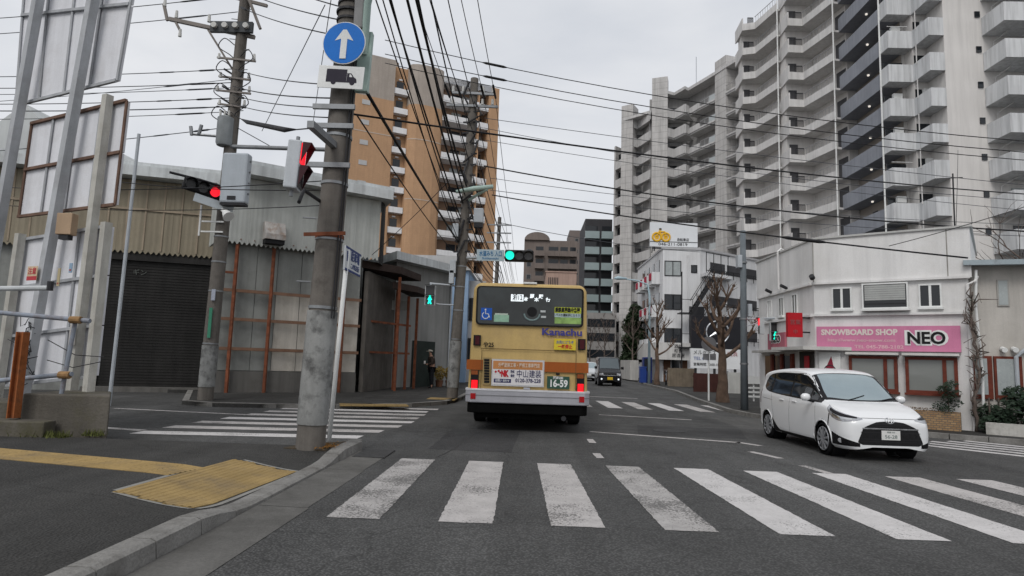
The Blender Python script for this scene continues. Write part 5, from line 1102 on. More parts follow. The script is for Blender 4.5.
# round blue sign with white arrow, truck plate
rs = thing('road_sign', (-2.72, 8.58, 5.45), 'round blue road sign with white upward arrow on the near pole', 'road sign')
cs = Vector((-2.72, 8.58, 5.80)); nrm = Vector((-.06, -1, -.02)).normalized(); BLUE = mat('sign_blue', (.012, .16, .56), .4, .05, 3, .06)
MB().disc(cs, .312, nrm, .012, 40).build('white_rim', WHITE, rs); MB().disc(cs+nrm*.0125, .300, nrm, .004, 40).build('blue_disc', BLUE, rs)
fm = frame_m(cs+nrm*.018, (1, -.06, -.03), (.05, 0, 1)); ap = [(-.045, -.235), (.045, -.235), (.045, .06), (.135, .03), (.0, .235), (-.135, .03), (-.045, .06)]
MB().extrude([fm @ Vector((x, y, 0)) for x, y in ap], nrm*.003).build('arrow', WHITE, rs)
mb = MB()
for zz in (5.68, 5.92): mb.bar((-2.95, 8.64, zz), (-2.5, 8.64, zz), .03, .03)
mb.build('bracket', STEEL, rs)
tp = thing('road_sign', (-2.74, 8.58, 5.1), 'white rectangular plate with black lorry symbol under the round sign', 'road sign'); fm = frame_m((-2.735, 8.575, 5.29), (1, -.05, -.055), (.05, 0, 1))
MB(fm).box(-.33, .33, -.165, .165, 0, .012).build('plate', WHITE, tp, bevel=.004); SYM = mat('symbol_black', (.02, .017, .03), .5, .05, 3)
tb = MB(fm); tb.box(-.21, .085, -.055, .115, .0125, .0155); tb.extrude([(.09, -.055, .0125), (.235, -.055, .0125), (.225, -.015, .0125), (.19, .005, .0125), (.15, .062, .0125), (.09, .062, .0125)], (0, 0, .003)); tb.box(-.21, .235, -.075, -.056, .0125, .0155); tb.build('lorry_symbol', SYM, tp)
for x in (-.10, .17): tb = MB(fm); tb.tube([(x, -.075, .0125), (x, -.075, .0162)], .036, 16); tb.build('wheel_symbol', SYM, tp)
tb = MB(fm); tb.extrude([(.125, .005, .0157), (.17, .005, .0157), (.145, .045, .0157), (.125, .045, .0157)], (0, 0, .002)); tb.build('window_symbol', WHITE, tp)
# pedestrian signal hung on an arm towards us
sg = thing('pedestrian_signal', (-2.86, 7.95, 3.3), 'red pedestrian signal in white housing seen from the side on the near pole', 'traffic light', 'pedestrian signals')
sc_ = at(300, 167, 7.95); X = Matrix.Translation(sc_) @ Matrix.Rotation(R(3), 4, 'Y') @ Matrix.Rotation(R(98), 4, 'Z') @ Matrix.Diagonal((.84, .84, .84, 1))
HOUS = mat('signal_housing_white', (.50, .53, .56), .5, .06, 4, .15)
MB(X).box(-.17, .17, -.02, .18, -.375, .375).build('housing', HOUS, sg, bevel=.02)
rl = MB(X).box(-.145, .145, -.036, -.022, .03, .34).build('red_lens', REDL, sg); MB(X).box(-.145, .145, -.036, -.022, -.34, -.03).build('green_lens', DARKL, sg)
for z0 in (.34, -.02):
    mb = MB(X); mb.box(-.16, .16, -.17, -.037, z0, z0+.014); mb.extrude([(.15, -.037, z0), (.15, -.16, z0), (.15, -.037, z0-.30)], (.012, 0, 0)); mb.extrude([(-.162, -.037, z0), (-.162, -.16, z0), (-.162, -.037, z0-.30)], (.012, 0, 0)); mb.build('visor', mat('visor_dark', (.05, .015, .02) if z0 > 0 else (.03, .03, .03), .5), sg)
mb = MB(X); mb.tube([(0, .08, -.375), (0, .08, -.47)], .03, 8); mb.tube([(0, .08, .375), (0, .08, .47)], .03, 8); mb.build('hanger', STEEL, sg)
for zz in (.2, -.2): MB(X).tube([(.02, .181, zz), (.02, .2, zz)], .02, 8).build('latch', STEEL, sg)
mb = MB(); mb.bar(along(A0, A1, 4.35), (-2.86, 7.85, 4.33), .09, .09); mb.build('signal_arm', STEEL, pA); mb = MB(); mb.tube([along(A0, A1, 3.55)+Vector((-.15, -.05, 0)), (-3.05, 8.3, 3.58), sc_+Vector((0, .05, -.45))], .025, 8); mb.build('signal_arm', DARK, pA)
# oblique blue and white name sign on thin white pole
ns = thing('street_name_sign', (-2.97, 9.85, .1), 'blue and white name sign on thin white pole beside the near pole', 'sign')
MB().tube([(-2.97, 9.85, .08), (-2.86, 9.85, 3.05)], .035, 12).build('pole', WHITE, ns, smooth=True)
fm = frame_m((-2.86, 10.15, 2.90), (.0, 1, 0), (0, 0, 1))
MB(fm).box(-.45, .45, -.19, .19, -.015, .015).build('board', mat('sign_pale', (.55, .58, .60), .4, .05, 3, .1), ns); NAVY = mat('sign_navy', (.03, .05, .16), .5, .05, 3)
for y0 in (.155, -.19): MB(fm).box(-.45, .45, y0, y0+.035, .0155, .019).build('border', NAVY, ns)
text('P', .2, NAVY, ns, fm @ Matrix.Translation((-.33, .03, .017)), .003, .012); text('駐車場', .17, NAVY, ns, fm @ Matrix.Translation((.1, .06, .017)), .003, .004); text('この先左折', .1, NAVY, ns, fm @ Matrix.Translation((.1, -.09, .017)), .003, .002)
# fittings on the pole before the warehouse
q = lambda z: along(B0, B1, z)
mb = MB(); mb.bar((-10.45, 17.0, 10.75), (-8.0, 17.1, 10.3), .10, .10); mb.bar(q(9.1), (-9.35, 17.05, 10.5), .05, .05); mb.bar((-10.5, 17.0, 10.7), (-10.65, 17.0, 11.2), .07, .07); mb.bar((-10.25, 17.0, 10.65), (-10.1, 17.0, 10.4), .06, .06); mb.build('crossarm', mat('arm_steel', (.20, .18, .165), .6, .15, 4), pB)
mb = MB(); mb.box(-9.2, -8.0, 16.9, 17.0, 10.35, 10.66); mb.build('switch_box', mat('switch_dark', (.06, .065, .07), .6), pB)
for k in range(4): x = -9.06+.3*k; MB().tube([(x, 16.89, 10.51), (x, 16.80, 10.51)], .08, 10).build('insulator', INS, pB)
for x, z in ((-10.62, 11.25), (-10.25, 10.9), (-10.1, 10.35), (-9.3, 10.8)): MB().tube([(x, 17.0, z-.12), (x, 17.0, z+.1)], [.05, .035], 8).build('insulator', INS, pB)
mb = MB(); p = q(11.4); mb.bar(p+Vector((-.55, 0, .15)), p+Vector((.65, 0, -.15)), .08, .08); mb.bar(p+Vector((-.3, -.1, 1.0)), p+Vector((.55, -.1, -.9)), .07, .07); mb.build('crossarm', mat('arm_steel', (0, 0, 0)), pB)
for zz in (9.2, 8.7, 8.35, 8.0): p = q(zz); MB().bar(p+Vector((-.38, -.05, .12)), p+Vector((-.05, -.05, -.08)), .04, .05).build('bracket', DARK, pB)
X = Matrix.Translation(q(7.5)+Vector((-.12, -.15, 0))); MB(X).tube([(0, 0, -.45), (0, 0, -.38), (0, 0, .33), (0, 0, .38)], [.19, .22, .22, .15], 14).build('transformer', mat('transformer_grey', (.25, .27, .28), .6, .12, 4, .3), pB, smooth=True, auto=40)
for k in range(3): MB(X).tube([(-.12+.12*k, -.1, .38), (-.12+.12*k, -.1, .52)], .03, 8).build('bushing', INS, pB)
mb = MB(); mb.tube([q(7.35), (-9.45, 17.0, 7.38)], .04, 8); mb.tube([(-9.3, 17, 7.38), (-9.25, 17, 7.65)], .05, 8); mb.tube([(-9.5, 17, 7.35), (-9.55, 17, 7.6)], .05, 8); mb.build('side_arm', STEEL, pB)
mb = MB(); mb.tube([q(7.05)+Vector((0, -.1, 0)), (-5.35, 17.0, 7.02)], .06, 10); mb.build('long_arm', STEEL, pB); mb = MB(); mb.tube([q(7.7), (-7.3, 17, 7.1)], .012, 5); mb.build('stay', DARK, pB)
cb = thing('signal_cabinet', (-8.15, 16.75, 5.4), 'pale grey cabinet hung on the pole before the warehouse', 'cabinet'); MB().box(-8.36, -7.66, 16.55, 16.85, 5.36, 6.74).build('case', mat('cabinet_grey', (.42, .46, .50), .55, .05, 3, .12), cb, bevel=.05); MB().box(-8.34, -7.68, 16.57, 16.83, 5.30, 5.36).build('base', DARK, cb)
for k in range(4): MB().tube([(-7.66, 16.7, 5.64+.3*k), (-7.63, 16.7, 5.64+.3*k)], .03, 8).build('hinge', STEEL, cb)
MB().box(-8.14, -7.91, 16.535, 16.547, 5.44, 5.54).build('plate', DARK, cb)
ts = thing('traffic_signal', (-8.85, 16.6, 5.7), 'black horizontal traffic signal showing red, seen obliquely', 'traffic light', 'vehicle signals'); fmx = frame_m((-8.78, 16.5, 5.72), (.80, .58, -.20), (.16, .08, 1)) @ Matrix.Diagonal((.85, .85, .85, 1)); 
MB(fmx).box(-.58, .58, -.2, .2, -.2, .0).build('housing', BLACK, ts, bevel=.05)
for k, mm in enumerate((DARKL, DARKL, REDL)):
    x = -.36+.36*k; MB(fmx).tube([(x, 0, .001), (x, 0, .02)], .15, 18).build('lens', mm, ts); mb = MB(fmx); a = [(x+.165*math.cos(t), .165*math.sin(t)) for t in [R(-20+220*j/12) for j in range(13)]]
    for (xa, ya), (xb, yb) in zip(a, a[1:]): mb.poly([(xa, ya, .0), (xb, yb, .0), (xb, yb, .26), (xa, ya, .26)]); mb.poly([(xa*1+0, ya*1.03, .0), (xb, yb*1.03, .0), (xb, yb*1.03, .26), (xa, ya*1.03, .26)])
    mb.build('visor', BLACK, ts)
MB().tube([(-9.5, 16.1, 6.02), (-8.9, 16.5, 5.95), q(5.9)], .035, 8).build('arm', DARK, ts)
nb = thing('name_plate', (-8.6, 16.5, 5.3), 'small pale name plate hanging under the oblique red signal', 'sign'); MB(frame_m((-8.52, 16.62, 5.34), (.80, .58, -.20), (.1, .05, 1))).box(-.5, .5, -.11, .11, -.01, .01).build('plate', mat('plate_pale', (.5, .55, .58), .5, .06, 3), nb)
lsp = thing('loudspeaker', (-8.2, 16.7, 5.0), 'small white horn loudspeaker under the grey cabinet', 'loudspeaker'); MB().tube([(-8.42, 16.85, 5.25), (-8.25, 16.7, 5.15), (-8.08, 16.6, 4.98)], [.05, .07, .15], 14).build('horn', WHITE, lsp, smooth=True, auto=50)
mb = MB()
for z in (4.9, 4.62): mb.bar((-8.95, 16.9, z), (-8.35, 16.9, z), .04, .04)
mb.bar((-9.0, 16.9, 4.5), (-9.0, 16.9, 5.35), .04, .04); mb.build('rung_bracket', WHITE, pB)
MB().box(-8.52, -8.44, 16.86, 16.885, 1.75, 2.55).build('green_plate', mat('green_plate', (.05, .22, .14), .5), pB); MB().box(-8.50, -8.40, 16.86, 16.885, 2.75, 3.05).build('sticker', mat('sticker', (.35, .38, .45), .5), pB)
# fittings on the pole beside the bus
q = lambda z: along(D0, D1, z); 
mb = MB()
for z, l in ((10.6, .75), (10.15, .9)): mb.bar(q(z)+Vector((-l, -.15, .02)), q(z)+Vector((l, -.15, -.02)), .08, .08)
mb.build('crossarm', STEEL, pC)
for z in (10.6, 10.15):
    for x in (-.7, -.35, .35, .7): MB().tube([q(z)+Vector((x, -.15, .05)), q(z)+Vector((x, -.15, .25))], [.05, .04], 8).build('insulator', INS, pC)
mb = MB(); mb.tube([q(6.75), q(6.8)+Vector((.4, -.3, .15)), q(6.9)+Vector((.75, -.5, .2))], .05, 8); mb.build('lamp_arm', PG_, pC); mb = MB(); mb.tube([q(6.9)+Vector((-.3, -.45, .10)), q(6.95)+Vector((.3, -.5, .16)), q(7.0)+Vector((.95, -.5, .20))], [.06, .09, .07], 10); mb.build('lamp_head', PG_, pC, smooth=True)
MB().box(-1.95, -1.62, 21.2, 21.5, 6.0, 6.5).build('transformer', GREYP, pC, bevel=.03); MB().box(-1.93, -1.64, 21.22, 21.48, 5.85, 5.99).build('transformer_base', DARK, pC)
for z, s in ((5.5, .2), (3.9, .16), (4.25, .2)): p = q(z); MB().box(p.x-.35, p.x-.35+s, p.y-.3, p.y-.05, z, z+.45).build('control_box', GREYP, pC, bevel=.01)
for k in range(14): z = 5.0+.38*k; MB().bar(q(z)+Vector((-.28, -.12, 0)), q(z)+Vector((.28, -.12, .03)), .03, .05).build('step_bolt', DARK, pC)
mb = MB()
for k in range(9): mb.tube([q(4.6+.7*k)+Vector((random.uniform(-.25, .25), -.2, 0)), q(5.0+.7*k)+Vector((random.uniform(-.4, .4), -.25, -.1)), q(5.3+.7*k)+Vector((random.uniform(-.3, .3), -.2, .1))], .035, 6)
mb.build('splice_cables', DARK, pC)
MB().tube([q(4.82), (-.0, 21.2, 4.86)], .045, 10).build('signal_arm', GREYP, pC)
nm = thing('name_plate', (-1.3, 21.1, 4.7), 'pale blue street name plate beside the green signal', 'sign'); MB().box(-1.78, -.86, 21.08, 21.12, 4.68, 5.06).build('plate', mat('plate_blue', (.38, .47, .52), .5, .06, 3, .1), nm); text('水道みち 入口', .2, mat('plate_text', (.05, .16, .32), .6), nm, frame_m((-1.32, 21.075, 4.91), (1, 0, 0), (0, 0, 1)), .003, .004, width=.75); text('Suidomichi', .1, mat('plate_text', (0, 0, 0)), nm, frame_m((-1.32, 21.075, 4.76), (1, 0, 0), (0, 0, 1)), .003, .002, width=.55)
gs = thing('traffic_signal', (-.35, 21.0, 4.6), 'black horizontal traffic signal showing green above the bus', 'traffic light', 'vehicle signals'); MB().box(-.84, .12, 20.95, 21.12, 4.66, 5.06).build('housing', BLACK, gs, bevel=.06)
for k, mm in enumerate((GREENL, DARKL, DARKL)):
    x = -.67+.31*k; MB().tube([(x, 20.945, 4.86), (x, 20.93, 4.86)], .145, 20).build('lens', mm, gs); mb = MB(); a = [(x+.155*math.cos(t), 4.86+.155*math.sin(t)) for t in [R(-10+200*j/12) for j in range(13)]]
    for (xa, za), (xb, zb) in zip(a, a[1:]): mb.extrude([(xa, 20.945, za), (xb, 20.945, zb), (xb, 20.74, zb-.02), (xa, 20.74, za-.02)], (0, 0, .008))
    mb.build('visor', BLACK, gs)
MB().tube([q(3.85)+Vector((-.1, -.05, 0)), (-3.35, 21.35, 3.9), (-3.3, 21.35, 3.85)], .03, 8).build('signal_arm', GREYP, pC); MB().tube([q(3.2)+Vector((-.1, -.05, 0)), (-3.0, 21.35, 3.2), (-3.2, 21.35, 3.25)], .02, 8).build('signal_arm', GREYP, pC)
ped_signal((-3.3, 21.2, 3.48), 'green walking pedestrian signal left of the bus', .92)
# second pole further along, half hidden
pD = util_pole((-2.5, 46, .1), (-2.3, 46, 11.8), .17, .13, 'concrete pole further down the road behind the bus', 1.9)
mb = MB()
for z in (11.2, 10.6, 9.9): mb.bar((-3.2, 45.85, z), (-1.4, 45.85, z), .09, .09)
mb.build('crossarm', STEEL, pD)

# extra fittings on the crossarm pole
q = lambda z: along(B0, B1, z)
for z, l in ((9.55, .55), (9.0, .45), (8.6, .5), (8.2, .4)):
    p = q(z); MB().bar(p+Vector((-l, -.16, .05)), p+Vector((l, -.16, -.04)), .05, .05).build('crossarm', MATS['arm_steel'], pB)
    for x in (-l+.05, l-.05): MB().tube([p+Vector((x, -.16, .02)), p+Vector((x, -.16, .17))], [.045, .03], 8).build('insulator', INS, pB)
for k in range(16): p = q(7.8+.3*k); MB().tube([p+Vector((.14*(1 if k % 2 else -1), -.05, 0)), p+Vector((.30*(1 if k % 2 else -1), -.08, .0))], .012, 5).build('step_bolt', STEEL, pB)
for k in range(7):
    p = q(8.0+.33*k); s = 1 if k % 2 else -1
    MB().tube(catmull([p+Vector((.1*s, -.15, 0)), p+Vector((.35*s, -.25, .15)), p+Vector((.5*s, -.25, -.1)), p+Vector((.2*s, -.2, -.3)), p+Vector((.08*s, -.15, -.4))], 4), .014, 5).build('jumper_loop', DARK, pB)
for k in range(18):      # battens over the joints of the tan cladding
    s = .55*(k+2)
    if s < 10.4: MB().prism([Vector(W0)+dW*s+nW*.225, Vector(W0)+dW*(s+.05)+nW*.225, Vector(W0)+dW*(s+.05)+nW*.245, Vector(W0)+dW*s+nW*.245], 4.7, 7.1).build('batten', mat('brown_batten', (.34, .28, .21), .8, .2, 2, .3), wh)

a_ = PG(onplane(272, 220, G0, G1)[0]-.31, .31); b_ = PG(onplane(272, 220, G0, G1)[0]+.31, .31)
MB().prism([a_, b_, b_+nG*.36, a_+nG*.36], 4.98, 5.118).build('vent_mouth_shade', BLACK, wh)  # black block standing in for the shade inside the hood
for k in range(11):     # bolts and rust runs along the sheet edge
    p = PG(.25+.42*k, .312); MB().tube([(*p, 5.05), (*(p+nG*.02), 5.05)], .02, 6).build('bolt', RUST, wh)
# ================================================================ BILLBOARD FRAME, RAILS AND BLOCKS AT THE LEFT EDGE
BA = Vector((-6.35, 10.0)); BD = Vector((-.917, .40)).normalized(); BB = BA + BD*3; BN = Vector((-BD.y, BD.x)); 
if BN.y > 0: BN = -BN               # side towards us
def bp(x, y, o=0.0):
    s, z = onplane(x, y, BA, BB); p = BA + BD*s + BN*o; return Vector((p.x, p.y, z))
WPANEL = mat('signboard_back', (.72, .73, .765), .55, .05, 1.5, .16, dirt=(.42, .41, .41), dirt_amt=.4, dirt_scale=1.5); BROWNR = mat('brown_rail', (.16, .10, .075), .8, .25, 4, .2); CPOST = mat('cream_post', (.50, .49, .45), .7, .1, 3, .3, dirt=(.28, .26, .22), dirt_amt=.5, dirt_scale=4)
GPOST = mat('square_post', (.40, .415, .435), .6, .1, 2, .3, dirt=(.25, .25, .25), dirt_amt=.4, dirt_scale=3)
def signboard(label, TL, TR, BR, BL, nc, nr, railm):
    c = [bp(*q) for q in (TL, TR, BR, BL)]; base = (c[2]+c[3])/2; t = thing('signboard', base, label, 'signboard', 'signboard backs on the left frame')
    f = lambda u, v, o=0.0: (c[0].lerp(c[1], u)).lerp(c[3].lerp(c[2], u), v) + Vector((BN.x, BN.y, 0))*o
    back = Vector((-BN.x, -BN.y, 0))*.05
    for i in range(nc):
        for j in range(nr):
            e = .012; MB().extrude([f((i+e)/nc, (j+e)/nr), f((i+1-e)/nc, (j+e)/nr), f((i+1-e)/nc, (j+1-e)/nr), f((i+e)/nc, (j+1-e)/nr)], back).build('sheet', WPANEL, t)
    for j in range(nr+1): MB().bar(f(0, j/nr, .03), f(1, j/nr, .03), .05, .05).build('cross_rail', railm, t)
    for i in range(nc+1): MB().bar(f(i/nc, 0, .02), f(i/nc, 1, .02), .035, .035).build('upright', GPOST if 0 < i < nc else railm, t)
    return t
signboard('upper pale signboard seen from behind at the left edge', (30, -70), (144, -70), (118, 81), (17, 106), 4, 2, GPOST)
signboard('middle pale signboard seen from behind with brown rails', (33, 124), (128, 101), (116, 205), (20, 217), 4, 2, BROWNR)
signboard('lowest pale signboard behind the pipe railing', (24, 240), (112, 226), (96, 376), (4, 386), 3, 3, GPOST)
def post(label, pts, w_, m, o, group='posts of the left sign frame'):
    p = [bp(x, y, o) for x, y in pts]; p[-1].z = .1
    mb = MB(); mb.bar(p[-1], p[0], w_, w_, up=(BN.x, BN.y, 0)); return tag(mb.build('sign_post', m), label, 'post', group)
post('left grey square sign post leaning up to the upper signboard', [(64, -70), (-6, 300)], .145, GPOST, .22)
post('right grey square sign post crossing both upper signboards', [(119, -70), (36, 392)], .145, GPOST, .22)
post('cream sign post with small tan meter box', [(115, 98), (78, 398)], .125, CPOST, .12)
post('short cream sign post at the right end of the lowest signboard', [(114, 224), (95, 398)], .125, CPOST, .12)
post('short pale sign post at the far left edge', [(28, 235), (4, 398)], .125, CPOST, .12)
t = thing('meter_box', bp(82, 238, .25), 'small tan meter box on the cream sign post', 'box'); c = bp(83, 227, .26); MB().box(c.x-.13, c.x+.13, c.y-.08, c.y+.08, c.z-.19, c.z+.17).build('case', mat('tan_box', (.42, .30, .20), .7, .08, 4, .2), t, bevel=.01); MB().box(c.x-.08, c.x+.08, c.y-.06, c.y+.06, c.z-.27, c.z-.195).build('conduit_entry', DARK, t)
t = thing('notice_plate', bp(54, 282, .35), 'small red and yellow notice on the grey sign post', 'notice'); c = bp(54, 276, .34); X = frame_m(c, (-BD.x, -BD.y, 0), (0, 0, 1)); MB(X).box(-.14, .14, -.12, .12, 0, .008).build('plate', mat('notice_yellow', (.55, .42, .28), .6, .2, 9), t); MB(X).box(-.14, .14, -.12, -.05, .0085, .011).build('red_band', mat('notice_red', (.45, .05, .06), .6), t); text('注意', .12, mat('notice_red', (0, 0, 0)), t, X @ Matrix.Translation((0, .03, .009)), .002, .002)
for k, (x, y, w_, h, cc, lb) in enumerate(((74, 279, .07, .3, (.42, .36, .22), 'narrow tan strip plate on the lowest signboard'), (88, 335, .16, .34, (.5, .48, .45), 'small white notice plate under the pipe railing'), (86, 270, .08, .16, (.25, .36, .48), 'tiny blue sticker plate on the cream post'))):
    c = bp(x, y, .24); t = thing('notice_plate', c, lb, 'notice'); X = frame_m(c, (-BD.x, -BD.y, 0), (0, 0, 1)); MB(X).box(-w_/2, w_/2, -h/2, h/2, 0, .01).build('plate', mat('plate_%d' % k, cc, .6, .1, 5, .2), t); MB(X).box(-w_/2+.015, w_/2-.015, -h/2+.03, -h/2+.06, .0105, .012).build('print', mat('print_red', (.3, .08, .08), .7), t)
mb = MB()
for k in range(40):
    c = bp(46+random.gauss(0, 3), 345+k*1.4-20, .30); mb.tube([c, c+Vector((random.gauss(0, .06), .0, random.gauss(0, .06))), c+Vector((random.gauss(0, .08), -.02, random.gauss(0, .08)))], .008, 4)
tag(mb.build('wire_tangle', DARK), 'dark tangle of old wire on the lower sign post', 'wire')
# pipe railing
PIPE = mat('pipe_paint', (.24, .27, .32), .5, .12, 4, .1, dirt=(.14, .08, .05), dirt_amt=.5, dirt_scale=7)
t = thing('pipe_railing', at(72, 393, 9.5), 'grey blue steel pipe railing above the concrete blocks', 'railing')
MB().tube([at(-40, 309, 9.6), at(90, 321, 9.45)], .035, 10).build('pipe', PIPE, t); MB().tube([at(-40, 384, 9.7), at(72, 374, 9.45)], .035, 10).build('pipe', PIPE, t); MB().tube([at(76, 318, 9.5), at(61, 396, 9.5)], .032, 10).build('upright', PIPE, t)
for x, y in ((76, 320), (65, 375)): c = at(x, y, 9.46); MB().tube([c+Vector((-.07, -.02, 0)), c+Vector((.09, -.02, 0))], .055, 10).build('clamp', mat('clamp_rust', (.25, .15, .07), .8, .3, 9), t)
MB().tube([at(-40, 289, 9.8), at(50, 288, 9.6)], .04, 10).build('top_pipe', mat('pale_pipe', (.45, .47, .48), .5, .1, 4), t); c = at(50, 288, 9.58); MB().tube([c+Vector((0, 0, -.04)), c+Vector((0, 0, .10))], .045, 8).build('end_cap', DARK, t)
mb = MB(); mb.bar(at(13, 418, 9.15), at(23, 332, 9.15), .12, .05); mb.bar(at(10, 418, 9.13), at(20, 332, 9.13), .015, .13); mb.bar(at(16.5, 418, 9.13), at(26.5, 332, 9.13), .015, .13); tag(mb.build('rusty_stake', mat('orange_rust', (.30, .10, .035), .9, .35, 6, .2, dirt=(.10, .045, .025), dirt_amt=.8, dirt_scale=6)), 'orange rusted steel stake standing in the lower concrete block', 'post')
mb = MB()
for a, b in (((48, 340), (104, 357)), ((47, 360), (100, 362))): p, q = at(*a, 9.7), at(*b, 9.7); mb.tube([p, p.lerp(q, .5)-Vector((0, 0, .10)), q], .007, 5)
tag(mb.build('loose_cable', DARK), 'loose dark cable slung between the sign posts', 'cable')
MOSSC = mat('mossy_concrete', (.115, .105, .09), .95, .2, 2, .35, dirt=(.075, .07, .04), dirt_amt=.7, dirt_scale=2.2, bump=.5, bscale=30)
tag(MB().prism([(-7.35, 9.3), (-6.08, 9.35), (-6.72, 10.35), (-7.4, 10.3)], .05, .70).build('concrete_block', MOSSC, bevel=.02), 'large mossy concrete block on the pavement corner', 'concrete block', 'concrete blocks')
tag(MB().prism([(-8.5, 8.85), (-6.72, 8.95), (-6.78, 9.27), (-8.5, 9.27)], .05, .34).build('concrete_block', MOSSC, bevel=.02), 'low concrete block step in front of the railing', 'concrete block', 'concrete blocks')
tag(MB().prism([(-12, 9.4), (-7.45, 9.4), (-7.45, 10.1), (-12, 10.1)], .05, .56).build('concrete_block', MOSSC, bevel=.02), 'long concrete plinth behind the rusty stake at the left edge', 'concrete block', 'concrete blocks')
p0, p1 = at(139, 134, 15.5), at(110, 395, 15.5); p1.z = .0; tag(MB().tube([p1, p0], [.045, .04], 8).build('thin_pole', GREYP), 'thin pale pole standing between the signboards and the shutter', 'pole')

# ================================================================ PEDESTRIAN
def skin_obj(name, joints, edges, m, parent, sub=2):
    me = bpy.data.meshes.new(name); me.from_pydata([Vector(j[0]) for j in joints], edges, []); o = bpy.data.objects.new(name, me); COL.objects.link(o)
    md = o.modifiers.new('s', 'SKIN'); sv = me.skin_vertices[0].data
    for k, j in enumerate(joints): sv[k].radius = j[1] if isinstance(j[1], tuple) else (j[1], j[1])
    sv[0].use_root = True; md.use_smooth_shade = True; ss = o.modifiers.new('u', 'SUBSURF'); ss.levels = sub; ss.render_levels = sub
    bpy.context.view_layer.update(); dg = bpy.context.evaluated_depsgraph_get(); m2 = bpy.data.meshes.new_from_object(o.evaluated_get(dg)); bpy.data.objects.remove(o)
    m2.materials.clear(); m2.materials.append(m); m2.polygons.foreach_set('use_smooth', [True]*len(m2.polygons))
    q = bpy.data.objects.new(name, m2); COL.objects.link(q); q.parent = parent; WM[q.name] = world_of(parent).copy(); return q
pe = thing('person', (-4.15, 28.1, .1), 'person in dark brown jacket and pale cap standing by the warehouse entrance', 'person', rz=R(200))
SKIN = mat('skin', (.36, .21, .15), .6, .05, 9); COAT = mat('brown_coat', (.040, .030, .025), .85, .2, 7); TRO = mat('dark_trousers', (.012, .013, .017), .85, .2, 7)
# local: facing +x, y to the left; total height about 1.63
J = [((0, 0, .90), (.13, .15)), ((.01, 0, 1.08), (.12, .155)), ((.04, 0, 1.25), (.125, .175)), ((.05, 0, 1.35), (.08, .12)), ((.075, 0, 1.42), .05), ((.09, 0, 1.48), .058), ((.105, 0, 1.54), (.088, .078)), ((.105, 0, 1.60), (.068, .062)),
     ((0, .09, .82), .09), ((.03, .10, .47), .062), ((-.01, .10, .12), .042), ((.0, .10, .06), .04), ((.10, .11, .035), (.035, .045)), ((.17, .11, .03), (.025, .04)),
     ((0, -.09, .82), .09), ((.0, -.11, .47), .062), ((-.05, -.12, .12), .042), ((-.045, -.12, .06), .04), ((.05, -.13, .035), (.035, .045)), ((.12, -.13, .03), (.025, .04)),
     ((.04, .19, 1.31), .062), ((.05, .24, 1.06), .046), ((.24, .20, 1.02), .036), ((.31, .19, 1.03), .028),
     ((.04, -.19, 1.31), .062), ((.0, -.25, 1.06), .046), ((.10, -.24, .86), .036), ((.12, -.23, .79), .028), ((.14, 0, 1.515), .03)]
Ed = [(0, 1), (1, 2), (2, 3), (3, 4), (4, 5), (5, 6), (6, 7), (0, 8), (8, 9), (9, 10), (10, 11), (11, 12), (12, 13), (0, 14), (14, 15), (15, 16), (16, 17), (17, 18), (18, 19), (2, 20), (20, 21), (21, 22), (22, 23), (2, 24), (24, 25), (25, 26), (26, 27), (6, 28)]
PX = WM[pe.name]; skin_obj('body', J, Ed, SKIN, pe)
for nm_, mt_, ids, gr in (('jacket', COAT, [0, 1, 2, 3, 20, 21, 22, 24, 25, 26], .018), ('trousers', TRO, [0, 8, 9, 10, 14, 15, 16], .016)):
    mp_ = {i: k for k, i in enumerate(ids)}; jj = [(J[i][0], tuple(r+gr for r in (J[i][1] if isinstance(J[i][1], tuple) else (J[i][1],)*2))) for i in ids]
    if nm_ == 'jacket': jj[0] = ((0, 0, .80), (.155, .185))
    skin_obj(nm_, jj, [(mp_[a], mp_[b]) for a, b in Ed if a in mp_ and b in mp_], mt_, pe)
for s in (1, -1): skin_obj('shoe', [(J[11 if s > 0 else 17][0], .055), (J[12 if s > 0 else 18][0], (.05, .058)), (J[13 if s > 0 else 19][0], (.036, .05))], [(0, 1), (1, 2)], BLACK, pe)
skin_obj('hair', [((.06, 0, 1.52), .085), ((.07, 0, 1.60), .082)], [(0, 1)], mat('dark_hair', (.02, .017, .015), .7), pe)
mb = MB(PX); mb.tube([(.10, 0, 1.585), (.10, 0, 1.635), (.095, 0, 1.66)], [.115, .10, .05], 16); mb.box(.17, .27, -.07, .07, 1.585, 1.598); mb.build('cap', mat('pale_cap', (.42, .39, .33), .8, .1, 7), pe, smooth=True, auto=40)
for s in (1,):
    mb = MB(PX)
    for k in range(4): y0 = .165+.016*k; mb.tube([(.33, y0, 1.035), (.365, y0, 1.04), (.375, y0+.002, 1.015)], [.009, .008, .007], 6)
    mb.tube([(.31, .16, 1.045), (.34, .155, 1.06), (.365, .165, 1.055)], [.01, .009, .008], 6); mb.build('fingers', SKIN, pe)
tag(MB(PX).box(.33, .40, .13, .25, 1.05, 1.17).build('paper_cup', mat('white_paper', (.7, .68, .64), .7, .05, 8)), 'small white packet held by the pedestrian', 'packet')
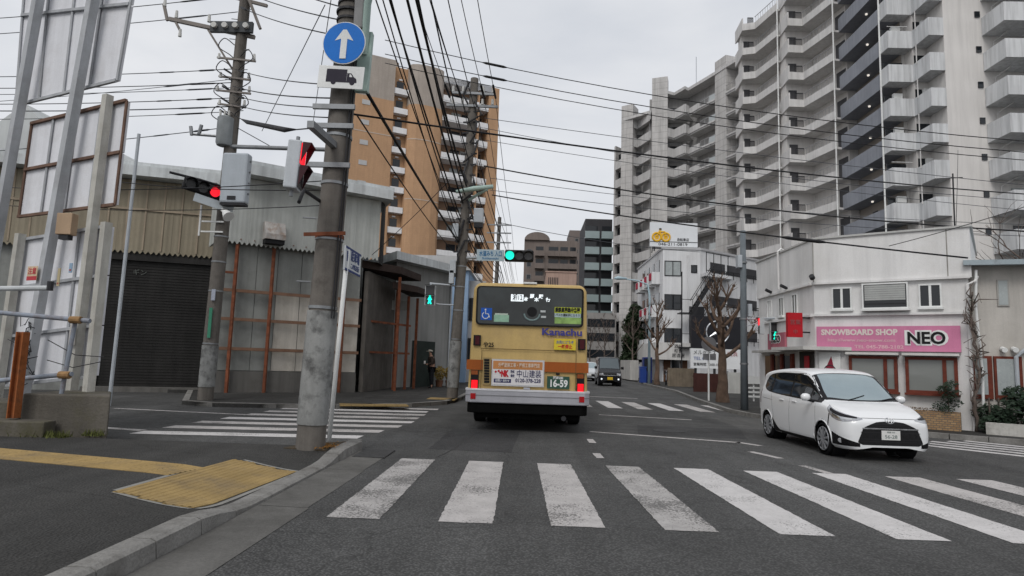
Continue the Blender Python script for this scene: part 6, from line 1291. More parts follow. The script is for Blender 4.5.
# ================================================================ BUS (rear towards us)
BY = 12.8
BUSC = mat('bus_cream', (.53, .375, .15), .42, .05, 1.5, .14, dirt=(.33, .24, .12), dirt_amt=.4, dirt_scale=1.6); BUSO = mat('bus_orange', (.33, .090, .018), .4, .08, 2, .15); SILV = mat('bus_bumper', (.40, .40, .43), .45, .06, 2, .12, metal=.2)
UNDER = mat('underbody', (.005, .005, .005), .9, .2, 4, spec=.05)
bus = thing('bus', (.02, BY+5, 0), 'yellow city bus with orange stripe seen from behind', 'bus')
def bpx(x, y, Y=BY): p = at(x, y, Y); return p.x, p.z
def brect(name, m, x0, y0, x1, y1, d0=.004, d1=.02, parent=bus, bevel=0.0):
    (xa, za), (xb, zb) = bpx(x0, (y0+y1)/2), bpx(x1, (y0+y1)/2); zc0 = bpx((x0+x1)/2, y1)[1]; zc1 = bpx((x0+x1)/2, y0)[1]
    return MB().box(xa, xb, BY-d1, BY-d0, zc0, zc1).build(name, m, parent, bevel=bevel)
def rrect(x0, x1, z0, z1, r, n=6, rb=None):
    rb = r if rb is None else rb; pts = []
    for cx, cz, a0, rr in ((x1-rb, z0+rb, -90, rb), (x1-r, z1-r, 0, r), (x0+r, z1-r, 90, r), (x0+rb, z0+rb, 180, rb)):
        for k in range(n+1): a = R(a0+90*k/n); pts.append((cx+rr*math.cos(a), cz+rr*math.sin(a)))
    return pts
mb = MB(); rings = []
X0, X1, Z0, Z1 = -1.17, 1.22, .52, 2.955
for y, i in ((BY, .075), (BY+.015, .035), (BY+.05, .008), (BY+.12, 0), (BY+10.3, 0), (BY+10.45, .06)):
    rings.append([mb.P((x, y + (.06*abs(x-.02)**2*.5 if y < BY+.1 else 0), z)) for x, z in [(px_ + (-.055*max(0, z-1.2)/1.7 if px_ > 0 else .055*max(0, z-1.2)/1.7), z) for px_, z in rrect(X0+i, X1-i, Z0, Z1-i, .17, rb=.04)]])
for a, b in zip(rings, rings[1:]):
    for k in range(len(a)): mb.f.append([a[k], a[(k+1) % len(a)], b[(k+1) % len(a)], b[k]])
mb.f.append(rings[0][::-1]); mb.f.append(rings[-1]); mb.build('body', BUSC, bus, smooth=True, auto=35)
wpts = [(x, z) for x, z in rrect(-1.05, 1.10, 2.095, 2.875, .08)]
MB().extrude([(x, BY-.022, z) for x, z in wpts], (0, .03, 0)).build('window_seal', BLACK, bus)
win = MB().extrude([(x*.985, BY-.028, z) for x, z in rrect(-1.03, 1.08, 2.12, 2.85, .065)], (0, .005, 0)).build('rear_window', mat('bus_glass', (.026, .032, .032), .04, .55, 1.6, 0, spec=.5, fine=0), bus)  # uneven grey in the glass colour stands for interior and reflections
# roof vent lump and top lamp
MB().box(-.12, .16, BY+.03, BY+.3, 2.94, 2.985).build('roof_fairing', WHITE, bus, bevel=.015)
# things seen in and on the rear window
d = .030
brect('accessibility_sticker', mat('sticker_blue', (.02, .10, .45), .5), 481, 308, 492, 320, d, d+.003)
xs_, zs_ = bpx(486, 314); sk = MB(); sk.disc((xs_-.01, BY-d-.004, zs_+.085), .018, (0, -1, 0), .002, 10); sk.tube([(xs_-.01, BY-d-.005, zs_+.06), (xs_-.005, BY-d-.005, zs_), (xs_+.05, BY-d-.005, zs_), (xs_+.075, BY-d-.005, zs_-.07)], .010, 6); sk.tube([(xs_+.065*math.cos(a)-.005, BY-d-.005, zs_-.03+.065*math.sin(a)) for a in [R(120+230*k/14) for k in range(15)]], .009, 6); sk.build('wheelchair_symbol', WHITE, bus)
brect('green_sticker', mat('sticker_green', (.28, .46, .34), .5, .15, 14), 494, 315, 509, 322, d, d+.003); brect('sticker_top', mat('sticker_pale', (.5, .58, .5), .5), 495, 313.4, 508, 315, d, d+.003)
LED = mat('led_white', (.9, .97, 1), .4, 0, fine=0, emit=.45)
brect('route_display', LED, 511, 294.5, 523.5, 301.5, d, d+.004); xr, zr = bpx(517.5, 298); text('湘12', .14, BLACK, bus, frame_m((xr, BY-d-.006, zr), (1, 0, 0), (0, 0, 1)), .002, .002, width=.2)
for ch, x, y in (('本', 526, 299.5), ('厚', 532, 296.5), ('木', 536.5, 300), ('駅', 541, 297), ('行', 548, 300.2)): xr, zr = bpx(x, y); text(ch, .085, LED, bus, frame_m((xr, BY-d-.002, zr), (1, 0, 0), (0, 0, 1)), .003, .004, name='display_character')
MB().disc((bpx(532, 312)[0], BY-d, bpx(532, 312)[1]), .10, (0, -1, 0), .003, 24).build('window_mirror', BLACK, bus)  # round mirror inside the window: dark centre, pale lower rim below
xr, zr = bpx(532, 312.5); MB().tube([(xr+.155*math.cos(a), BY-d-.003, zr-.03+.13*math.sin(a)) for a in [R(180+180*k/14) for k in range(15)]], .018, 6).build('window_mirror', mat('mirror_rim_pale', (.20, .27, .27), .5), bus)
for x, y in ((543, 311.5), (543.5, 317)): brect('small_sticker', mat('sticker_white', (.55, .58, .58), .5), x-2.5, y-1, x+2.5, y+1, d, d+.003)
YG = mat('sticker_yellowgreen', (.42, .46, .05), .5, .1, 14)
brect('notice', YG, 554.5, 307.5, 581, 313.5, d, d+.003); brect('notice', mat('sticker_paleblue', (.40, .50, .52), .5, .15, 14), 554.5, 313.6, 580.5, 317.5, d, d+.003); brect('notice', mat('sticker_green2', (.24, .38, .12), .5, .3, 10), 554.5, 317.6, 581, 324, d, d+.003)
xr, zr = bpx(567.5, 310.6); text('乗務員募集中急募', .1, BLACK, bus, frame_m((xr, BY-d-.005, zr), (1, 0, 0), (0, 0, 1)), .002, .004, width=.5); xr, zr = bpx(567.5, 315.6); text('バスの運転手になろう', .06, BLACK, bus, frame_m((xr, BY-d-.005, zr), (1, 0, 0), (0, 0, 1)), .002, .001, width=.48)
# name, number, sticker, lamps
xa, za = bpx(542, 333.4); xb, _ = bpx(582, 333.4); text('Kanachu', .19, mat('bus_blue_letters', (.055, .055, .23), .5), bus, frame_m(((xa+xb)/2, BY-.01, za+.03), (1, 0, 0), (0, 0, 1)), .003, .006, width=xb-xa)
xr, zr = bpx(488.5, 345); text('や25', .12, BLACK, bus, frame_m((xr, BY-.01, zr), (1, 0, 0), (0, 0, 1)), .003, .003, width=.21)
brect('yellow_sticker', mat('sticker_yellow', (.62, .48, .04), .5, .06, 9), 554, 339, 575.8, 350, .004, .008); xr, zr = bpx(565, 342.5); text('お先にどうぞ', .07, mat('blue_text', (.08, .15, .4), .5), bus, frame_m((xr, BY-.011, zr), (1, 0, 0), (0, 0, 1)), .002, .001, width=.34); xr, zr = bpx(565, 347); text('一時停止', .09, mat('red_text', (.5, .05, .03), .5), bus, frame_m((xr, BY-.011, zr), (1, 0, 0), (0, 0, 1)), .002, .003, width=.28)
LAMPOFF = mat('lamp_dark_red', (.06, .008, .012), .25, .1, 6); LAMPON = mat('brake_lamp', (.85, .008, .015), .3, 0, fine=0, emit=.85); AMB = mat('lamp_amber', (.25, .07, .02), .3, .1, 6); REFL = mat('reflector_red', (.35, .012, .015), .25, .1, 9)
for x0, y0, x1, y1 in ((473.5, 335, 480.8, 345.5), (578, 339, 585.6, 350)): l = brect('upper_lamp', BLACK, x0, y0, x1, y1, -.02, .015); brect('upper_lens', LAMPOFF, x0+1.8, y0+1, x1-1.3, y1-1, .016, .024, l)
# orange stripe, vent, advert, plate
brect('orange_stripe', BUSO, 466.6, 361.2, 588.6, 371.3, .001, .006)
mb = MB(); mb.box(X0-.002, X0+.01, BY+.06, BY+10.2, bpx(527, 371)[1], bpx(527, 361)[1]); mb.box(X1-.01, X1+.002, BY+.06, BY+10.2, bpx(527, 371)[1], bpx(527, 361)[1]); mb.build('side_stripe', BUSO, bus)
for x0, y0, x1, y1 in ((481, 349.5, 576, 350.1), (481, 349.5, 481.5, 389), (575.5, 351, 576, 391)): brect('panel_seam', mat('seam_dark', (.10, .07, .03), .7), x0, y0, x1, y1, .001, .0068)
v = brect('air_vent', mat('vent_frame', (.30, .22, .10), .5), 482.8, 357.5, 490.8, 384.5, .0, .016)
for k in range(9): brect('vent_slat', BLACK, 484.2, 359+2.7*k, 489.4, 361.2+2.7*k, .0165, .024, v)
ad = brect('advert_frame', mat('advert_frame', (.5, .5, .5), .4), 491.6, 359.6, 544.2, 386.4, .002, .02); brect('advert_panel', mat('advert_white', (.66, .64, .64), .45, .04, 5), 492.8, 361, 543, 385, .0205, .024, ad); brect('advert_band', mat('advert_orange', (.50, .22, .08), .45), 493.2, 361.4, 542.6, 369.5, .0245, .027, ad)
def adt(t_, x, y, s, m, w_, b=.002): xr, zr = bpx(x, y); text(t_, s, m, bus, frame_m((xr, BY-.029, zr), (1, 0, 0), (0, 0, 1)), .002, b, width=w_)
RT = mat('advert_red', (.45, .02, .03), .5); NT = mat('advert_navy', (.03, .03, .10), .5)
adt('外壁塗装工事・屋根工事専門店', 519, 365.6, .09, mat('advert_pale', (.7, .6, .5), .5), .82, .001); adt('NK', 505, 373.8, .16, RT, .15, .012); adt('株式', 512.5, 371.8, .06, NT, .08); adt('会社', 512.5, 375.8, .06, NT, .08); adt('中山建装', 529, 374.6, .16, NT, .48, .0); adt('0120-378-228', 528, 380.8, .10, NT, .5, .002)
for x, y in ((495.8, 371.6), (498.8, 370.9), (500.4, 372.6)): MB().disc((bpx(x, y)[0], BY-.028, bpx(x, y)[1]), .022, (0, -1, 0), .002, 10).build('advert_dot', RT, ad)
brect('advert_box', NT, 493.8, 378.8, 511, 382.6, .0245, .027, ad); adt('お問い 合わせ', 502.4, 380.7, .055, WHITE, .28, .001)
brect('plate_light', BLACK, 556, 373, 559.5, 375, .0, .05)
npl = brect('number_plate', mat('plate_green', (.035, .085, .06), .5), 547, 376.4, 569.4, 388.8, .002, .016); xr, zr = bpx(559, 383.8); text('16-59', .19, WHITE, bus, frame_m((xr, BY-.018, zr), (1, 0, 0), (0, 0, 1)), .002, .006, width=.34); xr, zr = bpx(558, 378); text('湘南200', .06, WHITE, bus, frame_m((xr, BY-.018, zr), (1, 0, 0), (0, 0, 1)), .002, .002, width=.2)
for x0, x1, dy in ((470.6, 478.4, 0), (576.6, 584.2, 3.9)):
    cl = brect('lamp_cluster', BLACK, x0, 370+dy, x1, 390.8+dy, -.03, .012); brect('turn_lens', AMB, x0+.6, 370.4+dy, x1-.6, 374.5+dy, .0125, .02, cl); brect('brake_lens', LAMPON, x0+.9, 380+dy, x1-.9, 390+dy, .0125, .03, cl)
brect('handle', SILV, 523.5, 387.5, 530, 389.5, .0, .03, bevel=.005)
# bumper
bz0, bz1 = .56, .82
mb = MB(); prof = [(-1.2, BY+.55), (-1.2, BY+.02), (-1.1, BY-.09), (1.15, BY-.09), (1.25, BY+.02), (1.25, BY+.55)]
mb.prism(prof, bz0, bz1); mb.build('bumper', SILV, bus, bevel=.02)
MB().prism([(-1.205, BY+.5), (-1.205, BY+.015), (-1.1, BY-.098), (1.15, BY-.098), (1.255, BY+.015), (1.255, BY+.5)], .70, .715).build('bumper_groove', mat('groove', (.2, .2, .21), .5), bus); MB().prism([(-1.205, BY+.5), (-1.205, BY+.015), (-1.1, BY-.098), (1.15, BY-.098), (1.255, BY+.015), (1.255, BY+.5)], .80, .835).build('bumper_lip', mat('bumper_lip', (.6, .6, .62), .4), bus)
for x in (-1.04, 1.09): MB().box(x-.05, x+.05, BY-.105, BY-.085, .63, .74).build('reflector', REFL, bus)
MB().prism([(-1.16, BY+.6), (-1.16, BY+.05), (-1.05, BY-.05), (1.1, BY-.05), (1.21, BY+.05), (1.21, BY+.6)], .36, .558).build('lower_skirt', UNDER, bus, bevel=.02); MB().box(-1.0, 1.05, BY+.1, BY+10, .26, .54).build('chassis', UNDER, bus); MB().box(-.25, .3, BY+.9, BY+2.6, .2, .3).build('axle', UNDER, bus)
for xx in (-.9, .95):
    for yy in (BY+2.2, BY+7.6):
        for o in ((-.15, .15) if yy < BY+4 else (0,)):
            w_ = MB().tube([(xx+o-.125, yy, .48), (xx+o-.10, yy, .48), (xx+o+.10, yy, .48), (xx+o+.125, yy, .48)], [.45, .48, .48, .45], 26).build('wheel', RUBBER, bus, smooth=True, auto=40)
            MB().tube([(xx+o-.128, yy, .48), (xx+o+.128, yy, .48)], .28, 18).build('rim', STEEL, w_)
MB().tube([(.75, BY+.3, .30), (.75, BY-.02, .30)], .05, 10).build('exhaust', DARK, bus)
for s, x in ((-1, X0), (1, X1)):
    for k in range(5): MB().box(x-.006 if s < 0 else x-.01, x+.01 if s < 0 else x+.006, BY+1.0+1.75*k, BY+2.5+1.75*k, 1.75, 2.65).build('side_window', PANE, bus)
    MB().tube([(x+s*.02, BY+10.3, 2.4), (x+s*.28, BY+10.6, 2.35)], .02, 6).build('mirror_arm', BLACK, bus); MB().box(x+s*.28-.1, x+s*.28+.1, BY+10.55, BY+10.65, 1.95, 2.35).build('mirror', BLACK, bus)

# ================================================================ CARS: lofted shell, glass and lamps laid on it as fitted panels
from mathutils.bvhtree import BVHTree
def interp(tab, x):
    if x <= tab[0][0]: return tab[0][1]
    for k in range(len(tab)-1):
        (xa, ya), (xb, yb) = tab[k], tab[k+1]
        if x <= xb:
            y0 = tab[k-1][1] if k else ya-(yb-ya); y3 = tab[k+2][1] if k+2 < len(tab) else yb+(yb-ya); x0_ = tab[k-1][0] if k else xa-(xb-xa); x3 = tab[k+2][0] if k+2 < len(tab) else xb+(xb-xa)
            t = (x-xa)/(xb-xa); m0 = (yb-y0)/(xb-x0_)*(xb-xa); m1 = (y3-ya)/(x3-xa)*(xb-xa)
            s_ = (yb-ya); m0 = max(-3*abs(s_), min(3*abs(s_), m0)); m1 = max(-3*abs(s_), min(3*abs(s_), m1))
            return (2*t**3-3*t*t+1)*ya+(t**3-2*t*t+t)*m0+(-2*t**3+3*t*t)*yb+(t**3-t*t)*m1
    return tab[-1][1]
def make_shell(spec, root, paint, detail=1.0):
    X = WM[root.name]; L0, L1 = spec['x']; top, wid, belt, roofw = spec['top'], spec['wid'], spec['belt'], spec['roofw']; sill = spec['sill']; zc = spec['zc']; fd, rdp = spec['front'], spec['rear']
    def section(x, n):
        zt = interp(top, x); w_ = interp(wid, x); zb = min(interp(belt, x), zt-.055); wr = interp(roofw, x)*w_; zs = interp(sill, x)
        g = min(1, max(0, (zt-zb-.055)/.25)); hood = 1-g
        pts = [(w_*.90, zs), (w_*.975, zs+.07), (w_*.995, zs+.22), (w_, zs+(zb-zs)*.55), (w_*.985, zs+(zb-zs)*.86), (w_*.955, zb), (w_*.955+(wr-w_*.955)*.55, zb+(zt-zb)*.52), (wr+(.04 if g > .5 else .02), zt-.075*g-.022*hood), (wr*.82, zt-.022*g-.010*hood), (wr*.45, zt-.005), (0, zt)]
        return [(v.x, v.y) for v in catmull([(p[0], p[1], 0) for p in pts], n)]
    n = max(2, int(6*detail)); xm0, xm1 = L0+rdp, L1-fd; N_ = int(110*detail); E_ = int(26*detail)+6; rings = []
    for k in range(E_): th = math.pi/2*(1-k/E_); s = max(.02, math.cos(th))**spec.get('rp', .30); rings.append([(xm0-rdp*math.sin(th), y*s, zc+(z-zc)*s) for y, z in section(xm0-rdp*math.sin(th)*.6, n)])
    for k in range(N_+1): x = xm0+(xm1-xm0)*k/N_; rings.append([(x, y, z) for y, z in section(x, n)])
    for k in range(1, E_+1): th = math.pi/2*k/E_; s = max(.02, math.cos(th))**spec.get('fp', .42); rings.append([(xm1+fd*math.sin(th), y*s, zc+(z-zc)*(s if z > zc else s**.3)) for y, z in section(xm1+fd*math.sin(th)*.75, n)])
    M_ = len(rings[0]); V = []; F = []; FB = []
    for r in rings:
        for p in r: V.append(Vector(p))
        for p in r[:-1][::-1]: V.append(Vector((p[0], -p[1], p[2])))
    W_ = 2*M_-1
    for i in range(len(rings)-1):
        for j in range(W_-1):
            q = [i*W_+j, (i+1)*W_+j, (i+1)*W_+j+1, i*W_+j+1]; FB.append(q); c = (V[q[0]]+V[q[1]]+V[q[2]]+V[q[3]])/4
            if any((c.x-wx)**2+(c.z-spec['wr'])**2 < spec['ar']**2 and abs(c.y) > .5 for wx in spec['wx']): continue
            F.append(q)
    F.append([k for k in range(W_)]); F.append([(len(rings)-1)*W_+k for k in range(W_)][::-1])
    FB += F[-2:]; bvh = BVHTree.FromPolygons(V, FB); mb = MB(X); mb.v = [X @ v for v in V]; mb.f = F; used = sorted({i for f in F for i in f}); rm = {a: b for b, a in enumerate(used)}; mb.v = [mb.v[i] for i in used]; mb.f = [[rm[i] for i in f] for f in F]
    mb.build('body', paint, root, smooth=True)
    def hit(o, d, off=.003):
        p, nn, _, _ = bvh.ray_cast(Vector(o), Vector(d).normalized())
        if p is None: return None
        if nn.dot(Vector(d)) > 0: nn = -nn
        return p+nn*off
    def patch(name, m, fn, nu, nv, parent=None, off=.003):
        mb = MB(X); ix = {}
        for a in range(nu+1):
            for b in range(nv+1):
                p = hit(*fn(a/nu, b/nv), off)
                if p is not None: ix[a, b] = mb.P(p)
        for a in range(nu):
            for b in range(nv):
                q = [ix.get((a, b)), ix.get((a+1, b)), ix.get((a+1, b+1)), ix.get((a, b+1))]
                if None not in q: mb.f.append(q)
        return mb.build(name, m, parent or root, smooth=True)
    for wx in spec['wx']:       # arch lips
        for s in (1, -1):
            pts = []
            for k in range(23):
                a = R(-8+196*k/22); x, z = wx+spec['ar']*math.cos(a), spec['wr']+spec['ar']*math.sin(a)
                if z < .2: continue
                p = hit((x, s*2, z), (0, -s, 0), .0)
                if p: pts.append(p)
            MB(X).tube(pts, .013, 6).build('arch_lip', paint, root, smooth=True)
            MB(X).tube([(wx, s*spec['ai'], spec['wr']), (wx, s*spec['ao'], spec['wr'])], spec['ar']+.004, 24, False).build('wheel_arch', BLACK, root)
    return hit, patch
front = lambda y, z: ((4, y, z), (-1, 0, 0)); side = lambda x, z, s: ((x, s*3, z), (0, -s, 0)); down = lambda x, y: ((x, y, 4), (0, 0, -1))
def lerp(a, b, t): return a+(b-a)*t
def wheel(root, x, y, r, wd, style=10):
    X = WM[root.name]; s = 1 if y > 0 else -1; yo = y
    w_ = MB(X).tube([(x, yo-wd/2, r), (x, yo-wd/2+.02, r), (x, yo-wd*.3, r), (x, yo+wd*.3, r), (x, yo+wd/2-.02, r), (x, yo+wd/2, r)], [r*.86, r*.97, r, r, r*.97, r*.86], 32, False).build('wheel', RUBBER, root, smooth=True, auto=50)
    mb = MB(X); ye = yo+s*(wd/2-.012); mb.tube([(x, yo-s*wd*.1, r), (x, ye, r)], [r*.66, r*.70], 28, False); mb.tube([(x, ye-s*.09, r), (x, ye-s*.085, r)], r*.66, 28)
    mb.build('barrel', mat('rim_dark', (.05, .05, .052), .5), w_, smooth=True, auto=50); mb = MB(X); mb.tube([(x+r*.70*math.cos(a), ye, r+r*.70*math.sin(a)) for a in [k*2*math.pi/32 for k in range(33)]], r*.035, 6, False)
    for k in range(style): a = 2*math.pi*k/style+.2; mb.bar((x+r*.1*math.cos(a), ye, r+r*.1*math.sin(a)), (x+r*.69*math.cos(a), ye+s*.004, r+r*.69*math.sin(a)), r*.12, .03, up=(0, 1, 0))
    mb.tube([(x, ye-s*.03, r), (x, ye+s*.012, r)], [r*.2, r*.15], 16); mb.build('rim', mat('alloy', (.33, .34, .36), .4, .05, 8, metal=.5), w_); return w_
WSH = mat('windscreen', (.36, .43, .45), .06, .04, 3, 0, metal=.75, fine=0); WSD = mat('dark_windscreen', (.10, .12, .13), .08, .04, 3, 0, metal=.4, fine=0, spec=.5); SGL = glass('car_glass', (.012, .013, .015), .04, .6)
CARW = mat('white_car_paint', (.70, .71, .72), .35, 0, 2, 0, fine=0, coat=.5, spec=.5); CHROME = mat('chrome', (.6, .61, .62), .15, .03, 5, metal=.9, fine=0); HL = mat('headlamp', (.40, .41, .43), .12, .25, 14, 0, metal=.45, fine=0, spec=.8); PIANO = mat('gloss_black', (.008, .008, .009), .25, .05, 5, fine=0)


# ---- white minivan
mv = thing('minivan', (5.70, 12.2, 0), 'white minivan driving towards us in the opposite lane', 'car', rz=R(-89.3), scale=.87)
spec = dict(x=(-2.12, 2.12), zc=.50, front=.36, rear=.30, fp=.20, rp=.22, wx=(1.29, -1.46), wr=.31, ar=.350, ai=.50, ao=.78,
    top=[(-2.12, 1.28), (-2.0, 1.47), (-1.85, 1.555), (-1.5, 1.61), (-.9, 1.645), (-.2, 1.65), (.3, 1.61), (.55, 1.515), (.8, 1.35), (1.0, 1.20), (1.18, 1.075), (1.28, 1.03), (1.5, .985), (1.75, .915), (1.95, .82), (2.12, .74)],
    wid=[(-2.12, .80), (-1.8, .835), (-1.3, .8475), (0, .845), (1.3, .845), (1.6, .835), (1.8, .815), (2.12, .77)], belt=[(-2.12, 1.08), (-1.2, 1.06), (0, 1.0), (1.0, .955), (1.5, .90), (2.12, .66)],
    roofw=[(-2.12, .78), (-1.2, .75), (.3, .74), (.6, .745), (1.1, .80), (1.4, .84), (2.12, .80)], sill=[(-2.12, .26), (-1.6, .21), (0, .19), (1.5, .19), (2.12, .20)])
hit, patch = make_shell(spec, mv, CARW, 1.0); X = WM[mv.name]
zl = lambda x: interp([(-1.74, 1.20), (-1.6, 1.12), (-1.3, 1.072), (-.3, 1.02), (1.2, .975)], x); zu = lambda x: interp([(-1.74, 1.30), (-1.66, 1.40), (-1.45, 1.485), (-.8, 1.535), (-.1, 1.53), (.30, 1.535), (.45, 1.50), (.7, 1.37), (.95, 1.20), (1.2, 1.03)], x)
def glassseg(name, m, x0, x1, s, off, ins, skew0=0, skew1=0):
    def fn(u, v): x = lerp(x0+skew0*(v-.5), x1+skew1*(v-.5), u); return side(x, lerp(zl(x)+ins, max(zl(x)+ins+.002, zu(x)-ins), v), s)
    return patch(name, m, fn, 26, 12, None, off)
for s in (1, -1):
    glassseg('window_surround', PIANO, -1.73, 1.17, s, .002, 0)
    glassseg('quarter_window', SGL, .74, 1.0, s, .005, .035); glassseg('front_window', SGL, -.17, .67, s, .005, .035); glassseg('sliding_window', SGL, -1.22, -.26, s, .005, .02); glassseg('rear_side_window', SGL, -1.66, -1.30, s, .005, .02)
    # headlamp swept round the corner: rays from inside the nose
    def hl(u, v, ins=0.0):
        a = R(lerp(70, 8, u)); c = Vector((1.30, s*.36, 0)); d = Vector((math.cos(a), s*math.sin(a), 0)); zt = lerp(.965, .765, u**.9)-ins; th = .012+.15*math.sin(math.pi*min(1, u*.85+.13))**1.0-2*ins; z = zt-max(.004, th)*(1-v); return ((c+d*2.5)+Vector((0, 0, z)), -d)
    h_ = patch('headlight', HL, hl, 26, 8, None, .004)
    def hl2(u, v): return hl(lerp(.30, .80, u), lerp(.25, .5, v), .0)
    patch('lamp_strip', CHROME, hl2, 16, 3, h_, .008); patch('lamp_surround', PIANO, lambda u, v: hl(lerp(.16, .9, u), lerp(.55, .9, v)), 18, 4, h_, .007)
    # fog recess, boomerang line
    def fg(u, v): a = R(lerp(62, 16, u)); c = Vector((1.40, s*.34, 0)); d = Vector((math.cos(a), s*math.sin(a), 0)); h = lerp(.23, .06, u); return ((c+d*2.5)+Vector((0, 0, .262+h*v)), -d)
    patch('fog_lamp_recess', PIANO, fg, 16, 6, None, .004)
    def bl(u, v): a = R(lerp(66, 60, v)+u*3.2-1.6); c = Vector((1.30, s*.36, 0)); d = Vector((math.cos(a), s*math.sin(a), 0)); return ((c+d*2.5)+Vector((0, 0, lerp(.47, .86, v))), -d)
    patch('corner_trim', PIANO, bl, 3, 14, None, .004)
    patch('sill_trim', BLACK, lambda u, v: side(lerp(-1.10, .93, u), lerp(.195, .262, v), s), 24, 3, None, .004); patch('arch_trim', BLACK, lambda u, v: side(lerp(-1.13, -.72, u), lerp(.255, .265+.26*(1-u)**1.3, v), s), 12, 6, None, .005)
    patch('tail_light', LAMPOFF, lambda u, v: ((lerp(-1.86, -1.98, u), s*3, lerp(.80, 1.12, v)), (0, -s, 0)), 6, 8, None, .004)
    y0 = .80; MB(X).tube([(.88, s*(y0-.02), .985), (.85, s*(y0+.12), 1.02)], .03, 8).build('mirror_stalk', PIANO, mv); rg = MB(X); rr = []
    for k, (yy, sc2) in enumerate(((y0+.055, .35), (y0+.075, .8), (y0+.13, 1), (y0+.20, .9), (y0+.235, .45))): rr.append([rg.P((.84+.075*sc2*math.cos(t_)*(1 if math.cos(t_) > 0 else .55), s*yy, 1.065+.078*sc2*math.sin(t_))) for t_ in [j*2*math.pi/14 for j in range(14)]])
    for a_, b_ in zip(rr, rr[1:]):
        for j in range(14): rg.f.append([a_[j], a_[(j+1) % 14], b_[(j+1) % 14], b_[j]])
    rg.f.append(rr[0][::-1]); rg.f.append(rr[-1]); rg.build('mirror', CARW, mv, smooth=True)
    for x in (.02, -.62): p = hit(*side(x, .93, s)); MB(X).box(x-.10, x+.10, p.y-.016, p.y+.016, .915, .945).build('door_handle', CARW, mv, bevel=.008)
    for path in ([(1.02, .28), (1.02, .6), (.98, .95)], [(-.22, .26), (-.22, .6), (-.22, 1.0)], [(-1.05, .5), (-1.14, .75), (-1.22, 1.04)], [(-1.15, .90), (-1.75, .93)]):
        pts = []
        for (xa, za), (xb, zb) in zip(path, path[1:]):
            for k in range(7): p = hit(*side(lerp(xa, xb, k/6), lerp(za, zb, k/6), s), -.001); pts.append(p)
        MB(X).tube(pts, .0045, 5).build('door_seam', mat('seam_grey', (.10, .10, .105), .7), mv)
    p = hit(*fg(.45, .55)); MB(X).tube([p-Vector((.03, 0, 0)), p+Vector((.006, s*.004, 0))], .042, 14).build('fog_lamp', HL, mv)
    for x in (1.29, -1.46): wheel(mv, x, s*.735, .31, .195)
# windscreen with black band, bonnet gap
hw = lambda x: interp([(.38, .56), (.7, .60), (1.0, .645), (1.27, .665)], x)
patch('windscreen_band', PIANO, lambda u, v: down(lerp(1.275-.10*(2*u-1)**2, .46+.02*(2*u-1)**2, v), (2*u-1)*(hw(lerp(1.275, .46, v))+.075)), 34, 24, None, .002)
patch('windscreen', WSH, lambda u, v: down(lerp(1.225-.10*(2*u-1)**2, .50, v), (2*u-1)*(hw(lerp(1.225, .50, v))-.02)), 30, 24, None, .005)
GRL = mat('grille_black', (.012, .012, .013), .4, .3, 30)
patch('upper_grille', GRL, lambda u, v: front((2*u-1)*lerp(.47, .25, v**1.2), lerp(.605, .705+.02*(1-(2*u-1)**2), v)), 30, 6, None, .004); patch('lower_grille', GRL, lambda u, v: front((2*u-1)*(lerp(.60, .49, v) if v > .18 else lerp(.50, .60, v/.18)), lerp(.30, .582, v)), 30, 14, None, .004); patch('grille_bar', CHROME, lambda u, v: front((2*u-1)*.50, lerp(.583, .604, v)), 30, 2, None, .008)
for z in (.63, .66): patch('grille_slat', mat('slat_grey', (.022, .022, .024), .4), lambda u, v, z=z: front((2*u-1)*(.43-(z-.60)*1.9), lerp(z, z+.012, v)), 24, 1, None, .008)
for z in (.36, .40, .52): patch('grille_slat', mat('slat_grey', (0, 0, 0)), lambda u, v, z=z: front((2*u-1)*.53, lerp(z, z+.010, v)), 24, 1, None, .007)
patch('lower_trim', BLACK, lambda u, v: front((2*u-1)*.60, lerp(.195, .232, v)), 24, 3, None, .004)
p = hit(*front(0, .73)); 
for a, b in ((.075, .048), (.03, .044)): MB(X).tube([(hit(*front(a*math.cos(t_), .735+b*math.sin(t_))) + Vector((.006, 0, 0))) for t_ in [j*math.pi/10 for j in range(21)]], .007, 6).build('badge', CHROME, mv)
p = hit(*front(0, .48)); px0 = p.x; MB(X).box(px0-.02, px0+.014, -.165, .165, .40, .565).build('number_plate', mat('plate_white', (.62, .62, .60), .5, .04, 8), mv); text('56-28', .085, mat('plate_dark', (.16, .19, .18), .5), mv, X @ frame_m((px0+.016, 0, .455), (0, 1, 0), (0, 0, 1)), .001, .001, width=.22); text('相模 500', .035, mat('plate_dark', (0, 0, 0)), mv, X @ frame_m((px0+.016, 0, .535), (0, 1, 0), (0, 0, 1)), .001, .0, width=.14)
patch('bonnet_seam', mat('seam_grey', (0, 0, 0)), lambda u, v: front((2*u-1)*.50, lerp(.765, .773, v)-.03*(2*u-1)**2*0), 24, 1, None, .002)
MB(X).box(-1.9, 1.75, -.62, .62, .16, .30).build('floor_pan', UNDER, mv)
for s0 in (.30, -.30): pts = [hit(*down(1.24-.05*k, s0+.13*k), .012) for k in range(4)]; MB(X).tube(pts, .008, 5).build('wiper', BLACK, mv)
patch('tailgate_window', SGL, lambda u, v: ((-4, (2*u-1)*.58, lerp(1.08, 1.40, v)), (1, 0, 0)), 16, 8, None, .004); MB(X).box(-2.13, -1.98, -.55, .55, .96, 1.0).build('rear_lip', PIANO, mv)

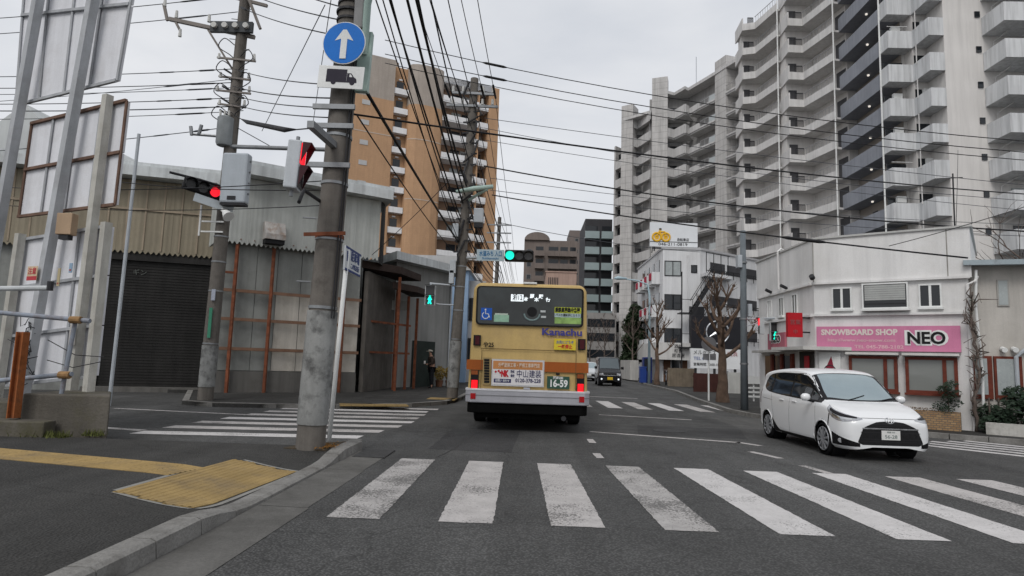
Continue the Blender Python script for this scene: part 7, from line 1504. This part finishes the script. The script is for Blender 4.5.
# ---- black boxy light van further down, and the pale car behind it
kv = thing('light_van', (5.25, 42.0, 0), 'small black boxy van with yellow number plate coming towards us', 'car', rz=R(-92))
CARK = mat('black_car_paint', (.010, .010, .012), .25, .03, 2, 0, fine=0, coat=.5)
spec2 = dict(x=(-1.70, 1.70), zc=.6, front=.22, rear=.16, fp=.30, rp=.22, wx=(1.22, -1.2), wr=.28, ar=.315, ai=.42, ao=.68, top=[(-1.7, 1.70), (-1.5, 1.80), (-.6, 1.84), (.4, 1.82), (.75, 1.74), (1.0, 1.42), (1.2, 1.12), (1.35, 1.0), (1.55, .92), (1.7, .84)], wid=[(-1.7, .72), (-1.4, .737), (1.3, .737), (1.7, .70)], belt=[(-1.7, 1.05), (1.0, 1.0), (1.7, .8)], roofw=[(-1.7, .86), (.6, .86), (1.3, .88), (1.7, .85)], sill=[(-1.7, .24), (1.7, .22)])
hit, patch = make_shell(spec2, kv, CARK, .5); Xk = WM[kv.name]
patch('windscreen', WSD, lambda u, v: down(lerp(1.22, .76, v), (2*u-1)*lerp(.62, .56, v)), 14, 10, None, .006)
for s in (1, -1):
    for x0, x1 in ((.2, 1.0), (-.72, .1), (-1.5, -.82)): patch('side_window', SGL, lambda u, v, x0=x0, x1=x1: side(lerp(x0, x1-(.3*v if x1 > .5 else 0), u), lerp(1.08, 1.58, v), s), 8, 6, None, .006)
    patch('headlight', HL, lambda u, v: front(s*lerp(.42, .66, u), lerp(.66, .80, v)), 6, 4, None, .006)
    MB(Xk).box(.92, 1.02, min(s*.74, s*.92), max(s*.74, s*.92), 1.05, 1.22).build('mirror', CARK, kv, bevel=.02); p = hit(*front(s*.52, .44)); MB(Xk).tube([p, p+Vector((.02, 0, 0))], .055, 10).build('fog_lamp', LED, kv)
    for x in (1.22, -1.2): wheel(kv, x, s*.65, .28, .15, 6)
patch('grille', GRL, lambda u, v: front((2*u-1)*.40, lerp(.70, .80, v)), 10, 3, None, .006); patch('grille_bar', CHROME, lambda u, v: front((2*u-1)*.42, lerp(.66, .695, v)), 10, 1, None, .008); patch('lower_grille', GRL, lambda u, v: front((2*u-1)*.5, lerp(.30, .40, v)), 10, 3, None, .006)
p = hit(*front(0, .48)); MB(Xk).box(p.x-.01, p.x+.015, -.165, .165, .40, .565).build('number_plate', mat('plate_yellow', (.62, .42, .03), .5), kv); MB(Xk).box(-1.5, 1.45, -.55, .55, .18, .3).build('floor_pan', UNDER, kv)
pc = thing('car', (4.9, 52, 0), 'pale silver car half hidden behind the bus', 'car', rz=R(-92))
spec3 = dict(spec2); spec3.update(x=(-2.0, 2.0), wx=(1.25, -1.3), wr=.30, ar=.34, ao=.76, top=[(-2.0, 1.0), (-1.7, 1.25), (-1.2, 1.45), (-.3, 1.50), (.3, 1.45), (.8, 1.2), (1.15, .98), (1.6, .88), (2.0, .75)], wid=[(-2, .78), (-1.5, .84), (1.4, .84), (2.0, .76)], belt=[(-2, .98), (1, .92), (2, .7)], roofw=[(-2, .8), (0, .74), (1.2, .8), (2, .8)], front=.35, rear=.35, zc=.5)
hit, patch = make_shell(spec3, pc, mat('silver_car_paint', (.50, .52, .54), .3, 0, 2, 0, fine=0, coat=.4), .45); Xp = WM[pc.name]
patch('windscreen', WSH, lambda u, v: down(lerp(1.12, .38, v), (2*u-1)*lerp(.64, .56, v)), 14, 10, None, .006)
for s in (1, -1):
    patch('side_window', SGL, lambda u, v: side(lerp(-1.2+.1*v, .85-.5*v, u), lerp(1.0, 1.34, v), s), 12, 6, None, .006); patch('headlight', HL, lambda u, v: front(s*lerp(.48, .70, u), lerp(.60, .72, v)), 6, 4, None, .006)
    for x in (1.25, -1.3): wheel(pc, x, s*.76, .30, .18, 6)
patch('grille', GRL, lambda u, v: front((2*u-1)*.45, lerp(.36, .55, v)), 10, 4, None, .006); p = hit(*front(0, .48)); MB(Xp).box(p.x-.01, p.x+.015, -.165, .165, .42, .58).build('number_plate', mat('plate_white', (0, 0, 0)), pc); MB(Xp).box(-1.7, 1.6, -.6, .6, .18, .3).build('floor_pan', UNDER, pc)
# ================================================================ OVERHEAD WIRES
WIRE = mat('wire_black', (.014, .014, .016), .6, .1, 3); WIREG = mat('wire_grey', (.07, .075, .085), .6, .1, 3)
def wire(a, b, r, sag, label, group, m=WIRE, n=14, sleeves=()):
    a = Vector(a); b = Vector(b); f = lambda t: a.lerp(b, t) - Vector((0, 0, 4*sag*t*(1-t)))
    mb = MB(); mb.tube([f(k/n) for k in range(n+1)], r, 5)
    for t0, t1, rr in sleeves: mb.tube([f(t0), f(t0+(t1-t0)*.15), f(t0+(t1-t0)*.85), f(t1)], [r, rr, rr, r], 6)
    return tag(mb.build('overhead_wire', m, smooth=True), label, 'wire', group)
ORD = ['first', 'second', 'third', 'fourth', 'fifth', 'sixth', 'seventh', 'eighth', 'ninth', 'tenth', 'eleventh', 'twelfth']
def run(pts, r, sags, label, group, m=WIRE, sleeve=None):
    mb = MB(); path = []
    for (a, b), sg in zip(zip(pts, pts[1:]), sags):
        a = Vector(a); b = Vector(b); path += [a.lerp(b, k/12)-Vector((0, 0, 4*sg*(k/12)*(1-k/12))) for k in range(12)]
    path.append(Vector(pts[-1])); mb.tube(path, r, 5)
    if sleeve: mb.tube(path[sleeve:sleeve+2], .04, 6)
    return tag(mb.build('overhead_wire', m, smooth=True), label, 'wire', group)
# along the left kerb: power lines on top, cable bundle below, pole to pole
for k, (x, xx, z) in enumerate(((-3.35, -2.95, 11.2), (-2.95, -2.55, 11.0), (-2.15, -1.75, 11.1), (-1.75, -1.35, 11.3))):
    run([(x, -14, z), (x, 8.9, z), (xx, 21.35, 10.45), (xx-.05, 45.9, 11.1), (xx-.1, 80, 11.4)], .012, (.35, .25, .35, .4), '%s thin power line from the left, strung high along the kerb' % ORD[k], 'power lines along the left kerb', sleeve=23)
for k, (x, z, x2, z2, r) in enumerate(((-2.9, 8.0, -2.55, 5.9, .014), (-2.75, 8.3, -2.45, 6.3, .022), (-2.6, 7.6, -2.5, 5.5, .013), (-2.45, 8.5, -2.35, 6.7, .03), (-2.35, 8.7, -2.25, 7.3, .032), (-2.2, 9.3, -2.2, 8.2, .018), (-2.5, 9.7, -2.0, 9.0, .014), (-2.3, 8.9, -2.3, 7.0, .024), (-2.62, 8.15, -2.42, 6.05, .018), (-2.1, 10.0, -1.9, 9.6, .014))):
    run([(x-.05, -14, z+.6), (x, 8.9, z), (x2, 21.4, z2), (x2+.1, 45.9, z2+.9), (x2+.2, 80, z2+1.2)], r, (.35, .12+.03*k, .5, .5), '%s %s black cable from the left in the bundle above the kerb' % (ORD[k], 'thick' if r > .02 else 'thin'), 'cable bundle along the left kerb')
for k in range(5): run([(-2.5+.16*k, 21.4, 5.2+.75*k), (-2.35+.18*k, 45.9, 6.0+.8*k), (-2.2+.18*k, 80, 6.3+.8*k)], .016, (.25, .4), '%s lowest cable running on from the pole by the bus' % ORD[k], 'cables beyond the pole by the bus')
run([along(A0, A1, 5.35)+Vector((.25, .1, 0)), (-2.45, 21.4, 5.35)], .028, (.05,), 'thick dark cable sloping from below the lorry plate to the pole by the bus', 'cable bundle along the left kerb'); run([along(A0, A1, 4.9)+Vector((.2, .1, 0)), (-2.6, 21.4, 5.0)], .012, (.1,), 'thin cable just under the thick one leaving the near pole', 'cable bundle along the left kerb')
# crossing the junction from the left poles to the right
G = 'wires crossing the junction'
for k, (xa, ya, Ya, xb, yb, Yb, r, sag) in enumerate(((385, 40, 21, 1075, 145, 19, .011, .50), (385, 54, 21, 1075, 156, 19, .011, .48), (385, 63, 21, 1075, 164, 19, .010, .46), (352, 114, 9.3, 1075, 197, 19, .0125, .18), (484, 118, 21.4, 1075, 190, 21, .008, .12), (484, 166, 21.4, 1075, 234, 19, .018, .35),
        (490, 190, 21.4, 1075, 238, 22, .008, .25), (492, 195, 21.4, 968, 258, 14.6, .016, .12), (497, 222, 22, 700, 252, 26, .008, .15), (484, 140, 21.4, 1075, 215, 21, .007, .2), (484, 128, 21.4, 1075, 204, 20, .007, .35), (490, 178, 21.4, 1075, 226, 20, .007, .3))):
    wire(at(xa, ya, Ya), at(xb, yb, Yb), r*1.3, sag, '%s wire from the top crossing the junction to the right, %s' % (ORD[(0, 1, 2, 4, 3, 7, 9, 10, 11, 6, 5, 8)[k]], 'thick and black' if r > .0122 else 'thin'), G+' (thick)' if r > .012 else G, WIRE if r > .009 else WIREG, sleeves=((.70, .78, .045),) if k == 7 else (((.16, .20, .045),) if k in (0, 1) else ()))
wire(at(889, 246, 15.3), at(1075, 190, 14), .009, .05, 'thin wire rising from the shop corner to the right edge', 'service wires')
wire((10.95, 16.5, 4.95), at(958, 150, 30), .009, .1, 'thin aerial lead rising behind the shop roof', 'service wires')
# from the pole before the warehouse to the left and across to the near pole
G = 'wires left of the crossarm pole'
for k, (z, zl, r) in enumerate(((9.30, 9.6, .012), (8.9, 9.3, .012), (8.75, 9.05, .01), (8.45, 8.75, .012), (8.2, 8.6, .016), (8.05, 8.2, .01), (7.6, 6.5, .012), (11.5, 11.0, .012), (11.0, 10.5, .012), (12.3, 12.3, .012), (9.0, 8.2, .009))):
    wire((-8.5, 17.0, z), (-26, 19, zl+.3), r, .25, '%s wire from the top running left off the crossarm pole' % ORD[(3, 5, 6, 7, 8, 9, 10, 1, 2, 0, 4)[k]], G, WIRE if k % 2 else WIREG, sleeves=((.02+.004*k, .07+.005*k, .024),) if k % 3 else ((.03, .06, .028), (.10, .13, .02)))
G = 'wires between the crossarm pole and the near pole'; 
for k, (z, za, r) in enumerate(((12.2, 6.55, .011), (11.6, 6.35, .011), (11.1, 6.1, .011), (9.25, 5.35, .01), (8.75, 5.15, .012), (8.5, 5.0, .010), (8.25, 4.85, .010))):
    wire((-8.4, 16.9, z), along(A0, A1, za)+Vector((-.1, .1, 0)), r, .08, '%s wire from the top between the crossarm pole and the near pole' % ORD[k], G, sleeves=((.02, .12, .035),) if k < 3 else ((.05+.02*k, .09+.02*k, .03),))
wire((-8.4, 16.9, 8.0), along(A0, A1, 4.75)+Vector((-.15, .1, 0)), .012, .25, 'cable with thick black splice hanging between the left poles', G, sleeves=((.18, .78, .05),))
wire(at(325, 5, 9.2), at(262, 131, 15), .008, .0, 'slanting stay wire behind the round blue sign', 'stay wires', WIREG); wire(at(331, 0, 9.2), at(312, 130, 15), .007, .0, 'near vertical stay wire left of the round blue sign', 'stay wires', WIREG)
# low service drops across the warehouse front
for k, (a, b, r) in enumerate((((0, 187, 13), (335, 180, 9.2), .008), ((90, 178, 15), (330, 190, 10), .009), ((0, 205, 13), (330, 205, 10), .007))): wire(at(*a), at(*b), r, .1, '%s low service wire from the top crossing before the warehouse roof' % ORD[k], 'service wires before the warehouse')
wire(at(372, 255, 22), at(450, 180, 21.5), .012, .05, 'service wire rising from the warehouse corner to the far pole', 'service wires')
